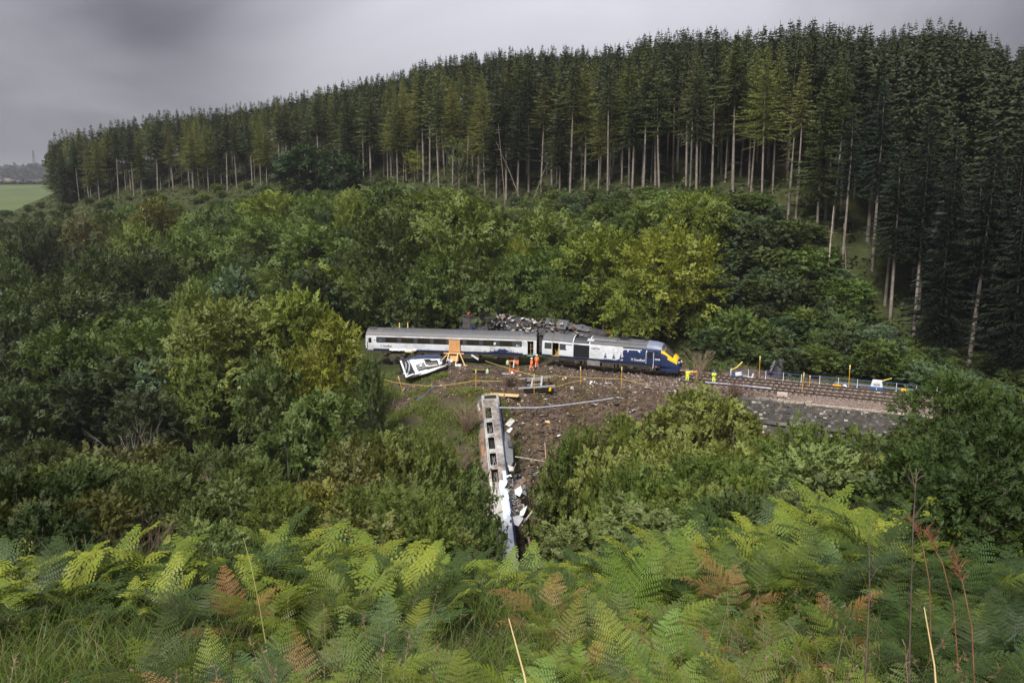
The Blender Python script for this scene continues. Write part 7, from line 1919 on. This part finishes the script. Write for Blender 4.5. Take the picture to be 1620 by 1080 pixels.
for k in range(14000):
    y = 4.0 + (30 - 4.0) * rg.random() ** 0.62; x = rg.uniform(-0.66, 0.66) * y
    px, py = pix(x, y, gz(x, y) + 0.6)
    if px < -60 or px > 1680 or py > 1180: continue
    dn = 0.5 + 0.5 * float(wob(x, y, 2.2)) + (0.35 if 250 < px < 700 else 0.0) + (0.3 if 860 < px < 1280 else 0)
    if 500 < px < 1250 and py > 960: dn -= 0.12
    if px < 260: dn += .3
    if dn < 0.42: continue
    cand.append((y, x, px, py))
grid = {}; ferns = []
for y, x, px, py in sorted(cand):
    r = 0.36 if y < 12 else (0.5 if y < 20 else 0.7)
    c = (int(x / r), int(y / r))
    if any((c[0] + a, c[1] + b) in grid and (grid[(c[0] + a, c[1] + b)][0] - x) ** 2 + (grid[(c[0] + a, c[1] + b)][1] - y) ** 2 < r * r for a in (-1, 0, 1) for b in (-1, 0, 1)): continue
    grid[c] = (x, y); ferns.append((y, x, px, py))
print('ferns', len(ferns))
stuffQ = []
for i, (y, x, px, py) in enumerate(ferns):
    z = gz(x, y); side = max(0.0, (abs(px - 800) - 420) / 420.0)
    if rg.random() < (0.35 if y < 19 else .72) and i >= 290: continue
    rr = rg.random()
    word, c = ('green', F_MID) if rr < 0.34 else ('pale green', F_PALE) if rr < 0.52 else ('yellow-green', F_YEL) if rr < 0.72 else ('dark green', F_DRK) if rr < 0.82 else ('blue-green', F_BLU) if rr < 0.95 else ('rusty brown', F_BRN)
    if side > 0.0 and rg.random() < 0.35 + .6 * side: word, c = 'dark green', F_DRK  # side ferns take the dark colour to paint in the edge shade
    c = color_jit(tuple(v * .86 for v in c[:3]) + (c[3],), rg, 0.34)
    nf = rg.randint(4, 6); a0 = rg.uniform(0, 6.28); s0 = rg.uniform(0.42, 0.82) * (1.0 if y < 11 else 1.25)
    if i < 290:
        o = empty('bracken_fern', (x, y, z - 0.05)); tag(o, None, 'fern', 'bracken ferns on the slope in front of the camera')
        for k in range(nf):
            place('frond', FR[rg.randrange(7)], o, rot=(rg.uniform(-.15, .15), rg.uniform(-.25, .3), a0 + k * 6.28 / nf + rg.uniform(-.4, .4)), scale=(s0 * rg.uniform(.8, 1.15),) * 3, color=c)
        row = 'close to the camera' if y < 8 else ('mid-slope' if y < 11 else 'farther down')
        zt = [t for a, b, t in FZN if a <= px < b][0]
        later(o, word + ' bracken ' + row + ' ' + zt, px)
    else:
        for k in range(nf):
            q = FRC[rg.randrange(4)]; a = a0 + k * 6.28 / nf + rg.uniform(-.4, .4); s = s0 * rg.uniform(.85, 1.2); t = rg.uniform(-.25, .3)
            R = np.array((Matrix.Rotation(a, 3, 'Z') @ Matrix.Rotation(t, 3, 'Y')).transposed()) * s
            stuffQ.append((q.reshape(-1, 3) @ R + np.array([x, y, z - 0.05])).astype(np.float32))
if stuffQ:
    groups = [stuffQ[i::3] for i in range(3)]
    for g_, col, lb in zip(groups, (F_MID, F_DRK, F_YEL), ('mass of green bracken farther down the slope', 'mass of dark green bracken farther down the slope', 'mass of yellow-green bracken farther down the slope')):
        Vq = np.concatenate(g_)
        o = bpy.data.objects.new('bracken_mass', np_mesh('bracken_mass', Vq, np.arange(len(Vq)).reshape(-1, 4), M['fern'])); COL.objects.link(o); o.color = col
        tag(o, lb, 'bracken', kind='stuff')
    print('fern stuff quads', sum(len(q) for q in stuffQ) // 4)

def blades(name, n, sampler, h0, h1, w, col, label, mat=None, seed=0, lean=0.5, cat='grass', segs=2):
    rng = np.random.RandomState(seed)
    x, y = sampler(rng, n); n = len(x); z = ground(x, y) - 0.03
    h = h0 + (h1 - h0) * rng.rand(n); a = rng.rand(n) * 6.283; ln = lean * h * (0.3 + rng.rand(n))
    d = np.stack([np.cos(a), np.sin(a), np.zeros(n)], 1); sd = np.stack([-np.sin(a + rng.randn(n)), np.cos(a + rng.randn(n)), np.zeros(n)], 1)
    sd = norm(sd); base = np.stack([x, y, z], 1); Q = []
    def P(t): return base + d * (ln * t * t)[:, None] + np.array([0, 0, 1]) * (h * (t - 0.28 * t * t * t))[:, None]
    for k in range(segs):
        t0, t1 = k / segs, (k + 1) / segs
        w0 = sd * w * (1 - t0) ** 0.6; w1 = sd * w * max(0.08, 1 - t1) ** 0.6
        Q.append(np.stack([P(t0) - w0, P(t0) + w0, P(t1) + w1, P(t1) - w1], 1))
    Q = np.stack(Q, 1).reshape(-1, 3)
    # share vertices of a blade loosely: islands per segment are fine
    o = bpy.data.objects.new(name, np_mesh(name, Q, np.arange(len(Q)).reshape(-1, 4), mat or M['grass'])); COL.objects.link(o); o.color = col
    return tag(o, label, cat, kind='stuff')
def fan(y0, y1, pw=0.7, clump=0.0):
    def f(rng, n):
        y = y0 + (y1 - y0) * rng.rand(n) ** pw; x = (rng.rand(n) * 1.34 - 0.67) * y
        if clump > 0:
            k = (0.5 + 0.5 * wob(x, y, 1.1)) > clump * rng.rand(n); x, y = x[k], y[k]
        return x, y
    return f
blades('long_grass', 34000, fan(3.5, 15, 0.75, 0.8), 0.3, 0.8, 0.008, (0.090, 0.135, 0.022, 0.2), 'long green grass growing between the ferns', seed=1, lean=0.7)
blades('dry_grass', 4000, fan(3.5, 14, 0.7, 0.9), 0.4, .95, 0.005, (0.19, 0.165, 0.070, 0.3), 'straw-coloured dry grass between the ferns', seed=2, lean=0.7)
blades('far_slope_grass', 20000, fan(11, 40, 0.9), 0.4, 1.0, 0.012, (0.062, 0.088, 0.026, 0.15), 'rough grass on the near slope beyond the ferns', seed=3, lean=0.6)
# seed heads
def seedheads(n, seed):
    rng = np.random.RandomState(seed); x, y = fan(3.8, 10, 0.8, 0.8)(rng, n); n = len(x); z = ground(x, y); Q = []
    hh = 0.75 + 0.45 * rng.rand(n); a = rng.rand(n) * 6.28; ln = 0.35 * hh
    tip = np.stack([x + np.cos(a) * ln, y + np.sin(a) * ln, z + hh], 1); base = np.stack([x, y, z], 1); mid = (tip + base) / 2 + np.array([0, 0, 0.14]) - (tip - base) * np.array([.18, .18, 0])
    w = np.stack([-np.sin(a), np.cos(a), 0 * a], 1) * 0.0028
    Q += [np.stack([base - w, base + w, mid + w, mid - w], 1), np.stack([mid - w, mid + w, tip + w * .5, tip - w * .5], 1)]
    ax = norm(tip - mid)
    for k in range(16):
        t = rng.rand(n, 1) * 0.22; d = norm(ax + rng.randn(n, 3) * 0.9) * (0.045 * (1.2 - t * 3)); s = norm(rng.randn(n, 3)) * 0.004
        p = tip - ax * t; Q.append(np.stack([p - s, p + s, p + d + s, p + d - s], 1))
    Q = np.concatenate(Q)
    o = bpy.data.objects.new('grass_seed_heads', quads_mesh('grass_seed_heads', Q, M['grass'])); COL.objects.link(o); o.color = (0.22, 0.16, 0.10, 0.2)
    tag(o, 'pinkish tan feathery grass seed heads among the front ferns', 'grass', kind='stuff')
seedheads(450, 5)

# single tall stalks that stand out in front
def stalk(p0, p1, r, mat, label, mid=(0, 0, 0), name='dry_stalk', cat='stalk', twigs=0, seed=0):
    p0, p1 = Vector(p0), Vector(p1); L0 = (p1 - p0).length; q0 = p0.copy()
    p0 = Vector((q0.x - (p1.x - q0.x) * .3, q0.y - .1, gz(q0.x - (p1.x - q0.x) * .3, q0.y - .1))); mid = Vector(mid) + (q0 - p0.lerp(p1, .5)) * .35
    o = empty(name, p0); c = (p0 + p1) / 2 + Vector(mid); rr = random.Random(seed)
    mb = MB(); mb.tube([(0, 0, 0), (c - p0) * .5 + Vector(mid) * .25, c - p0, (c - p0) * .5 + (p1 - p0) * .5 + Vector(mid) * .25, p1 - p0], [r, r, r * .85, r * .7, r * .4], 6)
    mb.build('stem', mat, o)
    if twigs:
        mb = MB()
        for i in range(twigs):
            t = rr.uniform(1 - .8 * L0 / (p1 - p0).length, 1); q = (p1 - p0) * t + Vector(mid) * (1 - (2 * t - 1) ** 2); d = Vector((rr.uniform(-1, 1), rr.uniform(-.6, .6), rr.uniform(0.2, 1.2))).normalized()
            l_ = rr.uniform(.12, .35) * min(L0, .9)
            mb.tube([q, q + d * l_ * .5 + Vector((0, 0, .02)), q + d * l_], [r * .55, r * .4, r * .15], 4)
        mb.build('twig', mat, o)
    tag(o, label, cat)
M['straw'] = surf('straw', (0.42, 0.31, 0.13), 0.7, col2=(0.55, 0.42, 0.2), scale=8)
M['fernstem'] = surf('fern_stem', (0.20, 0.21, 0.06), 0.6, col2=(0.28, 0.26, 0.09), scale=8)
M['darkstem'] = surf('dark_stem', (0.05, 0.035, 0.028), 0.8, col2=(0.10, 0.075, 0.055), scale=8)
stalk(at(872, 1090, 3.4), at(805, 978, 4.2), 0.007, M['straw'], 'thick straw stalk leaning left at the bottom centre', name='straw_stalk')
stalk(at(1520, 1085, 3.6), at(1462, 960, 4.2), 0.006, M['straw'], 'thick blurred straw stalk at the lower right')
stalk(at(412, 915, 9.5), at(385, 850, 10), 0.008, M['fernstem'], 'yellowish bare fern stem among the left ferns')
stalk(at(1372, 1020, 5.6), at(1375, 840, 6.2), 0.008, M['darkstem'], 'tall dark upright stem at the right', (0.03, 0, 0), name='dead_weed', twigs=6, seed=4)
stalk(at(1462, 900, 7), at(1450, 740, 7.6), 0.010, M['darkstem'], 'dark bent stem rising in front of the dark gorse', (-0.05, 0, 0), name='dead_weed', twigs=5, seed=6)
M['dock'] = surf('dock_brown', (0.13, 0.055, 0.03), 0.9, col2=(0.22, 0.10, 0.05), scale=9)
for i, (a, b, c, d, Y) in enumerate([(1520, 905, 1462, 842, 7.5), (1545, 960, 1500, 872, 7), (1478, 868, 1440, 822, 8.5)]):
    stalk(at(a, b, Y), at(c, d, Y + .4), 0.007, M['dock'], 'rust-brown dock stem %s at the right' % ['in the middle', 'lowest', 'highest'][i], (0.05, 0, .08), name='dock_stem', twigs=34, seed=10 + i)

# ================================================================== GRASS AND BRACKEN ROUND THE CRASH SITE
def disc(items):
    def f(rng, n):
        X, Yy = [], []
        for cx, cy, rx, ry, w_ in items:
            k = int(n * w_); a = rng.rand(k) * 6.283; r = np.sqrt(rng.rand(k)); X.append(cx + np.cos(a) * r * rx); Yy.append(cy + np.sin(a) * r * ry)
        x = np.concatenate(X); y = np.concatenate(Yy)
        s = (x - T0.x) * TN.x + (y - T0.y) * TN.y; u = (x - T0.x) * TD.x + (y - T0.y) * TD.y
        k = (0.5 + .5 * wob(x, y, 1.3)) > .25 + .6 * rng.rand(len(x)); k &= ~((s > -4.6) & (s < 6.5) & (u > -12))
        return x[k], y[k]
    return f
blades('embankment_grass', 60000, disc([(-7, 90, 8, 9, .40), (-18, 92, 9, 12, .35), (-16, 104, 8, 5, .25)]), .25, .8, .05, (0.160, 0.195, 0.050, 0.25), 'green rough grass on the embankment left of the burnt carriage', seed=11, lean=.6)
blades('dry_embankment_grass', 30000, disc([(-3, 101, 9, 6, .4), (4, 96, 10, 5, .25), (-8, 96, 7, 6, .2), (16, 88, 8, 7, .15)]), .15, .5, .035, (0.19, 0.145, 0.060, 0.3), 'brown dry grass on the flattened ground below the coach', seed=12, lean=.8)
blades('valley_grass', 26000, disc([(-52, 96, 20, 12, .5), (-74, 164, 22, 14, .5)]), .4, 1.0, .06, (0.098, 0.105, 0.034, 0.3), 'pale rough grass on the floor of the left valley', seed=13, lean=.6)
def undergrowth(name, n, sampler, hmax, L, leaf, nl, col, label, seed):
    rng = np.random.RandomState(seed); x, y = sampler(rng, n); z = ground(x, y)
    T = [spray(rng, L, nl, leaf, L * .45, .3, aspect=.7) for _ in range(6)]
    P = np.stack([x, y, z + rng.rand(len(x)) * hmax * (0.4 + 0.6 * (0.5 + 0.5 * wob(x, y, 3.0)))], 1); D = rng.randn(len(x), 3); D[:, 2] = abs(D[:, 2]) * .9
    o = bpy.data.objects.new(name, quads_mesh(name, put_sprays(rng, T, P, D), M['leaf'])); COL.objects.link(o); o.color = col
    tag(o, label, 'undergrowth', kind='stuff')
def bank_s(rng, n):
    y = 98 + 190 * rng.rand(n) ** .8; x = (rng.rand(n) * 1.3 - .65) * y
    ey = np.interp(x, EDGE[:, 0], EDGE[:, 1]); s = (x - T0.x) * TN.x + (y - T0.y) * TN.y
    k = (y < ey + 14) & (y > ey - 60) & ((s > 9) | (x < -34)) & ((x < -36) | (y > 119) | (x > 20)) & (s > 8.0 * (x > 20))
    return x[k], y[k]
undergrowth('bank_undergrowth', 26000, bank_s, 1.3, 1.3, .5, 6, (0.058, 0.082, 0.026, 0.12), 'dense green undergrowth on the bank below the plantation', 14)
def near_s(rng, n):
    y = 24 + 76 * rng.rand(n) ** .8; x = (rng.rand(n) * 1.3 - .65) * y
    s = (x - T0.x) * TN.x + (y - T0.y) * TN.y
    k = ((x < -3) | (x > 10) | (y < 60)) & ~((x > -3.5) & (x < 3.5) & (y > 26)) & (s < -8) & ((y < 92) | (x < -18)) & ~((x > -36) & (x < 32) & (y > 97))
    k &= ~((x > -12) & (y > 90) & (x < 30))
    return x[k], y[k]
undergrowth('slope_undergrowth', 15000, near_s, 1.1, .9, .3, 8, (0.058, 0.076, 0.026, 0.15), 'low green brush covering the near slopes and the hollow', 15)
blades('trackside_bracken', 9000, disc([(45, 102, 14, 4, .6), (28, 108, 9, 4, .4)]), .3, .9, .07, (0.095, 0.135, 0.034, 0.1), 'bright green bracken between the railing and the bushes', seed=15, lean=.8)
blades('bare_slope_weeds', 9000, disc([(8, 86, 10, 12, .6), (10, 97, 16, 6, .4)]), .1, .5, .03, (0.12, 0.085, 0.05, 0.3), 'sparse brown weeds on the burnt earth slope', seed=16, lean=.8)

# thin air over the valley: far hills fade a little
HZ = 1
if HZ:
    hm, n, l = new_mat('haze_air')
    o_ = n.new('ShaderNodeOutputMaterial'); pv = n.new('ShaderNodeVolumePrincipled')
    pv.inputs['Color'].default_value = (0.80, 0.82, 0.90, 1); pv.inputs['Density'].default_value = 0.00013; pv.inputs['Anisotropy'].default_value = 0.2
    l.new(pv.outputs[0], o_.inputs['Volume'])
    mb = MB(); mb.bb(-4700, 4700, -400, 6200, -130, 160)
    hz = mb.build('haze', hm); hz['kind'] = 'stuff'; hz['label'] = 'thin grey haze in the air over the valley'; hz['category'] = 'haze'

settle_labels()
tt = 0
for m_ in bpy.data.meshes: tt += sum(len(p.vertices) - 2 for p in m_.polygons) if len(m_.polygons) < 3000 else len(m_.loops) - 2 * len(m_.polygons)
print('unique triangles', tt, 'objects', len(scene.objects), 'meshes', len(bpy.data.meshes))
scene.cycles.volume_step_rate = 1.0
scene.cycles.max_bounces = 6
scene.cycles.transparent_max_bounces = 8
